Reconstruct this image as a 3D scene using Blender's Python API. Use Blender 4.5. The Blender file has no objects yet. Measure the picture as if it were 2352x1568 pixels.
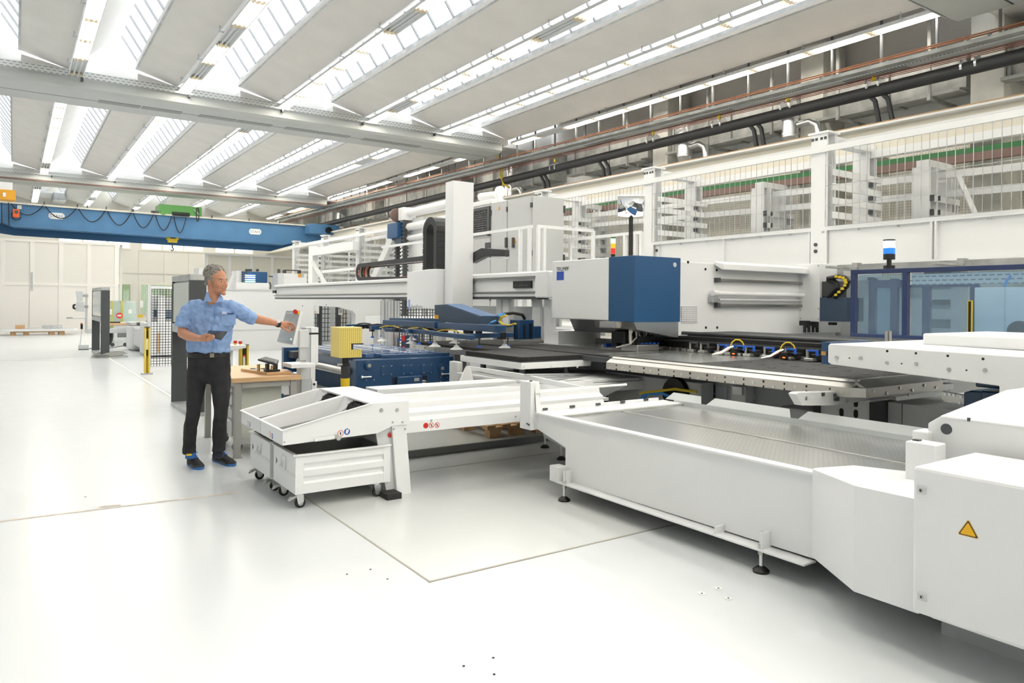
import bpy, bmesh, math, random
from mathutils import Vector, Matrix, Euler
random.seed(7)
R = math.radians
SC = bpy.context.scene
COL = SC.collection

# ------------------------------------------------------------------ camera
FPX = 1673.0; PSI = R(34.4); CH = 1.5; ROLL = R(0.5); CX = 1176.0; CY = 696.0
cd = bpy.data.cameras.new('camera'); cam = bpy.data.objects.new('camera', cd); COL.objects.link(cam)
cd.sensor_width = 36; cd.lens = FPX / 2352 * 36; cd.clip_end = 300; cd.clip_start = 0.05
cd.shift_x = 0; cd.shift_y = (CY - 784) / 2352
fw = Vector((math.sin(PSI), math.cos(PSI), 0)); rt = Vector((math.cos(PSI), -math.sin(PSI), 0)); up = Vector((0, 0, 1))
cr, sr = math.cos(ROLL), math.sin(ROLL)
cx_ = rt * cr + up * sr
cy_ = up * cr - rt * sr
m = Matrix((cx_, cy_, -fw)).transposed().to_4x4(); m.translation = (0, 0, CH)
cam.matrix_world = m
SC.camera = cam
# ------------------------------------------------------------------ view, world
SC.view_settings.view_transform = 'Standard'; SC.view_settings.look = 'None'
SC.view_settings.gamma = 1; SC.view_settings.use_curve_mapping = False
SC.view_settings.exposure = 0.8
w = bpy.data.worlds.new('sky'); SC.world = w; w.use_nodes = True
bg = w.node_tree.nodes['Background']; bg.inputs[0].default_value = (0.93, 0.97, 1, 1); bg.inputs[1].default_value = 2.2

# a pixel of the 2352x1568 frame -> point on a known plane of the hall
def _ray(px, py):
    u = (px - CX) / FPX; v = (py - CY) / FPX
    a = u * cr + v * sr; b = -u * sr + v * cr
    return fw + rt * a - up * b
def AX(px, py, X):
    d = _ray(px, py); t = X / d.x; return Vector((X, d.y * t, CH + d.z * t))
def AY(px, py, Y):
    d = _ray(px, py); t = Y / d.y; return Vector((d.x * t, Y, CH + d.z * t))
def FL(px, py, z=0.0):
    d = _ray(px, py); t = (z - CH) / d.z; return Vector((d.x * t, d.y * t, z))

# ------------------------------------------------------------------ materials
def mat(name, col, rough=0.5, metal=0.0, spec=0.5, emis=None, es=0, noise=0.0, nscale=6.0, bump=0.0, bscale=200.0, coat=0):
    m = bpy.data.materials.new(name); m.use_nodes = True
    nt = m.node_tree; b = nt.nodes['Principled BSDF']
    b.inputs['Base Color'].default_value = (*col, 1); b.inputs['Roughness'].default_value = rough
    b.inputs['Metallic'].default_value = metal; b.inputs['Specular IOR Level'].default_value = spec
    b.inputs['Coat Weight'].default_value = coat
    if emis: b.inputs['Emission Color'].default_value = (*emis, 1); b.inputs['Emission Strength'].default_value = es
    if noise or bump:
        tc = nt.nodes.new('ShaderNodeTexCoord')
    if noise:
        n = nt.nodes.new('ShaderNodeTexNoise'); n.inputs['Scale'].default_value = nscale; n.inputs['Detail'].default_value = 6
        nt.links.new(tc.outputs['Object'], n.inputs['Vector'])
        mr = nt.nodes.new('ShaderNodeMapRange'); mr.inputs[1].default_value = 0.3; mr.inputs[2].default_value = 0.7
        mr.inputs[3].default_value = 1 - noise; mr.inputs[4].default_value = 1 + noise * .4
        nt.links.new(n.outputs[0], mr.inputs[0])
        mx = nt.nodes.new('ShaderNodeVectorMath'); mx.operation = 'SCALE'; mx.inputs[0].default_value = col
        nt.links.new(mr.outputs[0], mx.inputs['Scale']); nt.links.new(mx.outputs[0], b.inputs['Base Color'])
    if bump:
        n2 = nt.nodes.new('ShaderNodeTexNoise'); n2.inputs['Scale'].default_value = bscale
        nt.links.new(tc.outputs['Object'], n2.inputs['Vector'])
        bp = nt.nodes.new('ShaderNodeBump'); bp.inputs['Strength'].default_value = bump; bp.inputs['Distance'].default_value = 0.01
        nt.links.new(n2.outputs[0], bp.inputs['Height']); nt.links.new(bp.outputs[0], b.inputs['Normal'])
    return m

def dots(name, axes, step, size, colA, colB, rough=0.5, metal=0.0, stagger=True, square=False, metalB=None, bump=0.0):
    """surface colA with a regular grid of dots / slots of colB laid in object space"""
    m = mat(name, colA, rough, metal); nt = m.node_tree; N = nt.nodes.new; L = nt.links.new; b = nt.nodes['Principled BSDF']
    tc = N('ShaderNodeTexCoord'); sp = N('ShaderNodeSeparateXYZ'); L(tc.outputs['Object'], sp.inputs[0])
    def M(op, a, bb=None):
        n = N('ShaderNodeMath'); n.operation = op
        for i, v in enumerate((a, bb)):
            if v is None: continue
            if hasattr(v, 'links'): L(v, n.inputs[i])
            else: n.inputs[i].default_value = v
        return n.outputs[0]
    u = M('DIVIDE', sp.outputs[axes[0]], step[0]); v = M('DIVIDE', sp.outputs[axes[1]], step[1])
    if stagger:
        row = M('FLOOR', v); half = M('MULTIPLY', M('MODULO', M('ABSOLUTE', row), 2.0), 0.5); u = M('ADD', u, half)
    fu = M('ABSOLUTE', M('SUBTRACT', M('FRACT', M('ADD', u, 500.0)), 0.5)); fv = M('ABSOLUTE', M('SUBTRACT', M('FRACT', M('ADD', v, 500.0)), 0.5))
    if square:
        k = M('MULTIPLY', M('LESS_THAN', fu, size[0]), M('LESS_THAN', fv, size[1]))
    else:
        a_ = M('DIVIDE', fu, size[0]); c_ = M('DIVIDE', fv, size[1])
        k = M('LESS_THAN', M('ADD', M('MULTIPLY', a_, a_), M('MULTIPLY', c_, c_)), 1.0)
    mx = N('ShaderNodeMix'); mx.data_type = 'RGBA'; L(k, mx.inputs['Factor'])
    mx.inputs[6].default_value = (*colA, 1); mx.inputs[7].default_value = (*colB, 1); L(mx.outputs[2], b.inputs['Base Color'])
    if bump:
        bp = N('ShaderNodeBump'); bp.inputs['Strength'].default_value = bump; bp.inputs['Distance'].default_value = 0.003
        L(k, bp.inputs['Height']); L(bp.outputs[0], b.inputs['Normal'])
    return m

def glass(name, col, alpha, rough=0.05):
    """thin tinted pane: part clear, part glossy paint"""
    m = bpy.data.materials.new(name); m.use_nodes = True; nt = m.node_tree; nt.nodes.clear(); N = nt.nodes.new
    o = N('ShaderNodeOutputMaterial'); mx = N('ShaderNodeMixShader'); t = N('ShaderNodeBsdfTransparent'); g = N('ShaderNodeBsdfPrincipled')
    t.inputs[0].default_value = (*col, 1); g.inputs['Base Color'].default_value = (*col, 1); g.inputs['Roughness'].default_value = rough
    mx.inputs[0].default_value = alpha
    nt.links.new(t.outputs[0], mx.inputs[1]); nt.links.new(g.outputs[0], mx.inputs[2]); nt.links.new(mx.outputs[0], o.inputs[0])
    return m

W_ = mat('white_paint', (.86, .87, .88), .38)
WS = mat('white_semi', (.80, .81, .82), .45, bump=.05)
WL = mat('light_grey_paint', (.70, .72, .73), .45)
WG = mat('grey_steel_paint', (.52, .55, .57), .45)
GC = mat('cabinet_grey', (.55, .56, .565), .5, bump=.06, bscale=300)
DG = mat('dark_grey', (.07, .075, .08), .45)
CH2 = mat('charcoal', (.035, .037, .04), .5)
BK = mat('black_plastic', (.012, .012, .013), .4)
RB = mat('black_rubber', (.02, .02, .02), .7)
BL = mat('machine_blue', (.016, .085, .22), .42, bump=.08, bscale=400)
BD = mat('machine_blue_grey', (.045, .075, .125), .45, bump=.08, bscale=400)
NV = mat('navy_paint', (.015, .062, .16), .32, coat=.3)
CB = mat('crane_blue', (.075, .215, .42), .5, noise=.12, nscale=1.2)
CBD = mat('crane_blue_shaded', (.03, .12, .27), .5)  # crane blue darkened, the shade of the underside put into the colour
GR = mat('crane_green', (.10, .33, .08), .5)
YE = mat('signal_yellow', (.80, .57, .02), .4)
YB = mat('pale_yellow', (.88, .72, .24), .45)
OR_ = mat('hoist_orange', (.75, .36, .02), .45)
RD = mat('signal_red', (.65, .02, .02), .35)
RO = mat('red_orange', (.8, .12, .02), .4)
ST = mat('brushed_steel', (.62, .61, .59), .3, metal=.9, noise=.15, nscale=3)
GV = mat('galvanised', (.55, .57, .58), .42, metal=.75, noise=.25, nscale=5)
GVD = mat('dusty_galvanised_duct', (.44, .45, .44), .6, metal=.2, noise=.3, nscale=4)
STD = mat('dark_steel', (.34, .34, .33), .3, metal=.85)
AL = mat('aluminium', (.75, .76, .77), .28, metal=.85)
CU = mat('copper', (.38, .17, .09), .4, metal=.6)
CUD = mat('dark_copper', (.25, .09, .06), .5)
CREAM = mat('cream_ceiling', (.76, .735, .70), .8, noise=.05, nscale=1.5)
WALLC = mat('roof_white', (.84, .83, .81), .75, noise=.04, nscale=.8)
BEAMG = mat('duct_grey', (.52, .54, .53), .5)
CONC = mat('concrete', (.60, .60, .56), .75, noise=.14, nscale=2.5)
BEIGE = mat('beige_wall', (.70, .68, .62), .7, noise=.03, nscale=1)
BEIGE2 = mat('beige_steel', (.74, .71, .62), .5)
OFFW = mat('offwhite_panel', (.80, .78, .74), .6)
PERF = dots('perforated_cream', (0, 2), (.042, .042), (.2, .2), (.76, .745, .70), (.60, .585, .54), .6, stagger=False)
PERFY = dots('perforated_wall', (1, 2), (.06, .06), (.21, .21), (.90, .87, .78), (.56, .52, .44), .6, stagger=False)
TRAYM = dots('slotted_tray', (1, 2), (.07, .05), (.32, .16), (.62, .64, .63), (.2, .2, .2), .45, .3, square=True)
TRAYX = dots('slotted_tray_across', (0, 2), (.12, .06), (.30, .14), (.66, .68, .67), (.25, .25, .25), .45, .3, square=True)
BELT = dots('dimpled_belt', (1, 0), (.034, .026), (.15, .15), (.60, .605, .60), (.30, .30, .295), .27, .8, bump=.6)
BRUSH = mat('black_brush', (.022, .022, .023), .85, bump=.5, bscale=900)
BRTOP = dots('brush_field', (1, 0), (.022, .022), (.33, .33), (.055, .055, .055), (.016, .016, .017), .8)
BRUSHD = dots('brush_bristles', (0, 1), (.03, .03), (.36, .36), (.04, .04, .04), (.012, .012, .012), .85, stagger=False)
PERFYEL = dots('yellow_grille', (0, 2), (.024, .0155), (.32, .22), (.88, .72, .20), (.42, .30, .05), .45, stagger=False, square=True)
VENTD = dots('vent_slots', (0, 2), (.028, .026), (.33, .2), (.86, .87, .88), (.12, .12, .12), .4, stagger=False, square=True)
PERFST = dots('perforated_steel_edge', (1, 2), (.016, .012), (.2, .22), (.60, .58, .54), (.47, .45, .42), .35, .7)
RIB = dots('ribbed_blue', (0, 1), (.045, 50), (.2, .6), (.05, .11, .22), (.10, .19, .34), .35, stagger=False, square=True)
HOLEB = dots('drilled_navy', (1, 2), (.06, 10), (.10, .6), (.016, .06, .15), (.004, .008, .015), .35, stagger=False)
WOOD = mat('bench_wood', (.72, .46, .24), .45, noise=.12, nscale=9)
PLY = mat('pallet_wood', (.56, .36, .19), .7, noise=.2, nscale=8)
CARD = mat('cardboard', (.60, .38, .20), .8)
SHIRT = mat('blue_shirt', (.27, .41, .70), .85, noise=.1, nscale=30, bump=.15, bscale=60)
SHIRTD = mat('shirt_seam', (.19, .31, .58), .85)
TROUS = mat('black_jeans', (.022, .022, .026), .85, noise=.4, nscale=14, bump=.3, bscale=40)
SKIN = mat('skin', (.56, .26, .155), .5, noise=.08, nscale=20)
LIP = mat('lips', (.45, .16, .12), .5)
HAIR = mat('grey_hair', (.33, .31, .275), .7, noise=.6, nscale=60, bump=1.0, bscale=90)
EYEW = mat('eye_white', (.75, .74, .72), .3)
SHOE = mat('shoe_suede', (.02, .02, .022), .8)
SHB = mat('shoe_blue', (.04, .18, .50), .5)
SCREEN = mat('screen_grey', (.16, .18, .17), .5)
TUBE = mat('lit_tube', (1, 1, 1), .4, emis=(1, .93, .80), es=14)
TUBEOFF = mat('unlit_tube', (.7, .72, .74), .3)
LGREEN = mat('lamp_green', (.1, .8, .3), .3, emis=(.35, 1, .5), es=2.2)
LWHITE = mat('lamp_white', (1, 1, 1), .3, emis=(1, 1, 1), es=2.5)
LBLUE = mat('lamp_blue', (.02, .2, .9), .3, emis=(.03, .22, 1), es=.35)
LBLUEW = mat('lamp_blue_white', (.5, .6, 1), .3, emis=(.55, .65, 1), es=2.2)
LRED = mat('lamp_red', (.8, .04, .03), .3, emis=(1, .05, .03), es=.3)
LORANGE = mat('lamp_orange', (.9, .35, .02), .3, emis=(1, .4, .02), es=.5)
LREDON = mat('lamp_red_lit', (1, .1, .02), .3, emis=(1, .12, .02), es=2)
BLUEH = mat('bright_blue', (.02, .14, .70), .35)
CABLEB = mat('blue_cable', (.06, .30, .72), .4)
CABLEY = mat('yellow_cable', (.80, .58, .03), .4)
GREENB = mat('green_band', (.03, .16, .05), .5)
BROWNB = mat('brown_band', (.20, .13, .11), .6)
PAPER = mat('paper', (.85, .85, .84), .6)
MIRROR = mat('mirror', (.85, .86, .88), .03, metal=1)
SKYL = glass('skylight_pane', (1, 1, 1), .12, .4)
BLUEG = glass('blue_safety_glass', (.70, .83, .93), .12, .03)
EDGES = mat('edge_steel', (.58, .57, .55), .4, metal=.35)
GUARD = mat('guard_grey', (.56, .59, .60), .45)
CLEARG = glass('clear_glass', (.88, .94, .92), .16, .05)
DARKG = glass('window_glass', (.55, .62, .52), .35, .05)
FOREST = mat('foliage', (.40, .55, .22), .8, noise=.7, nscale=2.5)

# floor: light grey epoxy, a little glossy
def floor_mat(name, a, b_):
    m = mat(name, a, .25); nt = m.node_tree; N = nt.nodes.new; L = nt.links.new; b = nt.nodes['Principled BSDF']
    tc = N('ShaderNodeTexCoord'); n = N('ShaderNodeTexNoise'); n.inputs['Scale'].default_value = .9; n.inputs['Detail'].default_value = 8
    L(tc.outputs['Object'], n.inputs['Vector']); cr_ = N('ShaderNodeValToRGB'); cr_.color_ramp.elements[0].position = .35; cr_.color_ramp.elements[1].position = .65
    cr_.color_ramp.elements[0].color = (*a, 1); cr_.color_ramp.elements[1].color = (*b_, 1); L(n.outputs[0], cr_.inputs[0]); L(cr_.outputs[0], b.inputs['Base Color'])
    n2 = N('ShaderNodeTexNoise'); n2.inputs['Scale'].default_value = 3.5; L(tc.outputs['Object'], n2.inputs['Vector'])
    mr = N('ShaderNodeMapRange'); mr.inputs[3].default_value = .23; mr.inputs[4].default_value = .27; L(n2.outputs[0], mr.inputs[0]); L(mr.outputs[0], b.inputs['Roughness'])
    return m
FLOORM = floor_mat('floor_epoxy', (.71, .74, .755), (.725, .75, .765))
FLOORW = floor_mat('floor_epoxy_warm', (.705, .72, .715), (.715, .73, .725))
JOINT = mat('floor_joint', (.42, .40, .36), .8)
JOINTL = mat('floor_joint_light', (.66, .60, .53), .8, noise=.2, nscale=20)

# ------------------------------------------------------------------ mesh helpers
WO = {}; NB = [0]
SPLIT = dict(hanger_rod=2, tray_bracket=1, down_pipe=1, dark_leg=1, corner_panel=1, rail_bracket=1, copper_pipe=1, brown_cable=1, pipe_clamp=1, yellow_valve=1, chain=1, support_pin=1,
             steel_rod=1, leg=1, fin=1, stiffener=1, rail_block=1, suction_cup=1, cup_stem=1, small_suction_cup=1, small_cup_stem=1, bolt=1, bolt_hole=1, profile_post=1, dark_strip=1, support=1,
             inner_machinery=1, inner_post=1, hinge=1, chain_link=1, edge_bolt=1, edge_slot=1, ball_recess=1, wheel_boss=1, wheel_hub=1, cross_arm=1, valve=1, cable_loop=1, yellow_strap=1,
             roller=1, drive_motor=1, block=1, locking_pin=1, rail_post=1, chain_side=0, tool_rods=1, hole=1, slot=1, hose=1, cable=1, wheel=1, plug=1, flange_gusset=1, chain_pin=1, button=1, lace=1,
             screw=1, support_arm=1, side_box=1, cable_clip=1, blue_cable=1, yellow_cable=1, orange_cable=1, grey_cable=1, black_cable=1, blue_hose=1, yellow_hose=0, festoon_cable=1, rail=1, end_slot=1,
             longitudinal_beam=1, foot_bracket=1, longitudinal=1, clip=1, cable_bracket=1, connector=1, column_pair=1, brass_pin=1, end_reflector=1, frame_rail=1, end_panel=1, duct_bracket=2)
class MB:
    def __init__(s): s.v = []; s.f = []; s.p = []
    def add(s, vs, fs):
        n = len(s.v); s.p.append((n, len(s.f))); s.v += [Vector(v) for v in vs]; s.f += [tuple(i + n for i in f) for f in fs]; return s
    def box(s, x0, x1, y0, y1, z0, z1):
        if x0 > x1: x0, x1 = x1, x0
        if y0 > y1: y0, y1 = y1, y0
        if z0 > z1: z0, z1 = z1, z0
        e = .0002 * ((len(s.p) * 7) % 11); x0 -= e; x1 += e; y0 -= e; y1 += e; z0 -= e if z0 > .03 else 0; z1 += e
        return s.add([(x, y, z) for x in (x0, x1) for y in (y0, y1) for z in (z0, z1)],
                     [(0, 1, 3, 2), (4, 6, 7, 5), (0, 4, 5, 1), (2, 3, 7, 6), (0, 2, 6, 4), (1, 5, 7, 3)])
    def prism(s, pts, ax, a, b):
        n = len(pts)
        def P(p, t): return (t, p[0], p[1]) if ax == 'x' else (p[0], t, p[1]) if ax == 'y' else (p[0], p[1], t)
        return s.add([P(p, a) for p in pts] + [P(p, b) for p in pts],
                     [tuple(range(n))[::-1], tuple(range(n, 2 * n))] + [(i, (i + 1) % n, n + (i + 1) % n, n + i) for i in range(n)])
    def loft(s, rings, cap=True):
        n = len(rings[0]); base = len(s.v); s.p.append((base, len(s.f)))
        for r in rings: s.v += [Vector(p) for p in r]
        for k in range(len(rings) - 1):
            for i in range(n):
                j = (i + 1) % n; a = base + k * n
                s.f.append((a + i, a + j, a + n + j, a + n + i))
        if cap:
            s.f.append(tuple(base + i for i in range(n))[::-1]); s.f.append(tuple(base + (len(rings) - 1) * n + i for i in range(n)))
        return s
    def tube(s, pts, r, n=8, r2=None, up_=None):
        """round (or elliptical) tube through points; r may be a list"""
        pts = [Vector(p) for p in pts]; rings = []
        rs = r if isinstance(r, (list, tuple)) else [r] * len(pts)
        ref = None
        for i, p in enumerate(pts):
            d = (pts[min(i + 1, len(pts) - 1)] - pts[max(i - 1, 0)])
            if d.length < 1e-9: d = Vector((0, 0, 1))
            d.normalize()
            if ref is None:
                ref = Vector(up_) if up_ else (Vector((0, 0, 1)) if abs(d.z) < .9 else Vector((1, 0, 0)))
            a = d.cross(ref)
            if a.length < 1e-6: a = d.cross(Vector((0, 1, 0)))
            a.normalize(); b = a.cross(d).normalized(); ref = b
            rr = rs[i]; ra, rb = rr if isinstance(rr, tuple) else (rr, rr if r2 is None else r2)
            rings.append([p + a * (math.cos(2 * math.pi * k / n) * ra) + b * (math.sin(2 * math.pi * k / n) * rb) for k in range(n)])
        return s.loft(rings)
    def cyl(s, p0, p1, r, n=12, r1=None): return s.tube([p0, p1], [r, r if r1 is None else r1], n)
    def bar(s, p0, p1, w_, h):
        """rectangular bar, w_ sideways, h upwards"""
        p0, p1 = Vector(p0), Vector(p1); d = (p1 - p0).normalized()
        ref = Vector((0, 0, 1)) if abs(d.z) < .95 else Vector((1, 0, 0))
        a = d.cross(ref).normalized() * w_ / 2; b = a.cross(d).normalized() * h / 2
        return s.loft([[p + a + b, p - a + b, p - a - b, p + a - b] for p in (p0, p1)])
    def lathe(s, c, prof, n=16, ax='z'):
        rings = []
        for r, h in prof:
            ring = []
            for k in range(n):
                t = 2 * math.pi * k / n; a, b = math.cos(t) * r, math.sin(t) * r
                ring.append((c[0] + a, c[1] + b, c[2] + h) if ax == 'z' else (c[0] + h, c[1] + a, c[2] + b) if ax == 'x' else (c[0] + a, c[1] + h, c[2] + b))
            rings.append(ring)
        return s.loft(rings)
    def ell(s, c, r, n=14, m_=9, rot=None):
        c = Vector(c); rings = []
        for i in range(1, m_):
            t = math.pi * i / m_
            ring = []
            for k in range(n):
                p = Vector((math.sin(t) * math.cos(2 * math.pi * k / n) * r[0], math.sin(t) * math.sin(2 * math.pi * k / n) * r[1], math.cos(t) * r[2]))
                if rot: p.rotate(rot)
                ring.append(c + p)
            rings.append(ring)
        return s.loft(rings)
    def grid(s, ax, t, a0, a1, b0, b1, sa, sb, r):
        """wire grid in the plane ax = t; wires every sa (first axis) and sb (z)"""
        def bx(u0, u1, v0, v1):
            if ax == 'x': s.box(t - r, t + r, u0, u1, v0, v1)
            else: s.box(u0, u1, t - r, t + r, v0, v1)
        k = int((a1 - a0) / sa)
        for i in range(k + 1): u = a0 + i * (a1 - a0) / k; bx(u - r, u + r, b0, b1)
        k = max(1, int((b1 - b0) / sb))
        for i in range(k + 1): v = b0 + i * (b1 - b0) / k; bx(a0, a1, v - r, v + r)
        return s
    def build(s, name, mt, parent=None, bevel=0, smooth=False, label=None, flip=False):
        k = SPLIT.get(name)
        if k and parent and len(s.p) > k:
            ob = None; ends = s.p[k::k] + [(len(s.v), len(s.f))]
            for (v0, f0), (v1, f1) in zip(s.p[::k], ends):
                q = MB(); q.v = s.v[v0:v1]; q.f = [tuple(i - v0 for i in f) for f in s.f[f0:f1]]
                ob = q.build(name, mt, parent, bevel, smooth, label)
            return ob
        me = bpy.data.meshes.new(name); o0 = WO.get(parent.name if parent else None, Vector((0, 0, 0)))
        me.from_pydata([v - o0 for v in s.v], [], s.f)
        bm = bmesh.new(); bm.from_mesh(me); bmesh.ops.recalc_face_normals(bm, faces=bm.faces)
        NB[0] += 1; e = .0002 * (NB[0] % 6)
        if len(bm.verts) < 400:
            for v in bm.verts: v.normal_update()
            for v, q in [(v, v.normal.copy()) for v in bm.verts]: v.co += q * e
        bm.to_mesh(me); bm.free()
        me.materials.append(mt)
        if smooth:
            me.shade_smooth(); me.set_sharp_from_angle(angle=R(38))
        ob = bpy.data.objects.new(name, me); COL.objects.link(ob)
        if parent: ob.parent = parent
        WO[ob.name] = o0
        if bevel:
            md = ob.modifiers.new('bevel', 'BEVEL'); md.width = bevel; md.segments = 2; md.limit_method = 'ANGLE'; md.angle_limit = R(40)
        if label: ob['label'] = label
        return ob
def thing(name, label, cat, loc=(0, 0, 0), group=None):
    o = bpy.data.objects.new(name, None); COL.objects.link(o); o.location = loc; o.empty_display_size = .1
    o['label'] = label; o['category'] = cat
    if group: o['group'] = group
    WO[o.name] = Vector(loc); return o
def tag(o, label, cat, group=None, kind=None):
    o['label'] = label; o['category'] = cat
    if group: o['group'] = group
    if kind: o['kind'] = kind
    return o
def struct(name, mb, mt, parent=None, label=None, bevel=0):
    o = mb.build(name, mt, parent, bevel)
    if not parent: o['kind'] = 'structure'
    if label: o['label'] = label
    return o
def solo(name, mb, mt, label, cat, group=None, bevel=0, smooth=False):
    """a thing that is one mesh: origin moved to its base"""
    c = sum(s_vec(mb.v), Vector()) / len(mb.v); c.z = min(v.z for v in mb.v)
    mb.v = [v - c for v in mb.v]; o = mb.build(name, mt, None, bevel, smooth); o.location = c; WO[o.name] = c
    return tag(o, label, cat, group)
def s_vec(l): return [Vector(v) for v in l]
def text(body, size, org, right, upv, mt, name='lettering', parent=None, depth=.001, bold=False, align='LEFT'):
    cu = bpy.data.curves.new(name, 'FONT'); cu.body = body; cu.size = size; cu.extrude = depth; cu.align_x = align
    if bold: cu.offset = size * .008
    tmp = bpy.data.objects.new('tmp', cu); COL.objects.link(tmp)
    dg = bpy.context.evaluated_depsgraph_get(); me = bpy.data.meshes.new_from_object(tmp.evaluated_get(dg))
    bpy.data.objects.remove(tmp); bpy.data.curves.remove(cu)
    right = Vector(right).normalized(); upv = Vector(upv).normalized(); nn = right.cross(upv)
    M4 = Matrix((right, upv, nn)).transposed().to_4x4()
    o0 = WO.get(parent.name if parent else None, Vector((0, 0, 0))); M4.translation = Vector(org) - o0
    me.transform(M4); me.materials.clear(); me.materials.append(mt); me.name = name
    ob = bpy.data.objects.new(name, me); COL.objects.link(ob)
    if parent: ob.parent = parent
    WO[ob.name] = o0
    return ob
XR, YL = (1, 0, 0), (0, -1, 0)   # reading direction on faces towards -Y and towards -X
# ================================================================== THE HALL
# floor with joints
fl = struct('floor', MB().box(-14.3, 16.1, -9.2, 49.2, -.1, 0), FLOORM)
P_ = [FL(720, 1160), FL(976, 1334), FL(1480, 1224)]
struct('floor_section', MB().box(1.86, 15.5, 3.47, 8.2, -.02, .0012), FLOORW, fl)
mb = MB(); mb.box(1.85, 1.862, 3.47, 5.9, 0, .0022); mb.box(1.85, 5.5, 3.462, 3.474, 0, .0022); mb.box(1.86, 9, 5.80, 5.815, 0, .0022)
struct('floor_joint', mb, JOINT, fl)
mb = MB().add([(-3, 6.13, .002), (-3, 6.16, .002), (1.46, 5.93, .002), (1.46, 5.89, .002)], [(0, 1, 2, 3)]); mb.add([(.52, 6.0, .003), (.52, 6.045, .003), (.66, 6.035, .003), (.66, 5.99, .003)], [(0, 1, 2, 3)])
struct('floor_joint', mb, JOINTL, fl)
mb = MB().add([(-1.5, 21.5, .002), (-1.5, 21.54, .002), (1.9, 21.54, .002), (1.9, 21.5, .002)], [(0, 1, 2, 3)]).box(2.02, 2.06, 11.5, 22, 0, .002)
struct('floor_joint', mb, mat('floor_line', (.80, .81, .81), .4), fl)
mb = MB()
for px, py in ((1612, 1363), (1650, 1351), (1673, 1374), (1133, 1511), (1065, 1530), (1135, 1549), (797, 1319), (851, 1308), (890, 1330), (196, 1141)):
    c = FL(px, py); mb.lathe((c.x, c.y, 0), [(.006, .002), (.006, .003)], 8)
struct('floor_anchor_hole', mb, RB, fl)
mb = MB()
for px, py in ((1612, 1363), (1650, 1351), (1673, 1374)):
    c = FL(px, py); mb.lathe((c.x, c.y, 0), [(.02, .001), (.02, .002)], 12)
struct('floor_patch', mb, W_, fl)

ROWS = {'Z': (-9.0, 4.2, [1.25, 3.65, 6.3, 8.9, 11.4, 14.05]), 'A': (6.3, 20.5, [1.2, 3.6, 6.15, 8.78, 11.28, 13.93]), 'B': (22.2, 37.3, [1.04, 3.55, 6.0, 8.6, 11.1, 13.8]),
        'C': (39.2, 49.0, [.93, 3.43, 5.9, 8.58, 11.15, 13.7])}
ZV = 7.02
def saw(v0, v1):
    S = v1 - v0
    return [(v0, ZV), (v0 + .46 * S, 8.08), (v0 + .61 * S, 7.52), (v0 + .595 * S, 7.30), (v1, ZV)]
wn = [0]
GLB = mat('glazing_grey', (.32, .33, .34), .5)
def glazing(v0, v1, ya, yb):
    s = saw(v0, v1); (xa, za), (xb, zb) = s[1], s[2]; wn[0] += 1
    pane = struct('window_%d' % wn[0], MB().prism([(xa, za), (xb, zb), (xb + .02, zb + .01), (xa + .02, za + .01)], 'y', ya, yb), SKYL)
    mb = MB(); n = int((yb - ya) / .75)
    for i in range(n + 1):
        y = ya + (yb - ya) * i / n; mb.loft([[(x, y - .013, z - .03), (x, y + .013, z - .03), (x + .03, y + .013, z + .02), (x + .03, y - .013, z + .02)] for x, z in ((xa, za), (xb, zb))])
    struct('glazing_bar', mb, GLB, pane)
    return pane
for bay, (ya, yb, rows) in ROWS.items():
    L = [rows[0] - 2.5 * k for k in (6, 5, 4, 3, 2, 1)] + rows
    V = [x - .14 for x in L]
    up_m, pan_m, lip_m = MB(), MB(), MB()
    for k in range(len(V) - 1):
        s = saw(V[k], V[k + 1])
        def slab(mb, a, b, t=.05): mb.prism([a, b, (b[0] + .0, b[1] + t), (a[0], a[1] + t)], 'y', ya, yb)
        slab(up_m, s[0], s[1], .06); slab(pan_m, s[3], s[4], .08)
        lip_m.prism([s[2], s[3], (s[3][0] + .04, s[3][1] - .02), (s[2][0] + .06, s[2][1])], 'y', ya, yb)
        glazing(V[k], V[k + 1], ya, yb)
    up_m.prism([(V[-1], ZV), (16.2, 8.0), (16.2, 8.1), (V[-1], ZV + .08)], 'y', ya, yb)
    struct('ceiling', up_m, WALLC); struct('ceiling', pan_m, CREAM); struct('trim_%d' % (10 + 'ZABC'.index(bay)), lip_m, GV)
    # gable infill of the sawtooth above the cross duct
    if bay != 'C':
        y0 = yb; nb = {'Z': 'A', 'A': 'B', 'B': 'C'}[bay]; y1 = ROWS[nb][0]
        mb = MB()
        for k in range(len(V) - 1):
            s = saw(V[k], V[k + 1]); x0, x1 = V[k], V[k + 1]
            mb.prism([(x0, 6.85), (x1, 6.85), (x1, ZV + .05), (s[3][0], s[3][1] + .06), (s[2][0] + .03, s[2][1]), (s[1][0], s[1][1] + .03), (x0, ZV + .04)], 'y', y0 + .3, y1 - .25)
            mb.prism([(x0 + .62 * (x1 - x0), 6.85), (x1, 6.85), (x1, ZV), (x0 + .8 * (x1 - x0), 7.12), (x0 + .62 * (x1 - x0), 7.2)], 'y', y0 - .02, y0 + .35)
        mb.box(V[-1], 16.2, y0 + .3, y1 - .25, 6.85, 8.1)
        struct('ceiling_girder', mb, WALLC)
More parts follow.
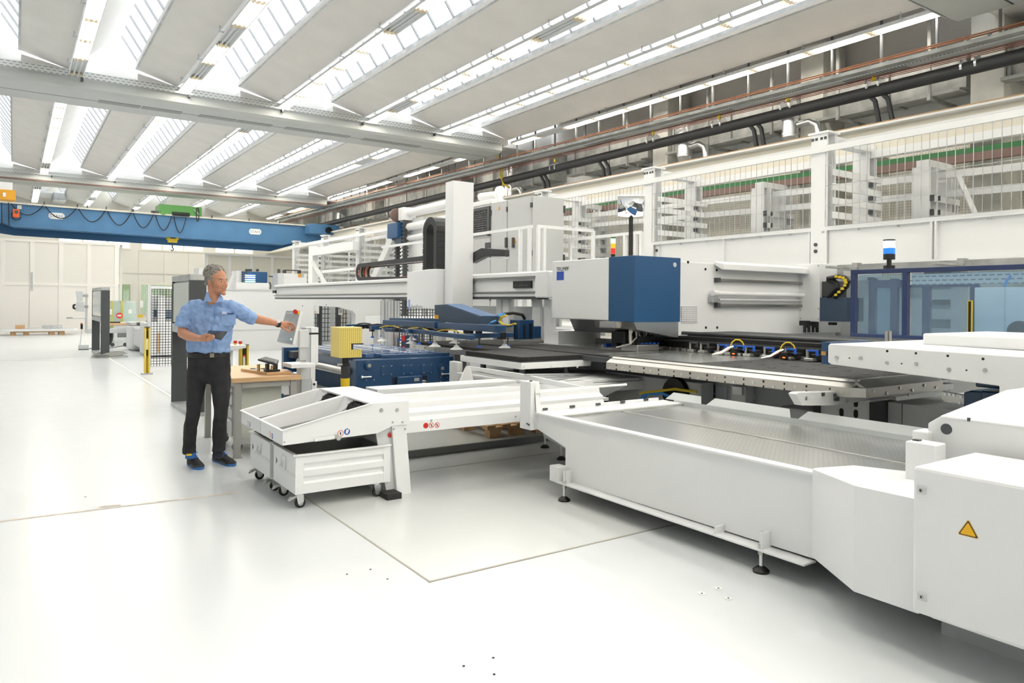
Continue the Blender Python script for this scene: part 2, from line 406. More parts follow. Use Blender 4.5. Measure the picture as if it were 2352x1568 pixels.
# side closure of the bay beyond the camera on the right
def cross_duct(y0, y1, x0, x1, z, label, vents, brown):
    t = thing('ceiling_air_duct', label, 'air duct', ((x0 + x1) / 2, (y0 + y1) / 2, z))
    MB().prism([(y0, z + .3), (y0, z + .06), (y0 + .1, z), (y1 - .1, z), (y1, z + .06), (y1, z + .3)], 'x', x0, x1).build('duct_housing', BEAMG, t)
    MB().box(x0, x1, (y0 + y1) / 2 - .012, (y0 + y1) / 2 + .012, z - .003, z + .02).build('duct_seam', DG, t)
    MB().box(x0, x1 - .2, y0 - .14, y0 - .12, z + .26, z + .42).build('cable_tray', TRAYX, t)
    mb = MB(); x = x0 + .8
    while x < x1 - .3: mb.box(x, x + .05, y0 - .14, y0 + .02, z + .2, z + .27); x += 2.4
    mb.build('tray_bracket', DG, t)
    for v in vents:
        MB().box(v, v + .95, y0 + .72, y0 + 1.0, z - .012, z + .02).build('vent_grille', dots_v, t)
    if brown: MB().box(x0, x1, y0 - .03, y0 + .02, z - .02, z + .05).build('edge_rail', BROWNB, t)
    return t
dots_v = mat('vent_dark', (.30, .31, .31), .6)
VX = [v for x in (1.75, 4.15, 6.5, 8.9) for v in (x, x + 1.0)]
cross_duct(20.4, 22.2, -13.9, 13.5, 6.55, 'long grey air duct under the ceiling, nearest one crossing the whole hall', VX, False)
cross_duct(37.2, 39.0, -13.9, 13.6, 6.55, 'long grey air duct with a brown edge, just above the blue crane', (), True)
t = thing('ceiling_air_duct', 'wide grey air duct cut off by the top right corner of the photo', 'air duct', (9, 5, 6.55))
MB().prism([(4.2, 6.55), (6.2, 6.55), (6.3, 6.62), (6.3, 6.9), (4.2, 6.9)], 'x', -13.9, 13.75).build('duct_housing', BEAMG, t, .01)
MB().box(5, 13.7, 5.3, 5.33, 6.545, 6.57).build('duct_seam', DG, t)
MB().box(5, 13.6, 6.31, 6.33, 6.60, 6.72).build('cable_tray', TRAYX, t)

# continuous light strips
OFFS = {('A', 0): (9,), ('A', 1): (6, 8), ('A', 2): (4,), ('A', 3): (3, 8), ('A', 4): (), ('A', 5): (8,), ('B', 0): (8,), ('B', 1): (), ('B', 2): (0,), ('B', 3): (), ('B', 4): (2,),
        ('B', 5): (1, 4), ('C', 0): (1,), ('C', 1): (3,), ('C', 2): (0, 4), ('C', 3): (), ('C', 4): (), ('C', 5): (3,)}
ORD = ['leftmost', 'second from the left', 'third from the left', 'fourth from the left', 'fifth from the left', 'rightmost']
BN = {'Z': 'nearest, behind the cut-off duct', 'A': 'before the near cross duct', 'B': 'between the two cross ducts', 'C': 'by the far wall'}
for bay, (ya, yb, rows) in ROWS.items():
    for k, X in enumerate(rows):
        y0 = {'Z': -8.6, 'A': 6.5, 'B': 22.6, 'C': 39.6}[bay]; n = {'Z': 8, 'A': 10, 'B': 10, 'C': 6}[bay]; yl = {'Z': 3.9, 'A': 20.3, 'B': 37.0, 'C': 48.4}[bay]
        U = (yl - y0) / n
        t = thing('strip_light', 'ceiling lamp strip ' + BN[bay] + ', ' + ORD[k], 'ceiling light', (X, (y0 + yl) / 2, 6.9), 'ceiling light strips')
        mb = MB()
        mb.prism([(X - .14, 6.86), (X - .10, 6.93), (X + .10, 6.93), (X + .14, 6.86), (X + .155, 6.86), (X + .115, 6.945), (X - .115, 6.945), (X - .155, 6.86)], 'y', y0, yl)
        for i in range(n + 1): mb.box(X - .13, X + .13, y0 + i * U - .02, y0 + i * U + .02, 6.865, 6.93)
        mb.build('housing', WS, t)
        mb = MB(); y = y0 + .7
        while y < yl: mb.cyl((X - .2, y, 6.93), (X - .2, y, 7.08), .012, 6); mb.box(X - .23, X - .1, y - .01, y + .01, 6.92, 6.94); y += U * 1.5
        mb.build('hanger', GV, t)
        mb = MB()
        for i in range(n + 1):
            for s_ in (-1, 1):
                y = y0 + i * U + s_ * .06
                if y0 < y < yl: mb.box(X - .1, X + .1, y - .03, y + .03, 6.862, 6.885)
        mb.build('end_reflector', mat('reflector_amber', (.85, .62, .28), .4) if 'reflector_amber' not in bpy.data.materials else bpy.data.materials['reflector_amber'], t)  # amber paint put at the tube ends for their warm glow
        for i in range(n):
            a, b = y0 + i * U + .05, y0 + (i + 1) * U - .05; off = i in OFFS.get((bay, k), ())
            mb = MB()
            for dx in (-.045, .045): mb.cyl((X + dx, a, 6.875), (X + dx, b, 6.875), .022, 6)
            mb.build('tube_pair', TUBEOFF if off else TUBE, t, label='unlit tube pair' if off else None)

# ---- far wall and partitions
YF = 49.0
zu0, zu1 = AY(300, 570, YF).z - .1, AY(300, 570, YF).z + 1.5
zl0, zl1 = AY(330, 722, YF).z, AY(330, 650, YF).z
mb = MB().box(-14, 16, YF, YF + .3, 0, zl0).box(-14, 16, YF, YF + .3, zl1, zu0).box(-14, 16, YF, YF + .3, zu1, 9)
lo = [(AY(262, 650, YF).x, AY(302, 650, YF).x), (AY(320, 650, YF).x, AY(440, 650, YF).x)]
uo = [(AY(131, 540, YF).x, AY(302, 540, YF).x), (AY(322, 540, YF).x, AY(470, 540, YF).x), (AY(492, 560, YF).x, AY(584, 560, YF).x)]
def fill(op, z0, z1):
    x = -14
    for a, b in op: mb.box(x, a, YF, YF + .3, z0, z1); x = b
    mb.box(x, 16, YF, YF + .3, z0, z1)
fill(lo, zl0, zl1); fill(uo, zu0, zu1)
struct('wall_back', mb, BEIGE)
for i, (a, b) in enumerate(lo + uo):
    z0, z1 = (zl0, zl1) if i < 2 else (zu0, zu1); wn[0] += 1
    mb = MB()
    for x0, x1, zz0, zz1 in ((a, b, z0, z0 + .1), (a, b, z1 - .1, z1), (a, a + .1, z0, z1), (b - .1, b, z0, z1)): mb.box(x0, x1, YF - .04, YF + .12, zz0, zz1)
    n = max(1, int((b - a) / 1.1))
    for k in range(1, n): x = a + (b - a) * k / n; mb.box(x - .05, x + .05, YF - .03, YF + .1, z0, z1)
    fr = struct('window_%d' % wn[0], mb, BEIGE2)
    struct('pane', MB().box(a + .05, b - .05, YF + .05, YF + .06, z0 + .05, z1 - .05), DARKG if i < 2 else CLEARG, fr)
    if i < 2:
        mb = MB(); k = a + .12
        while k < b - .1: mb.box(k, k + .03, YF - .1, YF - .09, z0 + .1, z1 - .1); k += .07
        struct('vertical_blind', mb, mat('blind', (.35, .40, .28), .8), fr)
# joints of the wall cladding
mb = MB()
for x in (3.6, 6.2, 7.6, 9, 10.4, 11.8): mb.box(x, x + .025, YF - .01, YF, zl1 + .1, zu0)
mb.box(4, 15, YF - .02, YF, zl1 + .55, zl1 + .6)
struct('trim_5', mb, mat('wall_joint', (.55, .53, .48), .8))
for i, (x, y, s) in enumerate(((2.5, 60, 1.5), (7.2, 66, 1.7), (10.6, 60, 1.6), (14.8, 64, 1.8), (5.4, 72, 1.4))):
    mb = MB(); mb.cyl((x, y, 0), (x, y, 3), .12, 8)
    for q in range(40):
        v = Vector((random.gauss(0, 1), random.gauss(0, 1), random.gauss(0, 1))).normalized() * random.uniform(.5, 1) * s
        mb.ell((x + v.x, y + v.y, 3.6 + v.z * .8), (.35, .35, .3), 7, 5)
    solo('tree', mb, FOREST, ('leafy tree outside, seen through the far left upper window', 'leafy tree outside the middle upper window, above the man', 'leafy tree outside the right upper window under the blue crane', 'leafy tree outside, behind the end of the crane rail', 'small leafy tree outside, between the left and middle upper windows')[i], 'tree', 'trees outside the windows')
# movable acoustic partition on the left
def partition(label, xs, z0_, ztop, zr, Y, pm, base):
    t = thing('acoustic_partition', label, 'partition wall', ((xs[0] + xs[-1]) / 2, Y, 0))
    for i in range(len(xs) - 1):
        a, b = xs[i] + .06, xs[i + 1] - .06
        MB().box(a, b, Y, Y + .05, zr + .05, ztop - .08).build('perforated_panel', pm, t)
        MB().box(a, b, Y, Y + .05, .02, zr - .05).build('lower_panel', base, t)
    mb = MB()
    for x in xs: mb.box(x - .08, x + .08, Y - .03, Y + .08, 0, ztop)
    mb.box(xs[0], xs[-1], Y - .03, Y + .08, ztop - .1, ztop); mb.box(xs[0], xs[-1], Y - .03, Y + .08, zr - .06, zr + .06)
    mb.build('frame', OFFW, t)
    mb = MB().box(xs[3] - .04 if len(xs) > 4 else xs[1], (xs[3] if len(xs) > 4 else xs[1]) + .03, Y - .06, Y - .03, zr - .3, zr + .5); mb.build('pull_handle', GV, t)
    return t
YP = 37.6
xs = [AY(px, 600, YP).x for px in (-130, -60, 6, 74, 140, 205, 268)]
partition('tall white acoustic partition with fine grid panels, behind the pallet at the left edge', xs, 0, AY(140, 553, YP).z, AY(140, 653, YP).z, YP, PERF, OFFW)
xs = [AY(px, 600, 41).x for px in (474, 527, 577, 625, 672, 720)]
partition('cream partition wall behind the man and the white bending machine', xs, 0, AY(600, 586, 41).z, AY(600, 700, 41).z, 41, mat('cream_panel', (.72, .68, .58), .7), OFFW)
solo('door_post', MB().box(AY(275, 600, 39).x, AY(281, 600, 39).x, 39, 39.1, 0, AY(278, 562, 39).z), OFFW, 'thin white floor-to-rail post right of the tall white partition', 'post')

# ---- right wall, columns, ducts
struct('wall_front', MB().box(-14.4, 16.2, -9.3, -9.0, 0, 8.4), BEIGE)
struct('wall_left', MB().box(-14.4, -14.05, -9.3, 49.3, 0, 8.4), BEIGE)
struct('wall_right', MB().box(15.9, 16.2, -9.3, 49.3, 0, 8.2), mat('side_wall', (.80, .79, .77), .8))
struct('wall_right_cladding', MB().box(15.75, 15.86, -2, 49, .05, 4.9), PERFY)
mb = MB().box(15.7, 15.9, -2, 49, 4.9, 5.15)
struct('trim_6', mb, BEIGE2)
for i, px in enumerate((1125, 1519, 1866, 2268)):
    y = AX(px, 400, 14.9).y
    mb = MB().box(14.85, 15.7, y - .28, y + .28, 0, 7.4)
    struct('wall_column_%d' % (i + 1), mb, CONC)
for i, y in enumerate((23.5, 29, 34.5, 40, 45)):
    struct('wall_column_%d' % (i + 5), MB().box(14.85, 15.7, y - .25, y + .25, 0, 7.4), CONC)
# big galvanised ducts between the columns
zb = [AX(1683, 324, 15.0).z, AX(2027, 240, 15.0).z]
yd = [-1.5, AX(2310, 150, 15).y, AX(2230, 150, 15).y, AX(1888, 260, 15).y, AX(1845, 260, 15).y, AX(1545, 370, 15).y, AX(1495, 370, 15).y, 18.4, 19.6, 24.5, 25.5, 33, 34, 42]
dn = ['galvanised air duct against the right wall, cut by the right edge', 'galvanised air duct between the two nearest right wall columns', 'galvanised air duct behind the black pipe, above the convex mirror', 'galvanised air duct high on the wall above the grey cabinets', 'galvanised air duct high behind the white gantry mast', 'dusty duct high on the right wall beyond the white mast', 'furthest dusty duct on the right wall above the crane rail']
for i in range(7):
    a, b = yd[2 * i] + .05, yd[2 * i + 1] - .05
    t = thing('wall_air_duct', dn[i], 'air duct', (15.3, (a + b) / 2, 5.6), 'ducts on the right wall')
    mb = MB()
    m0 = (a + b) / 2
    for (p, q) in ((a, m0 - .02), (m0 + .02, b)):
        mb.box(14.98, 15.65, p, q, 5.72, 6.55)
        mb.prism([(p, 6.55), (q, 6.55), (q, 6.57), (p, 6.57)], 'x', 14.95, 15.65)
    for y in (a, m0, b - .05): mb.box(14.93, 15.7, y, y + .05, 5.69, 6.6)
    mb.build('duct_body', GVD, t)
    MB().box(14.66, 14.92, a, b, 5.58, 5.60).box(14.66, 14.67, a, b, 5.58, 5.64).build('cable_tray', GVD, t)
    mb = MB(); y = a + .5
    while y < b - .2: mb.box(14.6, 15.7, y, y + .06, 5.50, 5.57); mb.box(14.6, 14.65, y, y + .06, 5.57, 7.2); y += 1.9
    mb.build('duct_bracket', GVD, t)
# pale window band under the ducts
struct('window_60', MB().box(15.7, 15.72, -2, 48, 5.2, 5.9), mat('pale_band', (.92, .94, .94), .5))

def ymb(mb, p0, p1, X, w, h, e0=0, e1=0):
    """box along Y whose near upper edge runs through the two points on plane X; w deep (+X), h down"""
    a, b = AX(*p0, X), AX(*p1, X); d = (b - a); d /= abs(d.y) if abs(d.y) > 1e-6 else 1
    a = a - d * e0; b = b + d * e1
    return mb.loft([[(X, q.y, q.z), (X + w, q.y, q.z), (X + w, q.y, q.z - h), (X, q.y, q.z - h)] for q in (a, b)])
# crane runway
t = thing('crane_runway', 'cream steel crane rail beam along the right wall, high behind the storage rack', 'crane rail', (13.9, 20, 4.7))
a, b = AX(745, 536, 13.9), AX(2352, 222, 13.9)
d = (b - a) / (a.y - b.y); a2 = a - d * 12; b2 = b + d * 4
def rw(z0, z1, x0, x1):
    return MB().loft([[(x0, q.y, q.z + z1), (x1, q.y, q.z + z1), (x1, q.y, q.z + z0), (x0, q.y, q.z + z0)] for q in (a2, b2)])
rw(-.04, 0, 13.75, 14.15).build('top_flange', WS, t); rw(-.55, -.04, 13.93, 13.97).build('web', BEIGE2, t); rw(-.6, -.55, 13.75, 14.15).build('bottom_flange', BEIGE2, t)
rw(0, .06, 13.9, 13.98).build('crane_rail', PLY, t)
mb = MB()
for y in (8, 14, 20, 26, 32, 38, 44): mb.box(14.1, 14.9, y, y + .25, 4.2, 4.55)
mb.build('rail_bracket', BEIGE2, t)

# pipes, trays
def yline(mb, p0, p1, X, r, e0=30, e1=4, n=8):
    a, b = AX(*p0, X), AX(*p1, X); d = (b - a) / (a.y - b.y); a = a - d * max(0, 47 - a.y); b = b + d * max(0, b.y - 1)
    return mb.cyl(a, b, r, n)
XP = 14.1
t = thing('pipe_rack', 'ceiling rack of copper pipes and cable trays running along the right side', 'pipe rack', (XP, 20, 6.4))
mb = MB()
for dy, dx in ((0, 0), (5, .12), (12, .05)): yline(mb, (700, 480 + dy * .4), (2352, 50 + dy), XP - .35 + dx, .014)
mb.build('copper_pipe', CU, t)
mb = MB()
for i, (dy, dx) in enumerate(((0, 0), (4, .06), (8, .12), (12, .2), (3, .28))): yline(mb, (720, 492 + dy * .4), (2352, 90 + dy), XP + dx, .010)
mb.build('brown_cable', CUD, t)
def tray(pa, pb, X, name, w, m_):
    a, b = AX(*pa, X), AX(*pb, X); d = (b - a) / (a.y - b.y); a = a - d * max(0, 47 - a.y); b = b + d * max(0, b.y - 1)
    MB().loft([[(X, q.y, q.z), (X, q.y, q.z - .07), (X + w, q.y, q.z - .07), (X + w, q.y, q.z - .06), (X + .008, q.y, q.z - .06), (X + .008, q.y, q.z)] for q in (a, b)]).build(name, m_, t)
tray((700, 484), (2352, 60), XP - .4, 'upper_tray', .25, GVD); tray((705, 490), (2352, 72), XP - .2, 'lower_tray', .3, TRAYM)
mb = MB(); y = 4.6
a, b = AX(700, 484, XP), AX(2352, 60, XP)
while y < 46:
    z = b.z + (a.z - b.z) * (y - b.y) / (a.y - b.y); mb.box(XP - .02, XP + .02, y, y + .035, z - .12, 7.15); mb.box(XP - .4, XP + .35, y, y + .045, z - .15, z - .11); y += 1.05
mb.build('hanger_rod', mat('rod_grey', (.20, .21, .22), .5, metal=.3), t)
t = thing('black_pipe', 'thick black insulated pipe along the right side below the copper pipes', 'pipe', (14.3, 20, 5.8))
mb = MB(); yline(mb, (1090, 432), (2352, 126), 14.3, .125, n=14); mb.build('pipe_body', CH2, t, smooth=True)
mb = MB()
for px, py in ((1240, 400), (1250, 400), (1373, 366), (1385, 362), (1712, 275), (1728, 270), (1983, 205), (2012, 200)):
    q = AX(px, py, 14.35); mb.tube([q, q + Vector((0, -.25, -.3)), q + Vector((0, -.35, -.8)), q + Vector((0, -.36, -1.1))], .05, 8)
mb.build('down_pipe', CH2, t, smooth=True)
mb = MB()
for px, py in ((1275, 385), (1500, 322), (1652, 286), (1810, 243), (2010, 193), (2230, 150)):
    q = AX(px, py, 14.3)
    for dy in (-.12, .12): mb.lathe((q.x, q.y + dy, q.z), [(.14, -.02), (.14, .02)], 14, 'y')
mb.build('pipe_clamp', AL, t, smooth=True)
mb = MB()
for px, py in ((1275, 372), (1500, 310), (1652, 273), (1810, 232), (2007, 185)):
    q = AX(px, py, 14.15); mb.cyl(q, q + Vector((0, 0, .09)), .035, 8)
mb.build('yellow_valve', YE, t)
# silver ventilation pipes
for i, (px, py, s) in enumerate(((1172, 430, 1.0), (1573, 330, 1.0), (1815, 280, .9), (778, 520, .8))):
    q = AX(px, py, 14.55)
    mb = MB().tube([q + Vector((.5, .3, .75)), q + Vector((.2, .15, .85)), q + Vector((0, 0, .7)), q + Vector((0, 0, .35))], .14 * s, 12)
    mb.cyl(q + Vector((0, 0, .35)), q - Vector((0, 0, .35)), .2 * s, 14); mb.lathe(q - Vector((0, 0, .62)), [(.09 * s, 0), (.2 * s, .27)], 14); mb.cyl(q - Vector((0, 0, 1.1)), q - Vector((0, 0, .6)), .09 * s, 10)
    mb.tube([q + Vector((0, -.2, -.1)), q + Vector((0, -.5, -.08)), q + Vector((0, -.68, -.2)), q + Vector((0, -.72, -.4)), q + Vector((0, -.72, -1.1))], .085 * s, 10)
    for dz in (.3, .05, -.3): mb.lathe(q + Vector((0, 0, dz)), [(.215 * s, 0), (.215 * s, .03)], 14)
    solo('ventilation_pipe', mb, AL, ('shiny bent ventilation pipe right of the white mast, above the grey cabinets', 'shiny bent ventilation pipe on the column left of the convex mirror', 'shiny ventilation pipe above the second storage rack post', 'small shiny ventilation pipe beyond the crane end')[i], 'pipe', 'shiny ventilation pipes', smooth=True)
t = thing('yellow_conduit', 'yellow cables hanging beside the shiny pipe right of the white mast', 'cable', AX(1155, 380, 14.2))
q = AX(1140, 360, 14.2); MB().tube([q, q + Vector((0, -.2, 0)), q + Vector((0, -.25, -.7)), q + Vector((0, -.5, -1.05)), q + Vector((0, -.85, -1.2))], .03, 6).build('bent_cable', CABLEY, t, smooth=True)
MB().cyl(AX(1154, 375, 14.2), AX(1154, 455, 14.2), .012, 6).build('straight_cable', CABLEY, t)
for i, (px, py) in enumerate(((2218, 200), (2228, 260))):
    pass

# ================================================================== CRANE
YC = 38.0
t = thing('bridge_crane', 'blue overhead bridge crane spanning the hall, marked STAHL', 'crane', (6, YC, 4.6))
pt = lambda px, py, Y=YC: AY(px, py, Y)
A0, A1 = pt(0, 463), pt(745, 523)
lo_ = [pt(0, 506), pt(33, 518), pt(655, 560)]
xl = -9
poly = [(xl, A0.z + .02), (A1.x, A1.z), (A1.x, A1.z - .75), (lo_[2].x, lo_[2].z), (lo_[1].x, lo_[1].z), (lo_[0].x, lo_[0].z), (xl, lo_[0].z + 1.0)]
MB().prism(poly, 'y', YC, YC + .02).build('girder_web', CB, t)
p2 = [(x, z) for x, z in poly]
MB().prism([(lo_[0].x, lo_[0].z), (lo_[1].x, lo_[1].z), (lo_[2].x, lo_[2].z), (lo_[2].x + .3, lo_[2].z + .05), (lo_[2].x, lo_[2].z - .04), (lo_[1].x, lo_[1].z - .04), (lo_[0].x, lo_[0].z - .04)], 'y', YC - .12, YC + .9).build('bottom_flange', CB, t)
zz = lo_[1].z - .36
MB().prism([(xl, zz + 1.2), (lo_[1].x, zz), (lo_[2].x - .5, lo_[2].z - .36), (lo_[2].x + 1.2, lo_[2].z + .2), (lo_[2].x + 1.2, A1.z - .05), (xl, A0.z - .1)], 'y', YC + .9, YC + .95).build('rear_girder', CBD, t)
MB().prism([(xl, A0.z + .09), (A1.x, A1.z + .07), (A1.x, A1.z), (xl, A0.z + .02)], 'y', YC - .12, YC + 1.0).build('top_flange', BEIGE2, t)
q = pt(745, 530); MB().box(q.x - 1.1, q.x + .5, YC - .9, YC + 1.6, q.z - .25, q.z + .25).build('end_carriage', CB, t, .02)
MB().lathe((q.x - .1, YC - .9, q.z - .05), [(.16, -.12), (.18, 0)], 14, 'y').build('buffer', BK, t)
for px, py in ((130, 496), (586, 532)):
    c = pt(px, py); s = MB(); w2, h2, k = .3, .14, .08
    s.prism([(c.x - w2, c.z - h2 + k), (c.x - w2 + k, c.z - h2), (c.x + w2 - k, c.z - h2), (c.x + w2, c.z - h2 + k), (c.x + w2, c.z + h2 - k), (c.x + w2 - k, c.z + h2), (c.x - w2 + k, c.z + h2), (c.x - w2, c.z + h2 - k)], 'y', YC - .02, YC)
    pl = s.build('name_plate', PAPER, t)
    text('STAHL', .19, (c.x - .26, YC - .025, c.z - .065), XR, (0, 0, 1), mat('stahl_blue', (.15, .3, .45), .5), 'lettering', pl)
# festoon cable
mb = MB(); ks = [22, 101, 177, 243, 302, 353, 395, 428]; bot = [492, 500, 508, 516, 522, 528, 534]
for i in range(7):
    a, b = pt(ks[i] + 3, 466 + ks[i] * .08), pt(ks[i + 1] - 2, 466 + ks[i + 1] * .08); zb_ = pt(ks[i], bot[i]).z
    mb.tube([(a.x + (b.x - a.x) * s / 10, YC - .14, zb_ + (a.z - zb_) * abs(2 * s / 10 - 1) ** 1.9) for s in range(11)], .022, 6)
for x in (1, 5): a = pt(x * 4, 466); mb.cyl((a.x, YC - .14, a.z), (a.x + .02, YC - .14, a.z - 1.0), .02, 6)
mb.build('festoon_cable', BK, t, smooth=True)
mb = MB()
for k_ in ks + [200, 305, 485, 570, 640]: a = pt(k_, 462 + k_ * .08); mb.box(a.x - .02, a.x + .02, YC - .2, YC - .1, a.z, a.z + .12)
mb.build('cable_bracket', DG, t)
q = pt(452, 498); MB().tube([(q.x + math.cos(i * .6) * .06, YC - .2, q.z + .1 + math.sin(i * .6) * .35) for i in range(22)], .02, 6).build('cable_bundle', BK, t, smooth=True)
th = thing('crane_trolley', 'green hoist trolley sitting on top of the blue crane', 'hoist', pt(412, 497, YC + .2))
a, b = pt(364, 492), pt(463, 498); MB().box(a.x, b.x, YC - .1, YC + 1, a.z - .0, a.z + .48).build('trolley_frame', GR, th, .02)
a = pt(374, 488); MB().lathe((a.x, YC - .1, a.z), [(.13, -.06), (.13, 0)], 14, 'y').build('wheel', GR, th)
a = pt(415, 493); MB().cyl((a.x - .4, YC - .25, a.z), (a.x + .35, YC - .25, a.z), .09, 10).build('motor', BK, th)
a = pt(355, 488); MB().cyl((a.x - .15, YC, a.z), (a.x + .2, YC, a.z), .08, 10).build('cable_guide', DG, th)
a, b = pt(443, 481), pt(455, 494); MB().cyl((a.x, YC - .15, a.z), (b.x, YC - .2, b.z), .03, 8).build('arm', GV, th)
q = pt(399, 553); t = thing('hoist_hook', 'yellow hook block hanging under the middle of the blue crane', 'hook', q)
mb = MB().box(q.x - .2, q.x + .2, YC + .2, YC + .5, q.z - .05, q.z + .12).box(q.x - .26, q.x - .12, YC + .2, YC + .5, q.z + .08, q.z + .2).box(q.x + .12, q.x + .26, YC + .2, YC + .5, q.z + .08, q.z + .2); mb.build('hook_block', YE, t)
MB().tube([(q.x, YC + .35, q.z - .05), (q.x, YC + .35, q.z - .3), (q.x + .06, YC + .35, q.z - .38), (q.x, YC + .35, q.z - .46), (q.x - .07, YC + .35, q.z - .4)], .03, 8).build('hook', DG, t, smooth=True)
MB().cyl((q.x, YC + .35, q.z + .1), (q.x, YC + .35, q.z + .9), .02, 6).build('hoist_rope', DG, t)
q = pt(38, 491); t = thing('control_box', 'orange remote control box hung on the left of the blue crane', 'control box', q)
MB().box(q.x - .14, q.x + .1, YC - .3, YC - .15, q.z - .18, q.z + .18).build('box', RO, t, .03)
MB().box(q.x - .07, q.x + .06, YC - .31, YC - .3, q.z - .02, q.z + .12).build('screen', DG, t)
MB().tube([(q.x + math.cos(i * .5) * .18, YC - .22, q.z - .08 + math.sin(i * .5) * .2) for i in range(13)], .018, 6).build('cable_loop', BK, t, smooth=True)
q = pt(46, 476); MB().box(q.x - .1, q.x + .06, YC - .25, YC - .14, q.z - .1, q.z + .06).build('camera', GV, t)
q = AY(0, 447, 34.5); t = thing('crane_cabinet', 'orange-yellow hoist cabinet at the left edge above the blue crane', 'hoist cabinet', (q.x - 1, 34.5, q.z))
b = AY(36, 437, 34.5); c = AY(36, 460, 34.5); MB().box(b.x - 2.2, b.x, 34.5, 35.1, c.z, b.z).build('cabinet_body', OR_, t, .02)
a = AY(10, 447, 34.49); MB().box(a.x - .05, a.x + .05, 34.47, 34.5, a.z - .08, a.z + .08).build('label', PAPER, t)
MB().box(b.x - 2.2, b.x - .1, 34.55, 35.1, b.z, b.z + .3).build('top_panel', WS, t)
a, b = AY(90, 440, 47), AY(152, 462, 47)
t = thing('ventilation_duct', 'galvanised duct elbow on the far wall above the crane, left of centre', 'air duct', (a.x + 1, 47, b.z))
MB().box(a.x, a.x + (b.x - a.x) * .5, 46.5, 48.9, b.z + .3, a.z).build('white_duct', WS, t, .02)
MB().prism([(a.x + (b.x - a.x) * .4, a.z), (b.x, a.z), (b.x, b.z), (a.x + (b.x - a.x) * .5, b.z), (a.x + (b.x - a.x) * .5, b.z + .3)], 'y', 46.5, 48.9).build('steel_duct', GV, t, .05)
# ================================================================== STORAGE RACK
XS = 11.0
def zX(px, py, X=XS): return AX(px, py, X).z
Yp = AX(1478, 500, XS).y            # far edge of one front post
SP = Yp - AX(1862, 500, XS).y
t = thing('storage_rack', 'long white sheet metal storage rack with posts, support arms and mesh', 'storage rack', (12, 18, 0))
a, b = AX(1480, 553, XS), AX(2352, 487, XS)
ztop = (a.z + b.z) / 2; zbot = AX(1925, 609, XS).z - .02
y_end = AX(1480, 553, XS).y
mb = MB().box(XS, XS + .3, -1, y_end, ztop - .06, ztop).box(XS, XS + .3, -1, y_end, zbot, zbot + .05).box(XS + .06, XS + .09, -1, y_end, zbot, ztop); y = y_end - .05
mb.build('cross_girder', W_, t)
mb = MB()
for px in (1512, 1661, 1858, 1880, 2138, 2148): yy = AX(px, 570, XS).y; mb.box(XS, XS + .1, yy - .012, yy + .012, zbot, ztop)
mb.build('stiffener', W_, t)
mb = MB(); y = y_end - .4
while y > 2: mb.box(XS - .008, XS, y - .02, y + .02, ztop - .1, ztop - .07); y -= .62
mb.build('clip', GV, t)
mb = MB()
for px, py in ((1509, 575), (1874, 562), (1874, 577)): q = AX(px, py, XS); mb.lathe((XS - .02, q.y, q.z), [(.03, 0), (.03, .03)], 10, 'x')
mb.build('bolt', DG, t)
zr1 = AX(1478, 414, XS).z
def hpost(mb, X, y0, w_, z0, z1):
    mb.box(X, X + .03, y0 - w_, y0, z0, z1).box(X + .03, X + .22, y0 - w_ * .56, y0 - w_ * .44, z0, z1).box(X + .22, X + .25, y0 - w_, y0, z0, z1)
zpt = AX(1490, 388, XS).z
Ys = [Yp - SP * k for k in (2, 1, 0, -1, -2, -3, -4, -5, -6)]
for i, y in enumerate(Ys):
    if y < -1: continue
    mb = MB(); hpost(mb, XS, y, .29, 0, zpt); mb.box(XS - .03, XS + .3, y - .33, y + .04, zpt, zpt + .03); mb.build('post', W_, t)
    mb = MB(); hpost(mb, XS + 1.25, y, .29, 0, zpt - .02); mb.build('post', WS, t)
    MB().box(XS + .25, XS + 1.3, y - .3, y - .1, zpt - .16, zpt - .03).build('cross_beam', W_, t)
    mb = MB()
    for k in range(9):
        z = AX(1520, 447, XS).z - k * .235
        if z < .4: break
        mb.box(XS + .1, XS + 1.62, y - .33, y - .30, z - .105, z)
    mb.build('support_arm', W_, t)
    mb = MB()
    for k in range(9):
        z = AX(1520, 447, XS).z - k * .235; mb.box(XS + 1.2, XS + 1.26, y - .36, y - .31, z - .2, z - .13)
    for dy in (.03, .1, .19, .26): mb.box(XS - .01, XS, y - dy - .02, y - dy + .02, zpt - .1, zpt - .06)
    mb.build('bolt', DG, t)
mb = MB().box(XS - .05, XS, -1, Ys[-1] + .5, zr1 - .1, zr1); mb.build('mesh_top_rail', W_, t)
MB().box(XS + .3, XS + .36, -1, Ys[-1], zr1 + .02, zr1 + .12).box(XS + 1.3, XS + 1.4, -1, Ys[-1], zr1 - .05, zr1 + .08).build('longitudinal_beam', WS, t)
for i in range(len(Ys) - 1):
    a, b = Ys[i], Ys[i + 1] - .29
    if b < 2: continue
    a = max(a, 2.2)
    MB().grid('x', XS - .04, a, b, ztop if i < 3 else 2.0, zr1, .115, .30, .0022).build('wire_mesh', GV, t)
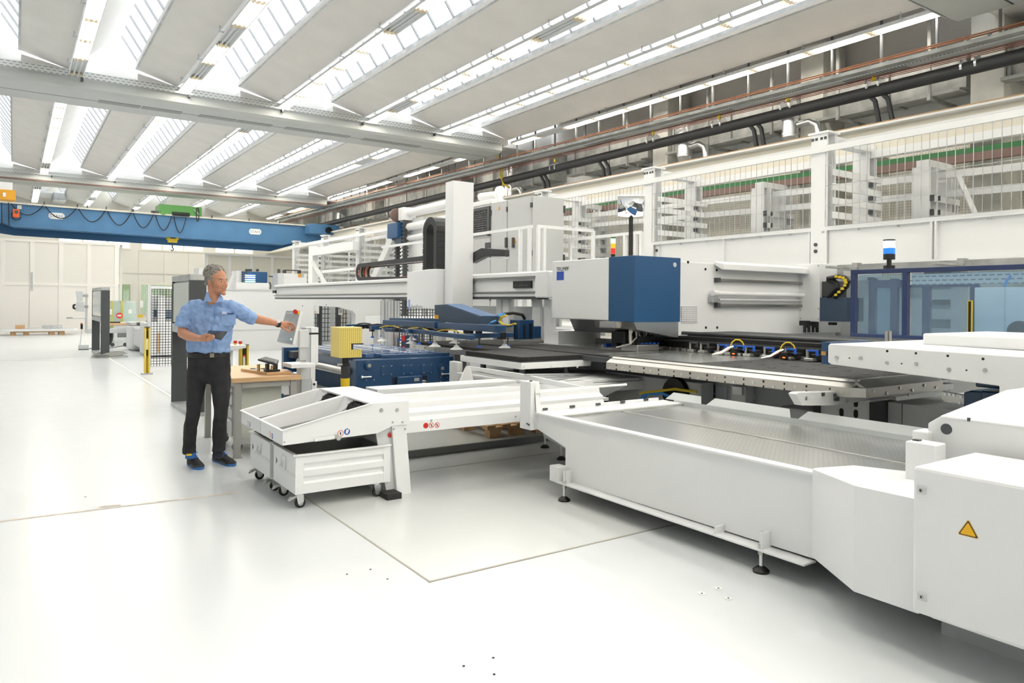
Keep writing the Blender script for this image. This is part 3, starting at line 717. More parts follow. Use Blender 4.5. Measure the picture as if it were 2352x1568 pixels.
# rear rack
t = thing('rear_storage_rack', 'low white rack with short shelf arms behind the mesh of the long storage rack', 'storage rack', (13, 12, 0))
for px, zt in ((1315, 478), (1726, 433), (2094, 386)):
    y = AX(px, 450, 12.75).y; z = AX(px, zt, 12.75).z
    for X in (12.75, 13.5): mb = MB(); hpost(mb, X, y, .3, 0, z); mb.build('post', WS, t)
    MB().box(12.8, 13.7, y - .25, y - .05, z, z + .12).build('cross_beam', WS, t)
    mb = MB()
    for k in range(7): zz_ = z - .5 - k * .24; mb.box(12.85, 13.75, y - .33, y - .3, zz_ - .1, zz_)
    mb.build('support_arm', WS, t)
    mb = MB()
    for k in range(7): zz_ = z - .5 - k * .24; mb.box(12.74, 12.78, y - .36, y - .3, zz_ - .1, zz_).box(12.95, 12.99, y - .36, y - .33, zz_ - .08, zz_)
    mb.build('bolt', DG, t)
mb = MB()
for p0, p1 in (((1521, 470), (2352, 372)), ((1521, 497), (2352, 420))): ymb(mb, p0, p1, 13.2, .08, .12, 12, 2)
mb.bar((12.9, AX(2190, 400, 12.75).y, AX(2190, 400, 12.75).z), (13.2, AX(2260, 470, 12.9).y, 2.4), .07, .07)
mb.build('rail', WS, t)
t = thing('cable_duct', 'green and brown cable channel running behind the wire mesh', 'cable channel', (13.6, 12, 3.6))
ymb(MB(), (1521, 443), (2352, 321), 13.62, .1, .1, 12, 2).build('green_band', GREENB, t)
ymb(MB(), (1521, 452), (2352, 334), 13.60, .1, .14, 12, 2).build('brown_band', BROWNB, t)

# left end portal of the rack with mesh (behind the gantry beam)
t = thing('portal_frame', 'white portal frame with diagonal brace at the far left end of the storage rack', 'frame', (10.6, 30, 0))
q = AX(709, 566, 10.6)
mb = MB(); mb.box(10.6, 10.85, q.y - .5, q.y, 0, q.z); mb.build('post', W_, t)
MB().box(10.6, 10.85, q.y - 5, q.y, q.z - .42, q.z - .1).build('beam', W_, t)
MB().bar((10.6, q.y - .5, q.z - .7), (10.6, q.y - 3.0, q.z - 2.2), .1, .14).build('diagonal_brace', WS, t)
MB().bar(AX(740, 624, 10.5), AX(815, 617, 10.5), .06, .1).build('guard_rail', W_, t)
# lifting unit with rollers and hoist chains
t = thing('lift_unit', 'white lifting frame with round beams and dark hoist chains left of the mast', 'lift', (9.6, 17, 0))
XL_ = 9.6
a = AX(926, 490, XL_); b = AX(1030, 460, XL_)
for dz, r in ((0, .12), (-.42, .11), (-.75, .08)): MB().cyl((XL_ + .1, a.y, a.z + dz), (XL_ + .1, b.y, a.z + dz + .03), r, 14).build('round_beam', W_, t, smooth=True)
MB().box(XL_ - .12, XL_ + .3, a.y - .25, a.y + .1, a.z - .22, a.z + .16).build('bearing_block', W_, t, .02)
MB().lathe((XL_ - .1, a.y + .25, a.z - .03), [(.2, -.04), (.2, .04)], 18, 'y').build('chain_wheel', BROWNB, t)
mb = MB()
for px in (914, 931):
    q = AX(px, 490, XL_); z = q.z
    mb.box(XL_ - .06, XL_ + .06, q.y - .035, q.y + .035, .9, z)
mb.build('chain', DG, t)
mb = MB()
for px in (914, 931):
    q = AX(px, 490, XL_); z = 1.0
    while z < q.z: mb.box(XL_ - .08, XL_ + .08, q.y - .07, q.y + .07, z, z + .05); z += .11
mb.build('chain_link', DG, t)
a, b = AX(903, 515, XL_), AX(926, 545, XL_); MB().box(XL_ - .2, XL_ + .1, b.y, a.y, b.z, a.z).build('gearbox', BL, t, .02)
a, b = AX(916, 545, XL_), AX(928, 563, XL_); MB().box(XL_ - .1, XL_ + .1, b.y, a.y, b.z, a.z).build('motor', BD, t, .02)
q = AX(945, 500, XL_ + .3); mb = MB(); hpost(mb, XL_ + .2, q.y, .9, 0, q.z - .05); mb.build('post', W_, t)
MB().bar((XL_, AX(903, 545, XL_).y, AX(903, 545, XL_).z), (XL_ + .0, AX(860, 640, XL_).y, AX(860, 640, XL_).z), .14, .28).build('diagonal_brace', W_, t)
MB().bar(AX(990, 600, 8.9), AX(945, 640, 8.9), .1, .16).build('diagonal_brace', W_, t)
q = AX(960, 565, XL_ + .3); mb = MB()
for dy in (0, .35, .7): mb.box(XL_ + .3, XL_ + .36, q.y - dy, q.y - dy - .05, 0, q.z + .1)
mb.box(XL_ + .3, XL_ + .36, q.y - 1.2, q.y, q.z + .08, q.z + .16); mb.build('service_ladder', W_, t)

# ================================================================== CABINETS ON THE PLATFORM
XC = 8.9
t = thing('electrical_cabinet', 'row of tall grey electrical cabinets on the platform right of the white mast', 'cabinet', (XC, 13, 1.2))
zc = (AX(1220, 447, XC).z + AX(1130, 468, XC).z) / 2; yc0 = AX(1220, 500, XC).y
ys = [yc0, AX(1165, 500, XC).y, AX(1128, 500, XC).y, AX(1070, 500, XC).y]
xe = AY(1294, 500, yc0).x
MB().box(XC + .02, xe, yc0 + .01, ys[3], 1.1, zc - .01).build('body', GC, t, .01)
for i in range(2): MB().box(XC, XC + .03, ys[i] + .02, ys[i + 1] - .02, 1.15, zc).build('door', GC, t, .006)
MB().box(XC, XC + .03, (ys[0] + ys[1]) / 2 - .2, (ys[0] + ys[1]) / 2 - .19, 1.15, zc - .01).build('door_joint', DG, t)
MB().box(XC, XC + .03, ys[2] + .03, ys[3], 1.15, AX(1100, 545, XC).z - .05).build('door', GC, t, .006)
MB().box(XC + .03, xe, yc0 - .02, yc0 + .01, 1.15, zc).build('side_panel', GC, t, .006)
mb = MB(); z0 = AX(1100, 540, XC).z; mb.grid('x', XC - .02, ys[2] + .08, ys[3], z0, zc - .12, .05, .05, .008); mb.build('grille', DG, t)
MB().box(XC - .01, XC + .0, ys[2] + .05, ys[3], z0, zc - .12).build('grille_backing', mat('grille_back', (.45, .45, .45), .7), t)
mb = MB().box(XC - .04, XC, ys[2] + .03, ys[2] + .1, z0 - .05, zc - .08).box(XC - .04, XC, ys[2] + .03, ys[3], zc - .12, zc - .06); mb.build('grille_frame', DG, t)
mb = MB()
for y in (ys[0], ys[1], ys[2]):
    for z in (zc - .15, zc - 1.15, zc - 2.1): mb.box(XC - .02, XC + .03, y - .018, y + .018, z - .10, z)
for z in (zc - .15, zc - 1.2): mb.box(xe - .02, xe + .02, yc0 - .04, yc0 + .02, z - .15, z)
mb.build('hinge', DG, t)
for px in (1163, 1179):
    q = AX(px, 556, XC - .02); MB().box(XC - .05, XC, q.y - .03, q.y + .03, q.z - .12, q.z + .10).build('door_handle', DG, t, .01)
q = AX(1147, 478, XC); MB().prism([(q.y - .04, q.z - .03), (q.y + .04, q.z - .03), (q.y, q.z + .045)], 'x', XC - .01, XC).build('warning_sticker', OR_, t)
q = AX(1183, 554, XC); MB().prism([(q.y - .05, q.z - .04), (q.y + .05, q.z - .04), (q.y, q.z + .06)], 'x', XC - .01, XC).build('warning_sticker', OR_, t)
q = AX(1120, 563, XC); MB().box(XC - .01, XC, q.y - .12, q.y + .1, q.z - .07, q.z + .06).build('switch_plate', DG, t)
t = thing('platform', 'white platform carrying the grey electrical cabinets behind the gantry beam', 'platform', (9.5, 13, 0))
MB().box(8.3, 10.8, 10.2, 19.5, 1.0, 1.1).build('deck', W_, t)
mb = MB()
for x in (8.4, 10.6):
    for y in (10.4, 13, 16, 19.3): mb.box(x, x + .15, y - .1, y + .1, 0, 1.0)
mb.build('support', W_, t)
mb = MB(); mb.box(8.3, 8.35, 10.2, 19.5, .8, 1.1); mb.build('fascia', W_, t)
# motor on the cabinet roof
q = AX(1110, 455, XC); t = thing('roof_fan', 'white fan unit on the cabinet roof just right of the mast', 'fan', (XC + .3, q.y, zc))
MB().box(XC + .05, XC + .6, q.y - .3, q.y + .9, zc + .01, zc + .12).build('base', W_, t, .02)
MB().cyl((XC + .3, q.y + .6, zc + .28), (XC + .3, q.y - .2, zc + .24), .09, 14).build('motor', WS, t, smooth=True)
MB().lathe((XC + .3, q.y - .25, zc + .3), [(.13, -.03), (.13, .03)], 16, 'y').build('fan_housing', W_, t)
MB().prism([(q.y - .5, zc), (q.y - .35, zc), (q.y - .1, zc + .24), (q.y - .2, zc + .28)], 'x', XC + .2, XC + .3).build('bracket', W_, t)
# railings
def railing(name, label, pts, zt, zb_, posts):
    """pts: plan polyline"""
    t = thing('railing', label, 'railing', (pts[0][0], pts[0][1], zb_))
    for z, nm in ((zt, 'top_rail'), ((zt + zb_) / 2 + .05, 'mid_rail')):
        mb = MB()
        for i in range(len(pts) - 1): mb.bar((*pts[i], z), (*pts[i + 1], z), .05, .06)
        mb.build(nm, W_, t)
    mb = MB()
    for x, y in posts: mb.box(x - .03, x + .03, y - .03, y + .03, zb_, zt)
    mb.build('rail_post', W_, t); return t
XR_ = 8.35
zt = AX(1222, 520, XR_).z; yk = AX(1222, 520, XR_).y
xk = AY(1355, 533, yk).x
railing('railing', 'white tube railing in front of the grey electrical cabinets', [(XR_, yk + 7), (XR_, yk)], zt, 1.1,
        [(XR_, AX(px, 600, XR_).y) for px in (1195, 1216)])
railing('railing', 'white tube railing turning away right of the grey cabinets', [(XR_ + .06, yk - .1), (xk, yk - .1)], zt, 1.1,
        [(XR_ + .08, yk - .1), (XR_ + .22, yk - .1), (xk, yk - .1)])
a = AX(1300, 560, 10.2)
railing('railing', 'white tube railing behind the signal lamp and mirror pole', [(10.2, a.y), (10.2, AX(1473, 540, 10.2).y)], AX(1410, 540, 10.2).z, 1.1,
        [(10.2, AX(px, 560, 10.2).y) for px in (1310, 1436, 1460, 1473)])

# ================================================================== PUNCHING MACHINE
XH = 6.2; k_ = XH / 6.5
yA, yB, yC_ = 8.46 * k_, AX(1398, 650, XH).y, AX(1458, 650, XH).y
zT, zB = 1.5 + (2.116 - 1.5) * k_, 1.5 + (1.272 - 1.5) * k_
t = thing('punching_machine', 'large white and blue sheet metal punching machine with a projecting head', 'machine', (7.5, 6.5, 0))
xb = AY(1563, 650, yC_).x
MB().box(XH, xb + 1.2, yB, yA, zB + .01, zT).build('head_cover', W_, t, .012)
MB().box(XH - .004, xb, yC_, yB - .004, zB, zT + .004).build('head_front', BL, t, .006)
# left facet of the blue cap shares the one blue paint
q = AX(1287, 625, XH)
lg = MB().box(XH - .003, XH, AX(1295, 640, XH).y, AX(1279, 640, XH).y, AX(1287, 643, XH).z, AX(1287, 623.5, XH).z).build('logo_square', mat('logo_blue', (.03, .09, .50), .4), t)
text('TRUMPF', .075, (XH - .002, AX(1278, 620, XH).y, AX(1278, 622.5, XH).z), YL, (0, 0, 1), BK, 'lettering', t)
q = AY(1549, 608, yC_); MB().lathe((q.x, yC_ - .01, q.z), [(.03, 0), (.03, .02)], 14, 'y').build('lock', AL, t)
# underside of the head: steel prism and tool parts
a = AY(1458, 742, yC_); b = AY(1563, 775, yC_)
MB().prism([(XH + .0, zB), (xb - .02, zB), (xb - .02, b.z + .0), (XH + .75, b.z), (XH + .05, zB - .09)], 'y', yC_ + .01, yC_ + .75).build('head_underside', ST, t)
MB().box(XH - .02, XH + .3, yC_ + .3, AX(1380, 740, XH).y, zB - .08, zB - .003).build('steel_plate', ST, t)
random.seed(3)
q = FL(1455, 806, .92)
nx, ny = XH + .42, yC_ + .35
MB().box(nx - .18, nx + .2, ny - .16, ny + .14, .905, .99).build('die_block', ST, t, .01)
MB().box(nx - .12, nx + .12, ny - .1, ny + .1, .99, 1.05).build('tool_holder', DG, t, .01)
mb = MB()
for i in range(12): x = nx - .2 + i * .035; mb.cyl((x, ny + random.uniform(-.1, .1), 1.0), (x + random.uniform(-.03, .05), ny + random.uniform(-.1, .1), zB), random.uniform(.014, .026), 8)
mb.build('tool_rods', ST, t, smooth=True)
mb = MB().box(nx - .26, nx - .12, ny + .0, ny + .2, 1.0, 1.16).box(nx + .14, nx + .34, ny - .05, ny + .15, 1.03, zB).box(nx - .07, nx + .10, ny + .0, ny + .2, 1.06, zB).box(nx - .2, nx + .5, ny + .2, ny + .3, .96, 1.14).box(nx - .14, nx + .02, ny - .14, ny - .02, 1.02, 1.09).box(nx + .34, nx + .55, ny + .0, ny + .2, .96, 1.06)
mb.build('tool_body', BK, t, .01)
mb = MB()
for i in range(8): x = nx - .18 + i * .06; mb.tube([(x, ny - .1, 1.02), (x + .04, ny - .2, 1.1), (x + .06, ny - .15, 1.18), (x + .08, ny, zB)], .009, 6)
mb.build('hose', BK, t, smooth=True)
mb = MB()
for i in range(5): mb.box(nx - .12 + i * .07, nx - .09 + i * .07, ny - .17, ny - .155, 1.0, 1.012)
mb.build('connector', BLUEH, t)
MB().tube([(nx - .3, ny + .1, .95), (nx - .2, ny - .05, 1.0), (nx - .14, ny - .1, 1.08), (nx - .1, ny - .05, 1.16)], .010, 6).build('white_hose', WS, t, smooth=True)
# long body panel
ybp = yC_ + .1
xE = 10.75; zP = AY(1563, 600, ybp).z; zQ = AY(1563, 774, ybp).z
MB().box(xb - .05, xE, ybp, ybp + 1.0, zQ, min(zP, 2.15)).build('body_panel', W_, t, .01)
q = AY(1640, 650, ybp).x; q2 = AY(1835, 650, ybp).x
zc1 = AY(1660, 604, ybp).z
MB().prism([(ybp - .16, zc1 - .02), (ybp - .16, zc1 - .1), (ybp - .13, zc1 - .1), (ybp, zc1 - .03), (ybp, zc1 + .02)], 'x', q, q2 + .9).build('hood', W_, t, .01)
for nm, pa, h, m_ in (('guide_rail', (1651, 640), .04, ST), ('guide_rail', (1651, 697), .045, ST)):
    z = AY(*pa, ybp).z; MB().box(q + .03, q2 + .9, ybp - .06, ybp, z - h, z).build(nm, STD, t, .008)
    MB().box(q + .0, q + .05, ybp - .07, ybp, z - h - .01, z + .01).build('rail_end', DG, t)
z = AY(1651, 674, ybp).z; MB().cyl((q - .05, ybp - .07, z), (q2 + .9, ybp - .07, z), .03, 14).build('spindle', W_, t, smooth=True)
z2 = AY(1645, 688, ybp).z; MB().box(q - .12, q + .0, ybp - .08, ybp, z2 - .04, z2 + .03).build('spindle_bearing', GV, t, .01)
MB().cyl((q + .05, ybp - .05, z2), (q2 + .9, ybp - .05, z2 + .01), .012, 10).build('drive_rod', WS, t, smooth=True)
MB().lathe((q - .12, ybp - .08, z), [(.04, 0), (.04, .10)], 14, 'x').build('spindle_nut', WS, t)
mb = MB()
for px, py in ((1620, 618), (1646, 620), (1621, 752), (1647, 752), (1580, 602)):
    c = AY(px, py, ybp); mb.lathe((c.x, ybp - .006, c.z), [(.018, 0), (.018, .01)], 8, 'y')
mb.build('bolt', BK, t)
a, b = AY(1564, 704, ybp), AY(1599, 740, ybp); MB().box(a.x, b.x, ybp - .012, ybp, b.z, a.z).build('vent_panel', VENTD, t)
# carriage with tool changer
Y0_ = ybp - .2
for _ in range(40):
    X0_ = AY(1883, 670, Y0_).x; Y0_ += .5 * (ybp - AX(1835, 670, X0_).y)
zca, zcb = AX(1850, 606, X0_).z, AX(1850, 738, X0_).z
xcr = AY(1923, 650, Y0_).x
MB().box(X0_, xcr, Y0_, ybp + .05, zcb, zca).build('carriage', W_, t, .008)
mb = MB()
for px, py in ((1839, 652), (1839, 712), (1839, 731), (1880, 610), (1880, 708), (1880, 732)): c2 = AX(px, py, X0_); mb.lathe((X0_ - .008, c2.y, c2.z), [(.010, 0), (.010, .01)], 8, 'x')
mb.build('screw', GV, t)
za2, zb2_ = AX(1884, 683, X0_).z, AX(1884, 737, X0_).z; Y1_ = AX(1945, 700, X0_).y
MB().box(X0_ - .005, AY(1957, 700, Y1_).x + .3, Y1_, Y0_ - .002, zb2_, za2).build('blue_cover', BD, t, .006)
a3, b3 = AX(1887, 646, X0_ + .05), AX(1922, 682, X0_ + .05); MB().box(X0_ + .05, X0_ + .3, b3.y, a3.y, b3.z, a3.z).build('control_module', DG, t, .01)
def arc(px0, s=1.0):
    pts = [(1902, 639), (1925, 635), (1940, 637), (1948, 646), (1944, 658), (1930, 672), (1917, 683)] if s == 1 else [(1902, 643), (1915, 644), (1923, 650), (1925, 660), (1915, 670), (1903, 683)]
    return [AX(x, y, X0_ + .02 - (.03 if s == 1 else 0)) for x, y in pts]
for s in (1, 0): MB().tube(arc(0, s), (.05), 8, r2=.03).build('energy_chain', BK, t, smooth=False)
mb = MB(); pts = arc(0, 1)
for i in range(9): u = i / 9 * (len(pts) - 2) + 1; k2 = int(u); p = pts[k2].lerp(pts[min(k2 + 1, 6)], u - k2); mb.box(p.x - .055, p.x - .045, p.y - .02, p.y + .02, p.z - .015, p.z + .015)
mb.build('chain_cables', CABLEY, t)
mb = MB()
for px in (1857, 1876):
    c = AY(px, 738, Y0_ + .1)
    mb.box(c.x - .05, c.x + .05, c.y, c.y + .12, c.z - .06, c.z + .01).box(c.x - .07, c.x - .05, c.y, c.y + .04, c.z - .16, c.z - .05).box(c.x + .03, c.x + .05, c.y, c.y + .04, c.z - .16, c.z - .05).box(c.x - .07, c.x + .05, c.y, c.y + .04, c.z - .09, c.z - .05)
c = AX(1908, 740, X0_ + .05); mb.box(c.x, c.x + .1, c.y - .04, c.y + .04, c.z - .04, c.z)
mb.build('gripper_claw', BK, t, .005)
# machine body under the head
MB().box(XH + 1.1, 10.6, ybp - .0, ybp + 1.2, 0, zQ + .01).build('lower_body', WG, t)
MB().box(XH + .2, 8.2, 8.2, 10.6, .0, .78).build('rear_base', WS, t, .02)
# dark housings under the head, left
a, b = AX(1308, 735, XH + .5), AX(1400, 760, XH + .5)
MB().prism([(XH + .5, zB), (XH + 1.1, zB), (XH + 1.1, b.z - .05), (XH + .6, b.z - .03)], 'y', yB + .15, a.y).build('dark_housing', DG, t)
a, b = FL(1352, 768, 1.0), FL(1400, 775, 1.0); MB().prism([(7.4, .98), (7.9, .98), (7.9, 1.06), (7.45, 1.08)], 'y', 7.3, 8.1).build('brass_roller', mat('brass', (.40, .25, .10), .45, metal=.4), t)
MB().box(7.3, 8.4, 7.2, 11.0, .90, .95).build('steel_bench', ST, t)
a = AX(1267, 745, 7.2); MB().box(7.2, 7.7, AX(1312, 750, 7.2).y, AX(1267, 750, 7.2).y, 1.0, 1.1).build('tread_plate', AL, t, .01)

# signal tower, mirror
q = AX(1408, 590, XH + .25)
t = thing('signal_lamp', 'signal lamp with lit green, orange and red rings on top of the machine head', 'signal lamp', (XH + .25, q.y, zT))
def rings(c, r, segs, t):
    z = c[2]
    for nm, h, m_ in segs: MB().lathe((c[0], c[1], z), [(r, 0), (r, h - .004)], 16).build(nm, m_, t, smooth=True); z += h
zt_ = AX(1408, 546, XH + .25).z; hh = (zt_ - zT)
rings((XH + .25, q.y, zT), .029, (('lamp_base', hh * .24, BK), ('red_ring', hh * .27, LRED), ('orange_ring', hh * .24, LORANGE), ('green_ring', hh * .22, LGREEN)), t)
MB().lathe((XH + .25, q.y, zT + hh * .97), [(.03, 0), (.03, hh * .05)], 16).build('lamp_cap', mat('cap_green', (.01, .18, .04), .4), t, smooth=True)
q = AX(1448, 588, XH + .6); ym = q.y
t = thing('convex_mirror', 'convex rectangular mirror on a black pole above the blue machine head', 'mirror', (XH + .6, ym, zT))
zm0, zm1 = AX(1448, 496, XH + .6).z, AX(1448, 449, XH + .6).z
MB().box(XH + .585, XH + .625, ym - .02, ym + .02, zT, zm0 + .1).build('pole', BK, t)
wd = (AX(1407, 470, XH + .6) - AX(1479, 470, XH + .6)).length * .5
nrm = Vector((-.50, -.62, -.42)).normalized(); rg = Vector((0, 0, 1)).cross(nrm).normalized() * -1; rg = -nrm.cross(Vector((0, 0, 1))).normalized(); uu = rg.cross(nrm).normalized()
if uu.z < 0: uu = -uu
mc = Vector((XH + .6, ym, (zm0 + zm1) / 2)); hw, hh2 = .17, (zm1 - zm0) / 2
def mface(mb, w2, h2, off, n=10, bulge=.05):
    ring = []
    g = [[mc + rg * (w2 * (2 * i / n - 1)) + uu * (h2 * (2 * j / n - 1)) + nrm * (off + bulge * (1 - (2 * i / n - 1) ** 2) * 1.0 + bulge * .5 * (1 - (2 * j / n - 1) ** 2)) for i in range(n + 1)] for j in range(n + 1)]
    vs = [p for r_ in g for p in r_]; fs = [(j * (n + 1) + i, j * (n + 1) + i + 1, (j + 1) * (n + 1) + i + 1, (j + 1) * (n + 1) + i) for j in range(n) for i in range(n)]
    return mb.add(vs, fs)
mface(MB(), hw, hh2, .02).build('mirror_glass', MIRROR, t, smooth=True)
mb = MB(); mb.loft([[mc + rg * (sx * (hw + .012)) + uu * (sy * (hh2 + .012)) + nrm * o for sx, sy in ((-1, -1), (1, -1), (1, 1), (-1, 1))] for o in (-.01, .022)]); mb.build('mirror_frame', W_, t, .008)
q = AX(2042, 615, 9.6)
t = thing('signal_lamp', 'signal lamp with white and blue rings in front of the big white girder', 'signal lamp', q)
z1 = AX(2042, 551, 9.6).z; hh = z1 - q.z
MB().cyl(q, q + Vector((0, 0, hh * .3)), .03, 10).build('stand', BK, t); MB().lathe(q + Vector((0, 0, -.02)), [(.07, 0), (.07, .05)], 12).build('foot', BK, t)
rings((q.x, q.y, q.z + hh * .3), .072, (('lamp_base', hh * .2, BK), ('blue_ring', hh * .22, LBLUE), ('white_ring', hh * .26, LWHITE)), t)
MB().lathe((q.x, q.y, z1 - .015), [(.073, 0), (.073, .02)], 16).build('lamp_cap', DG, t)

# ================================================================== GANTRY LOADER
XG = 6.4
yg0 = AX(1236, 650, XG).y; yg1 = AX(633, 670, XG).y
zg1 = (AX(1199, 626, XG).z + AX(632, 654, XG).z) / 2; zg0 = (AX(1199, 688, XG).z + AX(632, 686, XG).z) / 2
t = thing('gantry_beam', 'long white horizontal gantry beam with steel guide rails', 'gantry beam', (XG, 14, 1.5))
H = zg1 - zg0
MB().prism([(XG, zg0 + .2 * H), (XG, zg0 + .8 * H), (XG - .04, zg0 + .84 * H), (XG - .04, zg1 - .02), (XG - .02, zg1), (XG + .3, zg1), (XG + .3, zg0 + .1), (XG, zg0 + .1)], 'y', yg0, yg1).build('beam_body', W_, t, .006)
MB().box(XG - .05, XG + .01, yg0, yg1, zg0 + .77 * H, zg0 + .82 * H).build('guide_rail', STD, t)
MB().box(XG - .05, XG + .01, yg0, yg1 + .05, zg0 + .24 * H, zg0 + .29 * H).build('guide_rail', STD, t)
MB().box(XG - .03, XG + .25, yg0, yg1, zg0 + .1 * H, zg0 + .22 * H).build('lower_flange', WS, t)
MB().box(XG - .02, XG + .2, yg0, yg1, zg0, zg0 + .1 * H).build('toothed_rack', DG, t)
MB().box(XG - .06, XG + .3, AX(1268, 650, XG).y + .02, yg0, zg0 + .02, zg1).build('end_block', W_, t, .02)
MB().box(XG - .05, XG + .06, yg1 - .1, yg1 + .15, zg0 + .42 * H, zg0 + .62 * H).build('end_buffer', BK, t)
a, b = AX(1182, 646, XG), AX(1223, 661, XG); MB().box(XG - .03, XG, b.y, a.y, b.z, a.z).build('connector_strip', BK, t)
mb = MB()
for i in range(7): mb.box(XG - .035, XG - .03, b.y + .08 + i * .05, b.y + .11 + i * .05, b.z + .03, b.z + .06)
mb.build('plug', DG, t)
mb = MB()
for px, x_ in ((1245, 0), (1150, 0), (1180, .5)): y = AX(px, 700, XG).y; mb.box(XG + .1 + x_, XG + .2 + x_, y - .08, y + .08, 0, zg0)
mb.box(XG + .1, XG + .9, 8.3, 8.6, .75, 1.1); mb.build('support', WS, t)
a, b = AX(1187, 705, XG + .2), AX(1265, 745, XG + .2)
MB().box(XG + .35, XG + .4, 8.6, 11.5, 1.15, 1.45).box(XG + .1, XG + .14, 8.75, 8.95, 1.0, zg0).box(XG + .1, XG + .14, 9.8, 9.95, 1.0, zg0).build('bracket_plate', WL, t, .005)

XM = 5.95
t = thing('gantry_mast', 'tall white lifting mast with black drag chain on the gantry beam', 'mast', (XM, 10.5, 1.4))
a, b, c = AX(1021.5, 650, XM), AX(1039.5, 650, XM), AX(1086.5, 650, XM)
zt = AX(1039, 415, XM).z
ymast = a.y
xm2 = AY(1086.5, 600, b.y).x
mb = MB().prism([(XM, a.y), (XM, b.y), (xm2, b.y), (xm2, a.y)], 'z', AX(1060, 700, XM).z - .05, zt)
mb.build('mast_column', W_, t, .004)
# drag chain loop next to the mast
X0 = XM - .02; X1 = AY(1034, 600, AX(1003, 600, X0).y).x
cl, cr2 = AX(972, 560, X0), AX(1003, 560, X0)
yc2 = (cl.y + cr2.y) / 2; rr = (cl.y - cr2.y) / 2; zarc = AX(988, 500, X0).z - rr; zlow = AX(985, 640, X0).z
th_ = rr * .42
def chain_loop(mb, r_out, r_in):
    out = [(yc2 + r_out, zlow)] + [(yc2 + r_out * math.cos(math.pi * i / 14), zarc + r_out * math.sin(math.pi * i / 14)) for i in range(15)] + [(yc2 - r_out, zlow)]
    inn = [(yc2 + r_in, zlow)] + [(yc2 + r_in * math.cos(math.pi * i / 14), zarc + r_in * math.sin(math.pi * i / 14)) for i in range(15)] + [(yc2 - r_in, zlow)]
    for i in range(len(out) - 1):
        a0, a1, b0, b1 = out[i], out[i + 1], inn[i], inn[i + 1]
        mb.prism([a0, a1, b1, b0], 'x', X0, X1)
    return mb
chain_loop(MB(), rr * .97, rr * .97 - th_).build('drag_chain', CH2, t)
mb = MB(); z = zlow + .04
while z < zarc: 
    mb.box(X0 - .006, X1 + .006, yc2 - rr, yc2 - rr + .05, z, z + .085); mb.box(X0 - .006, X1 + .006, yc2 + rr - .05, yc2 + rr, z, z + .085); z += .1
for i in range(9):
    an = math.pi * (i + .5) / 9; p = Vector((0, math.cos(an), math.sin(an))); c0 = Vector((0, yc2, zarc)) + p * (rr - .02); tn = Vector((0, -math.sin(an), math.cos(an)))
    mb.loft([[Vector((x, 0, 0)) + c0 + p * s1 * .03 + tn * s2 * .05 for s1, s2 in ((-1, -1), (1, -1), (1, 1), (-1, 1))] for x in (X0 - .006, X1 + .006)])
mb.build('chain_link', CH2, t)
a, b = AX(990, 625, XM - .05), AX(1001, 703, XM - .05); MB().box(XM - .05, AY(1040, 650, b.y).x, b.y, a.y, b.z, a.z).build('black_cover', CH2, t, .01)
a, b, c = AX(935, 626, XM - .15), AX(982, 628, XM - .15), AX(1001, 710, XM - .15)
cv = MB().prism([(a.y, c.z + .03), (c.y + .02, c.z), (c.y, c.z + .02), (c.y, a.z + .03), (b.y, a.z + .035), ((a.y + b.y) / 2, a.z + .02), (a.y, a.z)], 'x', XM - .15, XM + .1).build('carriage_cover', W_, t, .01)
q = AX(939, 697, XM - .15); MB().box(XM - .153, XM - .15, q.y - .05, q.y + .02, q.z - .09, q.z + .07).build('logo_stripe', mat('pale_logo_blue', (.25, .38, .75), .5), cv)
text('SheetMaster', .09, (XM - .152, q.y - .08, q.z - .08), YL, (0, 0, 1), mat('soft_grey_print', (.35, .37, .40), .5), 'lettering', cv)
# angled dark arm on the right of the mast
xa_ = xm2 + .02; a = AX(1087, 604, xa_); b = AX(1105, 571, xa_); c = AX(1158, 573, xa_); d = AX(1158, 588, xa_); e = AX(1115, 588, xa_)
MB().prism([(a.y + .05, a.z - .0), (a.y + .05, a.z + .17), (b.y, b.z + .01), (c.y, c.z), (d.y, d.z), (e.y, e.z), (e.y + .1, e.z - .02)], 'x', xa_, xa_ + .1).build('angled_arm', CH2, t, .006)
MB().box(xa_ + .02, xa_ + .15, d.y + .1, e.y, d.z - .03, d.z - .002).build('arm_underside', AL, t)
# horizontal energy chain lying on the beam
t = thing('energy_chain', 'black energy chain full of orange cables lying along the gantry beam', 'cable chain', (XG + .2, 14, zg1))
X0 = XG + .02; X1 = XG + .32
yl = AX(817, 620, X0).y; zu = AX(818, 606, X0).z; yr = AX(972, 595, X0).y; zr_ = AX(972, 590, X0).z
rad = (zu - zg1) / 2 * .98; zc_ = zg1 + rad + .005; r_in = rad * .55
out = []; inn = []
for i in range(13): an = math.pi / 2 + math.pi * i / 12; out.append((yl - rad * math.cos(an) - rad, zc_ + rad * math.sin(an))); inn.append((yl - r_in * math.cos(an) - rad, zc_ + r_in * math.sin(an)))
mb = MB()
for i in range(12): mb.prism([out[i], out[i + 1], inn[i + 1], inn[i]], 'x', X0, X0 + .02); mb.prism([out[i], out[i + 1], inn[i + 1], inn[i]], 'x', X1 - .02, X1)
for X in (X0, X1 - .02):
    mb.prism([(yl - rad, zu), (yr, zr_ + .02), (yr, zr_ - .07), (yl - rad, zu - rad * .45)], 'x', X, X + .02)
    mb.prism([(yl - rad, zg1 + .005), (yl - 3.2, zg1 + .005), (yl - 3.2, zg1 + .02), (yl - rad, zg1 + rad * .45)], 'x', X, X + .02)
mb.build('chain_side', CH2, t)
mb = MB()
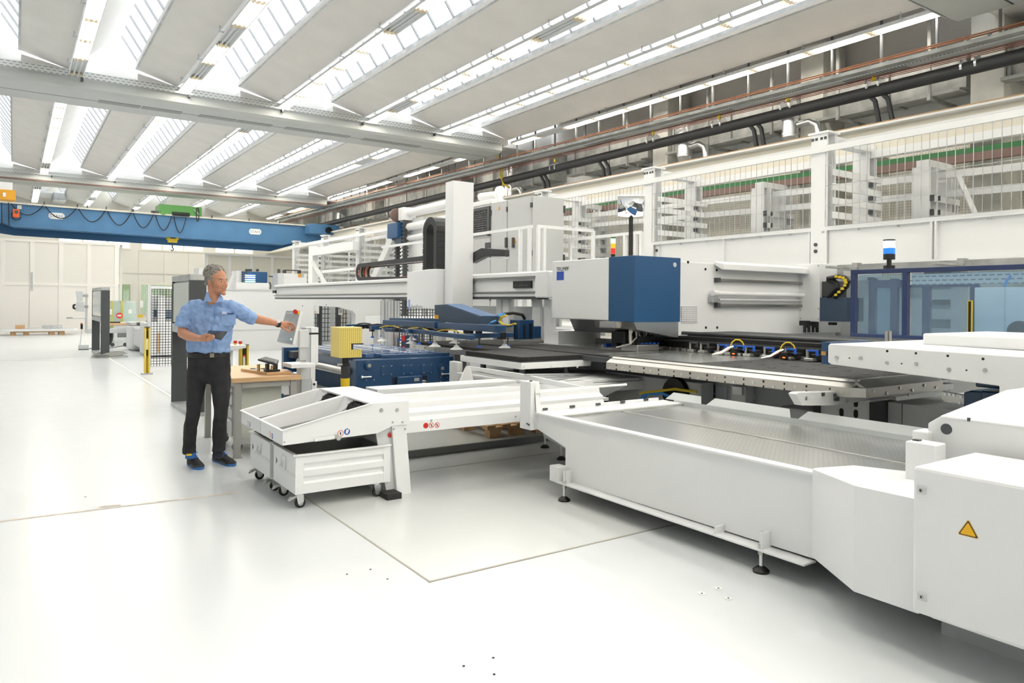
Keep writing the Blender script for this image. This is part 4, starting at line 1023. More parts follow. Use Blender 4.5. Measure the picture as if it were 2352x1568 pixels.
for i in range(7): an = math.pi / 2 + math.pi * (i + .5) / 7; y, z = yl - rad * math.cos(an) * .9 - rad, zc_ + rad * math.sin(an) * .9; mb.box(X0 + .025, X1 - .025, y - .012, y + .012, z - .02, z + .02)
y = yr
while y < yl - rad: z = zr_ + (zu - zr_) * (y - yr) / (yl - rad - yr) - .0; mb.box(X0 + .025, X1 - .025, y, y + .03, z - .06, z - .05); y += .12
mb.build('crossbar', WS, t)
for nm, ms, m_ in (('orange_cable', (.06, .2, .26), RO), ('grey_cable', (.10, .15, .23), GV), ('green_cable', (.12,), GREENB), ('black_cable', (.14, .18), BK)):
    mb = MB()
    for dx in ms:
        rc = rad * (.72 + dx * .4); mb.tube([(X0 + dx, yr, zr_ - .03)] + [(X0 + dx, yl - rad - rc * math.cos(math.pi / 2 + math.pi * i / 10), zc_ + rc * math.sin(math.pi / 2 + math.pi * i / 10)) for i in range(11)] + [(X0 + dx, yl - 3, zg1 + .03)], .011, 6)
    mb.build(nm, m_, t, smooth=True)

# ---- suction gripper
XQ = 5.3
t = thing('suction_gripper', 'dark blue suction gripper frame with cups hanging under the mast', 'gripper', (5.6, 9.3, 1.0))
p = [AX(*c, XQ) for c in ((998, 738), (998, 700), (1022, 699), (1103, 727), (1103, 746))]
xq1 = AY(1145, 735, p[4].y).x
MB().prism([(v.y, v.z) for v in p], 'x', XQ, xq1).build('sloped_cover', BD, t, .004)
a, b = p[2], p[3]
mb = MB(); n = 26
for i in range(n): x = XQ + .01 + (xq1 - XQ - .02) * i / n; mb.loft([[(x, v.y, v.z + .004), (x + .012, v.y, v.z + .004), (x + .012, v.y, v.z + .010), (x, v.y, v.z + .010)] for v in (a, b)])
mb.build('ribs', mat('rib_blue', (.08, .16, .32), .4), t)
MB().box(XQ - .002, XQ, AX(1003, 727, XQ).y - .06, AX(998, 727, XQ).y, AX(1000, 732, XQ).z, AX(1000, 723, XQ).z).build('yellow_sticker', OR_, t)
def zq(px, py, X): return AX(px, py, X)
# box beams along the gantry
def beam(p0, p1, X, w_, h, nm='arm_beam', m_=NV):
    a, b = AX(*p0, X), AX(*p1, X); MB().loft([[(X, q.y, q.z), (X + w_, q.y, q.z), (X + w_, q.y, q.z - h), (X, q.y, q.z - h)] for q in (a, b)]).build(nm, m_, t, .003)
beam((879, 735), (998, 739), 4.95, .12, .10); beam((894, 730), (1010, 731), 5.3, .1, .07)
beam((1005, 741), (1138, 747), 4.95, .16, .085)
beam((883, 753), (990, 759), 4.7, .07, .055, 'perforated_beam', HOLEB); beam((984, 760), (1080, 770), 4.6, .07, .055, 'perforated_beam', HOLEB)
mb = MB()
for x0, y0, x1 in ((4.65, 9.4, 5.3), (4.7, 10.8, 5.3), (4.6, 11.6, 5.3)): mb.box(x0, x1, y0, y0 + .08, 1.06, 1.12)
mb.build('cross_arm', NV, t, .004)
a = AX(1079, 767, 4.6); MB().box(a.x, AY(1180, 765, 7.95).x, 7.95, 8.02, AY(1100, 776, 7.95).z, AY(1100, 766, 7.95).z).build('front_arm', NV, t, .003)
MB().box(AY(1152, 765, 7.93).x, AY(1163, 765, 7.93).x, 7.93, 8.04, AY(1155, 779, 7.93).z, AY(1155, 763, 7.93).z).build('coupling', BK, t, .003)
# tool head with cables
q = AX(1180, 730, 5.9)
MB().box(5.75, 6.01, 8.23, 8.45, 1.0, 1.27).build('drive_housing', NV, t, .01); MB().box(6.01, 6.14, 8.23, 8.4, 1.01, 1.18).build('drive_foot', NV, t, .01)
MB().box(5.5, 5.72, 8.3, 8.5, 1.0, 1.2).build('valve_block', GV, t, .01)
MB().box(5.83, 5.86, 8.22, 8.235, 1.02, 1.2).box(5.93, 5.97, 8.22, 8.235, 1.02, 1.22).build('opening', BK, t)
mb = MB(); mb2 = MB()
for i, r0 in enumerate((0, .02, .04)):
    pts = [(1160, 722), (1147, 726), (1143, 735), (1150, 746), (1166, 749), (1180, 745)]
    mb.tube([AX(x - i * 2, y + (1.5 * i if y > 735 else -1.5 * i), 5.6 + i * .03) for x, y in pts], .013, 6)
    mb2.tube([AX(x + 3 + i, y + (-2 if y > 735 else 2), 5.58 + i * .03) for x, y in pts], .011, 6)
    mb.tube([AX(1120 + i * 2, 748, 5.4), AX(1128 + i, 740, 5.4), AX(1140, 736, 5.45)], .012, 6)
mb.build('blue_hose', CABLEB, t, smooth=True); mb2.build('yellow_hose', CABLEY, t, smooth=True)
MB().tube([AX(1158, 721, 5.65), AX(1180, 718, 5.7), AX(1200, 722, 5.8), AX(1205, 731, 5.9)], .025, 8).build('black_hose', BK, t, smooth=True)
mb = MB(); mb2 = MB(); mb3 = MB(); mb4 = MB()
cups = [(4.62, 11.4), (4.66, 10.3), (4.75, 9.5), (4.7, 8.7), (4.66, 8.05), (5.4, 8.05), (5.2, 10.4), (5.35, 9.3)]
for x, y in cups:
    mb.lathe((x, y, .905), [(.085, 0), (.07, .012), (.035, .03), (.03, .05)], 16)
    mb2.cyl((x, y, .955), (x, y, 1.1), .014, 8)
for x, y in ((4.8, 11.0), (4.8, 10.0), (4.9, 9.2), (5.0, 8.05), (5.45, 8.05), (5.1, 11.3), (4.62, 9.0)):
    mb3.lathe((x, y, .92), [(.03, 0), (.02, .025)], 10); mb4.cyl((x, y, .945), (x, y, 1.08), .009, 6)
mb.build('suction_cup', WL, t, smooth=True); mb2.build('cup_stem', ST, t, smooth=True); mb3.build('small_suction_cup', BLUEH, t, smooth=True); mb4.build('small_cup_stem', DG, t)
mb = MB(); random.seed(5)
for i in range(14): x = 4.6 + random.random() * .9; y = 8.2 + random.random() * 3.4; mb.box(x, x + .05, y, y + .09, 1.02 + random.random() * .05, 1.12)
mb.build('valve', BK, t)
mb = MB()
for i in range(6):
    y = 11.6 - i * .55; mb.tube([(4.75, y, 1.10), (4.78, y - .08, 1.13), (4.82, y - .2, 1.145), (4.85, y - .35, 1.14), (4.86, y - .45, 1.125), (4.86, y - .5, 1.10)], .011, 6)
mb.build('cable_loop', BK, t, smooth=True)
mb = MB()
for i in range(3): y = 10.5 - i * .9; mb.tube([(4.7, y, 1.10), (4.75, y - .1, 1.13), (4.8, y - .3, 1.135), (4.8, y - .45, 1.12), (4.8, y - .6, 1.10)], .006, 6)
mb.build('yellow_cable', CABLEY, t)
MB().box(6.75, 7.5, 7.55, 7.6, .91, .955).build('blue_comb', BLUEH, t); MB().box(6.9, 7.6, 7.5, 7.58, .96, .98).build('comb_bar', AL, t)
# ================================================================== BRUSH TABLES
ZTB = .90
XT = 5.47
t = thing('machine_table', 'large machine table with black brush surface and pale steel edge, right of centre', 'machine table', (6.2, 4.6, 0))
yt0, yt1 = 3.17, 6.08
MB().box(XT + .03, 8.3, yt0 + .06, 9.0, ZTB - .06, ZTB - .004).build('table_plate', DG, t)
MB().box(XT + .10, 7.0, yt0 + .08, 9.0, ZTB - .004, ZTB + .012).build('brush_surface', BRTOP, t)
MB().prism([(XT + .10, ZTB + .012), (XT + .07, ZTB + .012), (XT - .03, ZTB - .045), (XT - .03, ZTB - .12), (XT - .01, ZTB - .12), (XT - .01, ZTB - .055), (XT + .10, ZTB - .01)], 'y', yt0 + .05, yt1).build('front_edge', PERFST, t)
MB().prism([(yt0 + .10, ZTB + .012), (yt0 + .07, ZTB + .012), (yt0 - .03, ZTB - .045), (yt0 - .03, ZTB - .12), (yt0 - .01, ZTB - .12), (yt0 - .01, ZTB - .05), (yt0 + .10, ZTB - .01)], 'x', XT + .05, 6.75).build('side_edge', EDGES, t)
MB().prism([(XT - .03, yt0 + .05), (XT + .08, yt0 + .1), (XT + .08, yt0 - .03), (XT + .05, yt0 - .03)], 'z', ZTB - .12, ZTB - .04).build('corner_piece', ST, t, .004)
mb = MB(); mb2 = MB()
for i in range(14):
    y = yt0 + .12 + i * .21
    mb.lathe((XT - .04, y, ZTB - .085 - (i % 2) * .018), [(.010, 0), (.010, .015)], 8, 'x')
    mb2.box(XT - .034, XT - .028, y + .1, y + .11, ZTB - .075, ZTB - .06).box(XT - .034, XT - .028, y + .1, y + .11, ZTB - .12, ZTB - .105)
for i in range(6): x = XT + .15 + i * .2; mb.lathe((x, yt0 - .04, ZTB - .07 - (i % 2) * .03), [(.011, 0), (.011, .015)], 8, 'y')
mb.build('edge_bolt', AL, t, smooth=True); mb2.build('edge_slot', BK, t)
mb = MB()
for i in range(9):
    for j in range(4): x = XT + .28 + j * .36 + (i % 2) * .15; y = yt0 + .3 + i * .27; mb.lathe((x, y, ZTB + .0125), [(.035, 0), (.035, .002)], 12)
mb.build('ball_recess', BK, t)
q0, q1 = FL(1592, 833, ZTB + .015), FL(1749, 826, ZTB + .015)
s = solo('sheet_metal', MB().box(q0.x, 7.05, (q0.y + q1.y) / 2, 6.55, ZTB + .013, ZTB + .016), mat('sheet', (.50, .51, .50), .25, metal=.75, noise=.1, nscale=3), 'grey metal sheet clamped on the brush table below the punching head', 'metal sheet')
solo('sheet_metal', MB().box(6.35, 7.15, 6.7, 8.6, ZTB + .013, ZTB + .016), mat('sheet_b', (.66, .68, .68), .25, metal=.8), 'bright metal sheet on the brush surface left of the tool', 'metal sheet')
MB().box(XT + .05, 6.3, 6.08, 6.12, ZTB + .012, ZTB + .018).build('joint_strip', ST, t)
# under the table
tb = thing('press_housing', 'grey painted machine base seen under the brush table edge', 'machine base', (6.9, 4.8, 0))
MB().box(6.25, 8.6, 3.9, 6.6, 0, ZTB - .07).build('base_body', WG, tb, .005)
a, b = AX(1645, 884, 6.25), AX(1672, 925, 6.25); MB().box(6.24, 6.26, b.y, a.y, b.z - .05, a.z).build('base_opening', mat('pale_opening', (.55, .60, .66), .5), tb)
mb = MB()
for py in (888, 897, 908, 918): q = AX(1641, py, 6.25); mb.box(6.2, 6.25, q.y - .02, q.y + .05, q.z - .02, q.z + .015)
mb.build('cable_clip', DG, tb)
a, b = AX(1678, 883, 6.1), AX(1712, 930, 6.1); MB().box(6.1, 6.24, b.y, a.y, b.z - .05, a.z).build('bracket', WS, tb, .01)
a, b = AX(1682, 886, 6.07), AX(1704, 908, 6.07); MB().box(6.07, 6.1, b.y, a.y, b.z, a.z).build('sensor_box', AL, tb, .005)
q = AX(1727, 910, 6.25); MB().lathe((6.235, q.y, q.z), [(.045, 0), (.045, .02)], 16, 'x').build('round_cap', WL, tb)
a, b = AX(1560, 880, 6.0), AX(1610, 930, 6.0); MB().box(6.0, 6.2, b.y, a.y + 1.2, b.z - .2, a.z + .03).build('left_housing', WL, tb, .01)
q = AX(1540, 905, 5.9); mb = MB().lathe((5.95, q.y, q.z), [(.17, 0), (.19, .04), (.17, .08)], 20, 'x'); mb.build('pulley', BK, tb, smooth=True)
MB().tube([AX(1470, 903, 5.85), AX(1500, 899, 5.85), AX(1550, 893, 5.85), AX(1600, 900, 5.9)], .015, 6).build('yellow_cable', CABLEY, tb, smooth=True)
mb = MB(); 
for k in range(3): mb.tube([AX(1470 + k * 4, 920, 5.85), AX(1478 + k * 4, 905, 5.85), AX(1520, 902 + k, 5.85), AX(1552, 915, 5.88)], .013, 6)
mb.build('blue_cable', CABLEB, tb, smooth=True)
wb = thing('press_pedestal', 'white machine base panels with dark oval slots under the table corner', 'machine base', (6.6, 2.5, 0))
XW = 5.9
a, b = AX(1885, 900, XW), AX(2000, 990, XW)
MB().box(XW, 6.3, b.y, a.y, 0, .72).build('slotted_panel', W_, wb, .006)
MB().box(XW + .15, 7.5, .8, b.y - .06, 0, .70).build('side_panel', WS, wb, .006)
MB().box(XW + .08, 6.5, a.y + .05, a.y + .5, 0, .55).build('left_panel', W_, wb, .03)
y = AX(2072, 900, XW + .15).y; MB().box(XW + .148, XW + .152, y - .004, y, .1, .70).build('panel_joint', DG, wb)
mb = MB()
for px, py in ((1933, 947), (1966, 950), (1966, 925)):
    q = AX(px, py, XW); mb.lathe((XW - .003, q.y, q.z + .018), [(.018, 0), (.018, .006)], 10, 'x').lathe((XW - .003, q.y, q.z - .018), [(.018, 0), (.018, .006)], 10, 'x').box(XW - .003, XW + .003, q.y - .018, q.y + .018, q.z - .02, q.z + .02)
mb.build('slot', BK, wb)
mb = MB().box(XW - .02, XW + .3, a.y, a.y + .06, 0, .62).box(XW - .02, XW + .3, b.y - .055, b.y, 0, .7); mb.build('dark_leg', DG, wb)
# aluminium cross rail below the table corner
r_ = thing('guide_bracket', 'aluminium cross rail sticking out under the corner of the brush table', 'rail', (5.6, 3.35, .7))
Yr = 3.35
p = [AY(*c, Yr) for c in ((1828, 905), (1836, 901), (1907, 900), (2190, 880), (2190, 893), (1912, 931), (1843, 931))]
MB().prism([(v.x, v.z) for v in p], 'y', Yr, Yr + .07).build('rail_body', WL, r_, .004)
mb = MB()
for px, py in ((1916, 907), (1922, 907), (1916, 916), (1922, 916), (1889, 905), (2112, 889)): q = AY(px, py, Yr); mb.box(q.x - .012, q.x + .012, Yr - .012, Yr, q.z - .012, q.z + .012)
mb.build('bolt', DG, r_)
mb = MB()
for px, py in ((1851, 914), (1946, 920), (2088, 905)): q = AY(px, py, Yr); mb.lathe((q.x, Yr - .004, q.z), [(.016, 0), (.016, .008)], 12, 'y')
mb.build('hole', GV, r_)
# clamp rail with blue handled clamps
XK = 6.95
t = thing('clamp_rail', 'black guide rail behind the metal sheet, carrying the clamps', 'rail', (XK, 5, ZTB))
a, b = AX(1505, 790, XK), AX(1895, 812, XK)
ya, yb_ = min(b.y, 3.4), 7.6
MB().box(XK + .12, XK + .5, ya, yb_, ZTB + .02, ZTB + .20).build('rail_body', BK, t, .006)
MB().box(XK + .1, XK + .14, ya, yb_, ZTB + .13, ZTB + .15).build('rail_stripe', DG, t)
MB().cyl((XK + .2, ya, ZTB + .235), (XK + .2, yb_, ZTB + .235), .022, 10).build('shaft', DG, t, smooth=True)
MB().box(XK + .3, 8.2, ya + .1, yb_, ZTB + .2, ZTB + .24).build('rail_cover', CH2, t)
mb = MB(); y = ya + .08
while y < yb_: mb.box(XK + .05, XK + .12, y, y + .07, ZTB + .015, ZTB + .05); y += .13
mb.build('rail_block', ST, t, .004)
for px, on in ((1595, 0), (1620, 0), (1660, 1), (1681, 1), (1702, 1), (1724, 1), (1768, 1), (1817, 1), (1867, 1)):
    q = AX(px, 803, XK); y = q.y
    c = thing('sheet_clamp', 'steel sheet clamp with %s, %s' % ('blue handle' if on else 'dark handle', {1595: 'nearest the punching tool', 1620: 'next to the one nearest the tool', 1660: 'first blue one from the tool', 1681: 'second blue one from the tool', 1702: 'third blue one from the tool', 1724: 'fourth blue one from the tool', 1768: 'right of the right-hand yellow hose', 1817: 'second from the white arm', 1867: 'closest to the white arm'}[px]), 'clamp', (XK, y, ZTB + .015), 'clamps holding the metal sheet')
    MB().box(XK - .08, XK + .06, y - .05, y + .05, ZTB + .018, ZTB + .05).build('clamp_jaw', ST, c, .006)
    MB().cyl((XK - .02, y + .05, ZTB + .05), (XK - .02, y + .05, ZTB + .135), .015, 10).build('clamp_screw', ST, c, smooth=True)
    MB().box(XK - .01, XK + .1, y - .09, y + .02, ZTB + .03, ZTB + .09).build('clamp_body', BK, c, .008)
    mb = MB().box(XK - .05, XK - .03, y - .085, y + .03, ZTB + .12, ZTB + .138).box(XK - .05, XK - .03, y - .085, y - .065, ZTB + .08, ZTB + .138); mb.build('clamp_handle', BLUEH if on else DG, c, .004)
for i, px in enumerate((1640, 1753)):
    q = AX(px, 810, XK - .3); y = q.y; lab = ('left', 'right')[i]
    c = thing('clamp_sensor', 'angled steel sensor finger with yellow hose among the clamps, %s one' % lab, 'sensor', (XK - .2, y, ZTB + .015), 'sensor fingers on the clamp rail')
    MB().tube([(XK - .26, y + .06, ZTB + .025), (XK - .18, y + .0, ZTB + .045), (XK - .1, y - .05, ZTB + .10), (XK - .06, y - .08, ZTB + .12)], [.008, .018, .018, .014], 8).build('finger', ST, c, smooth=True)
    MB().tube([(XK - .08, y - .05, ZTB + .11), (XK - .07, y - .07, ZTB + .17), (XK - .05, y - .10, ZTB + .20), (XK - .03, y - .14, ZTB + .20), (XK - .01, y - .17, ZTB + .17), (XK, y - .18, ZTB + .13)], .008, 8).build('yellow_hose', CABLEY, c, smooth=True)
    MB().box(XK - .10, XK - .02, y - .15, y - .06, ZTB + .02, ZTB + .10).build('sensor_body', BK, c, .01)
    MB().box(XK - .105, XK - .10, y - .13, y - .10, ZTB + .035, ZTB + .045).build('red_light', LREDON, c)

# ---- white arm over the table (right)
XA = 5.3
a, b = AX(1902, 789, XA), AX(1903, 836, XA); c = AX(2295, 886, XA); d = AX(2352, 826, XA)
t = thing('coordinate_arm', 'white machine arm reaching over the right end of the brush table', 'machine arm', (6, 2.2, 0))
zt0, zt1 = a.z, d.z
MB().prism([(a.y, a.z - .015), (a.y - .015, a.z), (d.y - 1.5, d.z), (d.y - 1.5, .3), (c.y, .3), (c.y, c.z), (b.y - .02, b.z), (a.y, b.z + .015)], 'x', XA, XA + .06).build('front_cover', W_, t, .006)
MB().prism([(a.y - .01, a.z), (d.y - 1.5, d.z), (d.y - 1.5, d.z - .1), (a.y - .01, a.z - .1)], 'x', XA + .02, 7.0).build('top_cover', W_, t, .006)
MB().box(XA + .05, 6.9, d.y - 1.5, a.y - .02, b.z + .04, a.z - .05).build('arm_body', DG, t)
MB().box(XA + .03, XA + .6, a.y, AX(1887, 800, XA + .03).y, b.z - .005, a.z + .01).build('end_plate', NV, t)
q = AX(1893, 811, XA + .03); MB().box(XA + .02, XA + .03, q.y - .02, q.y + .02, q.z - .015, q.z + .015).build('end_sensor', mat('sensor_amber', (.5, .3, .08), .4), t)
e0, e1 = FL(2083, 793, a.z + .08), FL(2352, 787, a.z + .08)
MB().box(6.0, 7.1, -.3, 2.95, zt0 - .01, zt0 + .085).build('raised_cover', W_, t, .015)
mb = MB(); mb2 = MB()
for px, py in ((1923, 821), (1978, 822), (2038, 833), (2105, 835), (2180, 848), (2263, 850)): q = AX(px, py, XA); mb.lathe((XA - .012, q.y, q.z), [(.012, 0), (.014, .012)], 10, 'x')
for px, py in ((2038, 806), (2104, 811), (2177, 817), (2258, 824)): q = AX(px, py, XA); mb2.lathe((XA - .002, q.y, q.z), [(.009, 0), (.009, .004)], 8, 'x')
for px, py in ((1951, 822), (2071, 835), (2220, 850)): q = AX(px, py, XA); mb2.lathe((XA - .002, q.y, q.z), [(.005, 0), (.005, .004)], 8, 'x')
q = AX(2345, 917, XA); mb.lathe((XA - .012, q.y, q.z), [(.018, 0), (.018, .012)], 12, 'x')
mb.build('bolt', GV, t, smooth=True); mb2.build('bolt_hole', BK, t)
for px in (2037, 2045):
    q = AX(px, 786, 7.2); MB().cyl((7.2, q.y, 1.15), (7.2, q.y, AX(px, 760, 7.2).z), .02 if px == 2037 else .012, 10).build('pin', ST, t)
nb = thing('navy_module', 'small navy blue drive module with steel bracket under the white arm', 'drive module', (5.9, 2.1, .8))
XN = 5.75
a, b = AX(2213, 895, XN), AX(2296, 930, XN); MB().prism([(a.y, a.z - .02), (a.y - .05, a.z), (b.y - .1, a.z - .0), (b.y - .1, b.z - .1), (a.y, b.z - .1)], 'x', XN, XN + .5).build('housing', NV, nb, .01)
a, b = AX(2240, 870, XN + .1), AX(2296, 893, XN + .1); MB().box(XN + .1, XN + .5, b.y, a.y, b.z, a.z + .1).build('upper_housing', NV, nb, .01)
a, b = AX(2252, 897, XN - .01), AX(2294, 930, XN - .01); MB().box(XN - .01, XN + .01, b.y, a.y, b.z - .08, a.z).build('cover', NV, nb, .012)
a, b = AX(2163, 899, XN), AX(2214, 928, XN); MB().prism([(a.y, a.z), (b.y, a.z - .01), (b.y, b.z), (b.y + .13, b.z), (b.y + .13, a.z - .08), (a.y, a.z - .05)], 'x', XN, XN + .04).build('steel_bracket', ST, nb, .003)
mb = MB()
for px, py in ((2172, 905), (2182, 906), (2192, 907), (2208, 911), (2205, 925)): q = AX(px, py, XN); mb.lathe((XN - .01, q.y, q.z), [(.01, 0), (.01, .01)], 10, 'x')
mb.build('bolt', AL, nb)
# ---- blue tinted safety enclosure at the right
XE = 8.7
t = thing('safety_enclosure', 'blue tinted safety glass enclosure with dark blue frame at the right', 'enclosure', (XE, 3.5, .8))
tl, tr, bl_ = AX(1957, 621, XE), AX(2352, 606, XE), AX(1956, 776, XE)
ztE, zbE = (tl.z + tr.z) / 2, bl_.z
ye0, ye1, ye2 = tl.y, AX(2075, 700, XE).y, AX(2352, 700, XE).y - .6
fb = mat('frame_blue', (.03, .05, .14), .4)
mb = MB()
for y in (ye0, ye1): mb.box(XE - .03, XE + .04, y - .055, y, zbE, ztE)
mb.box(XE - .03, XE + .04, ye2, ye0, ztE - .05, ztE).box(XE - .03, XE + .04, ye2, ye0, zbE, zbE + .06)
mb.build('frame', fb, t, .004)
MB().box(XE, XE + .01, ye1, ye0 - .09, zbE + .05, ztE - .06).build('glass_pane', BLUEG, t)
MB().box(XE, XE + .01, ye2, ye1 - .09, zbE + .05, ztE - .06).build('glass_pane', BLUEG, t)
# inner window frames seen through the panes
XI = 9.9
mb = MB()
for px in (1995, 2045, 2118, 2228): y = AX(px, 700, XI).y; mb.box(XI, XI + .06, y - .09, y, .9, AX(px, 640, XI).z)
ya2, yb2 = AX(1995, 700, XI).y, AX(2228, 700, XI).y; zi = AX(2110, 642, XI).z
mb.box(XI, XI + .06, yb2 - .09, ya2, zi - .1, zi).box(XI, XI + .06, yb2 - .09, ya2, .95, 1.02); mb.build('inner_frame', fb, t)
MB().box(XI + .02, XI + .03, AX(2045, 700, XI).y, ya2 - .1, 1.0, zi - .1).build('inner_pane', BLUEG, t)
p0 = AX(2224, 700, XE - .02); mb = MB().box(XE - .04, XE - .02, p0.y - .045, p0.y, zbE, AX(2224, 690, XE).z); mb.build('yellow_post', YE, t)
MB().box(XE - .045, XE - .04, p0.y - .036, p0.y - .012, zbE, AX(2224, 692, XE).z).build('post_stripe', BK, t)
MB().box(XE - .2, XE + .4, ye2, ye0 + .3, 0, zbE - .01).build('lower_panel', W_, t, .01)
mb = MB(); mb.box(XE - .35, XE - .2, ye0 - .1, ye0 + .3, .6, zbE - .0).box(XE - .35, XE - .2, ye0 - 1.2, ye0 - .15, .6, zbE - .02); mb.build('side_box', W_, t, .01)
# cabinet inside at the far right
g = thing('control_cabinet', 'light grey cabinet with round black port behind the blue glass at the right edge', 'cabinet', (9.3, 2.6, 0))
a, b = AX(2238, 660, 9.3), AX(2352, 700, 9.3); MB().box(9.3, 10.2, 1.2, a.y, 0, a.z).build('cabinet_body', WS, g, .01)
q = AX(2341, 763, 9.3); MB().lathe((9.28, q.y, q.z), [(.11, 0), (.13, .02)], 20, 'x').build('port', CH2, g)
y = AX(2308, 700, 9.3).y; MB().box(9.295, 9.3, y - .005, y, .5, a.z).build('panel_joint', WG, g)
q0, q1 = AX(2262, 636, 9.1), AX(2345, 630, 9.1); MB().tube([AX(2307, 658, 9.2), AX(2312, 645, 9.2), AX(2322, 632, 9.2)], .015, 6).build('blue_cable', CABLEB, g, smooth=True)
MB().box(9.3, 9.4, 1.5, AX(2085, 640, 9.3).y, AX(2085, 645, 9.3).z - .05, AX(2085, 630, 9.3).z).build('slotted_cable_tray', dots('tray_y', (1, 2), (.08, .05), (.33, .14), (.66, .68, .67), (.2, .2, .22), .45, .3, square=True), g)
# cable tray under the big girder
tr_ = thing('girder_cable_tray', 'dark slotted cable tray hanging under the big white girder, right side', 'cable tray', (10.5, 4, 2.2))
a, b = AX(1925, 614, 10.3), AX(2352, 598, 10.3)
MB().box(10.2, 10.85, -1, a.y, a.z - .02, a.z + .0).build('tray_body', TRAYM, tr_); MB().box(10.2, 10.22, -1, a.y, a.z - .06, a.z + .03).build('tray_side', GVD, tr_)
mb = MB(); y = a.y - .3
while y > 0: mb.box(9.5, 11.0, y - .06, y, a.z - .05, a.z - .02).box(10.18, 10.3, y - .07, y + .01, a.z - .02, a.z + .05); y -= 1.45
mb.build('tray_bracket', GVD, tr_)
# shelf with light grey panels seen through the glass
mb = MB()
for k in range(6): z = AX(2130, 665, 10.6).z - k * .27; mb.box(10.6, 10.66, AX(2198, 700, 10.6).y, AX(2128, 700, 10.6).y, z - .14, z)
for px in (2195,): y = AX(px, 700, 10.6).y; mb.box(10.6, 10.8, y - .06, y + .06, 0, 2.1)
solo('slatted_shelf', mb, WL, 'white slatted shelf frame seen through the blue glass', 'shelf')
solo('shelf_backing', MB().box(10.72, 10.74, AX(2205, 700, 10.7).y, AX(2120, 700, 10.7).y, 0, 2.0), WG, 'grey sheet behind the white slatted shelf in the blue enclosure', 'panel')  # grey sheet added to stand for the shade between the slats
solo('back_panel', MB().box(10.75, 10.8, 5.1, 7.3, .0, 1.9), WS, 'white machine panel behind the left blue glass pane', 'panel')

# ---- small brush table with frame
X1 = 4.62
t = thing('brush_lift_table', 'small lift table with black brush top and white frame in front of the gripper', 'lift table', (5.1, 7.1, 0))
ys0, ys1 = 6.56, 7.78
zt_, zb2, zf = AX(1195, 821, X1).z, AX(1195, 831, X1).z, AX(1195, 848, X1).z
XR2 = 5.62
MB().box(X1 + .02, XR2, ys0 + .02, ys1, zb2, zt_).build('brush_block', BRUSHD, t)
MB().box(X1 + .02, XR2, ys0 + .02, ys1, zt_ - .002, zt_ + .002).build('brush_surface', BRTOP, t)
MB().box(X1 + .0, XR2, ys0, ys1, zb2 - .012, zb2).build('base_plate', DG, t)
MB().box(X1, XR2, ys0 - .01, ys0 + .03, zf, zb2 - .01).box(X1, X1 + .03, ys0 - .01, ys1 + .1, zf, zb2 - .01).build('frame', W_, t, .004)
mb = MB()
for px in (1202, 1265, 1325): q = AY(px, 842, ys0); mb.lathe((q.x, ys0 - .015, q.z), [(.012, 0), (.014, .006)], 12, 'y')
mb.build('plug', WL, t)
mb = MB()
for x, y in ((4.72, 6.68), (5.35, 6.68), (4.72, 7.5), (5.3, 7.5), (5.0, 7.2)): mb.cyl((x, y, .66), (x, y, zf), .035, 12)
mb.build('support_pin', DG, t, smooth=True)
MB().box(4.5, 4.58, 7.75, 7.95, 0, zf).build('leg', WS, t, .01)
mb = MB().box(4.42, 5.6, 7.55, 7.6, .45, .66)
MB().prism([(4.5, 6.2), (5.9, 6.05), (6.6, 6.3), (5.7, 7.6), (4.4, 7.6)], 'z', .63, .66).build('lower_tray', WL, t, .004)
a = [AY(*c, 6.05) for c in ((1335, 884), (1560, 867), (1563, 888), (1345, 902), (1318, 896))]
MB().prism([(v.x, v.z) for v in a], 'y', 6.05, 6.15).build('cross_beam', W_, t, .01)
a = [AX(*c, 4.5) for c in ((1066, 847), (1160, 864), (1345, 900), (1340, 888), (1190, 857), (1070, 840))]
MB().prism([(v.y, v.z) for v in a], 'x', 4.5, 4.53).build('slanted_rail', W_, t, .004)
mb = MB()
for p0, p1 in (((1205, 861), (1430, 857)), ((1230, 866), (1470, 862)), ((1240, 870), (1500, 864))): mb.cyl(AY(*p0, 6.2), AY(*p1, 6.9), .011, 8)
mb.build('steel_rod', AL, t, smooth=True)
mb = MB(); q = AY(1312, 879, 6.2); mb.box(q.x - .1, q.x + .1, 6.12, 6.2, q.z - .04, q.z + .03).box(q.x - .45, q.x - .4, 6.1, 6.2, q.z - .02, q.z + .08).build('steel_plate', ST, t)
q = AY(1385, 905, 6.3); MB().box(q.x - .1, q.x + .08, 6.3, 6.6, q.z - .1, q.z + .05).build('motor', BK, t, .01)
MB().tube([(q.x - .15, 6.3, q.z + .02), (q.x - .18, 6.3, q.z - .03), (q.x - .15, 6.3, q.z - .12)], .01, 6).build('yellow_cable', CABLEY, t)
MB().cyl((4.5, 7.1, .52), (5.9, 6.6, .5), .08, 14).build('roller', DG, t, smooth=True)
mb = MB(); mb.cyl((5.2, 6.4, .45), (5.25, 6.4, .62), .03, 8).cyl((5.5, 6.45, .42), (5.55, 6.45, .62), .03, 8).build('chain_pin', GV, t)
MB().prism([(7.9, .0), (6.9, .0), (7.3, .58), (7.75, .62)], 'x', 4.72, 4.78).build('gusset', WS, t)
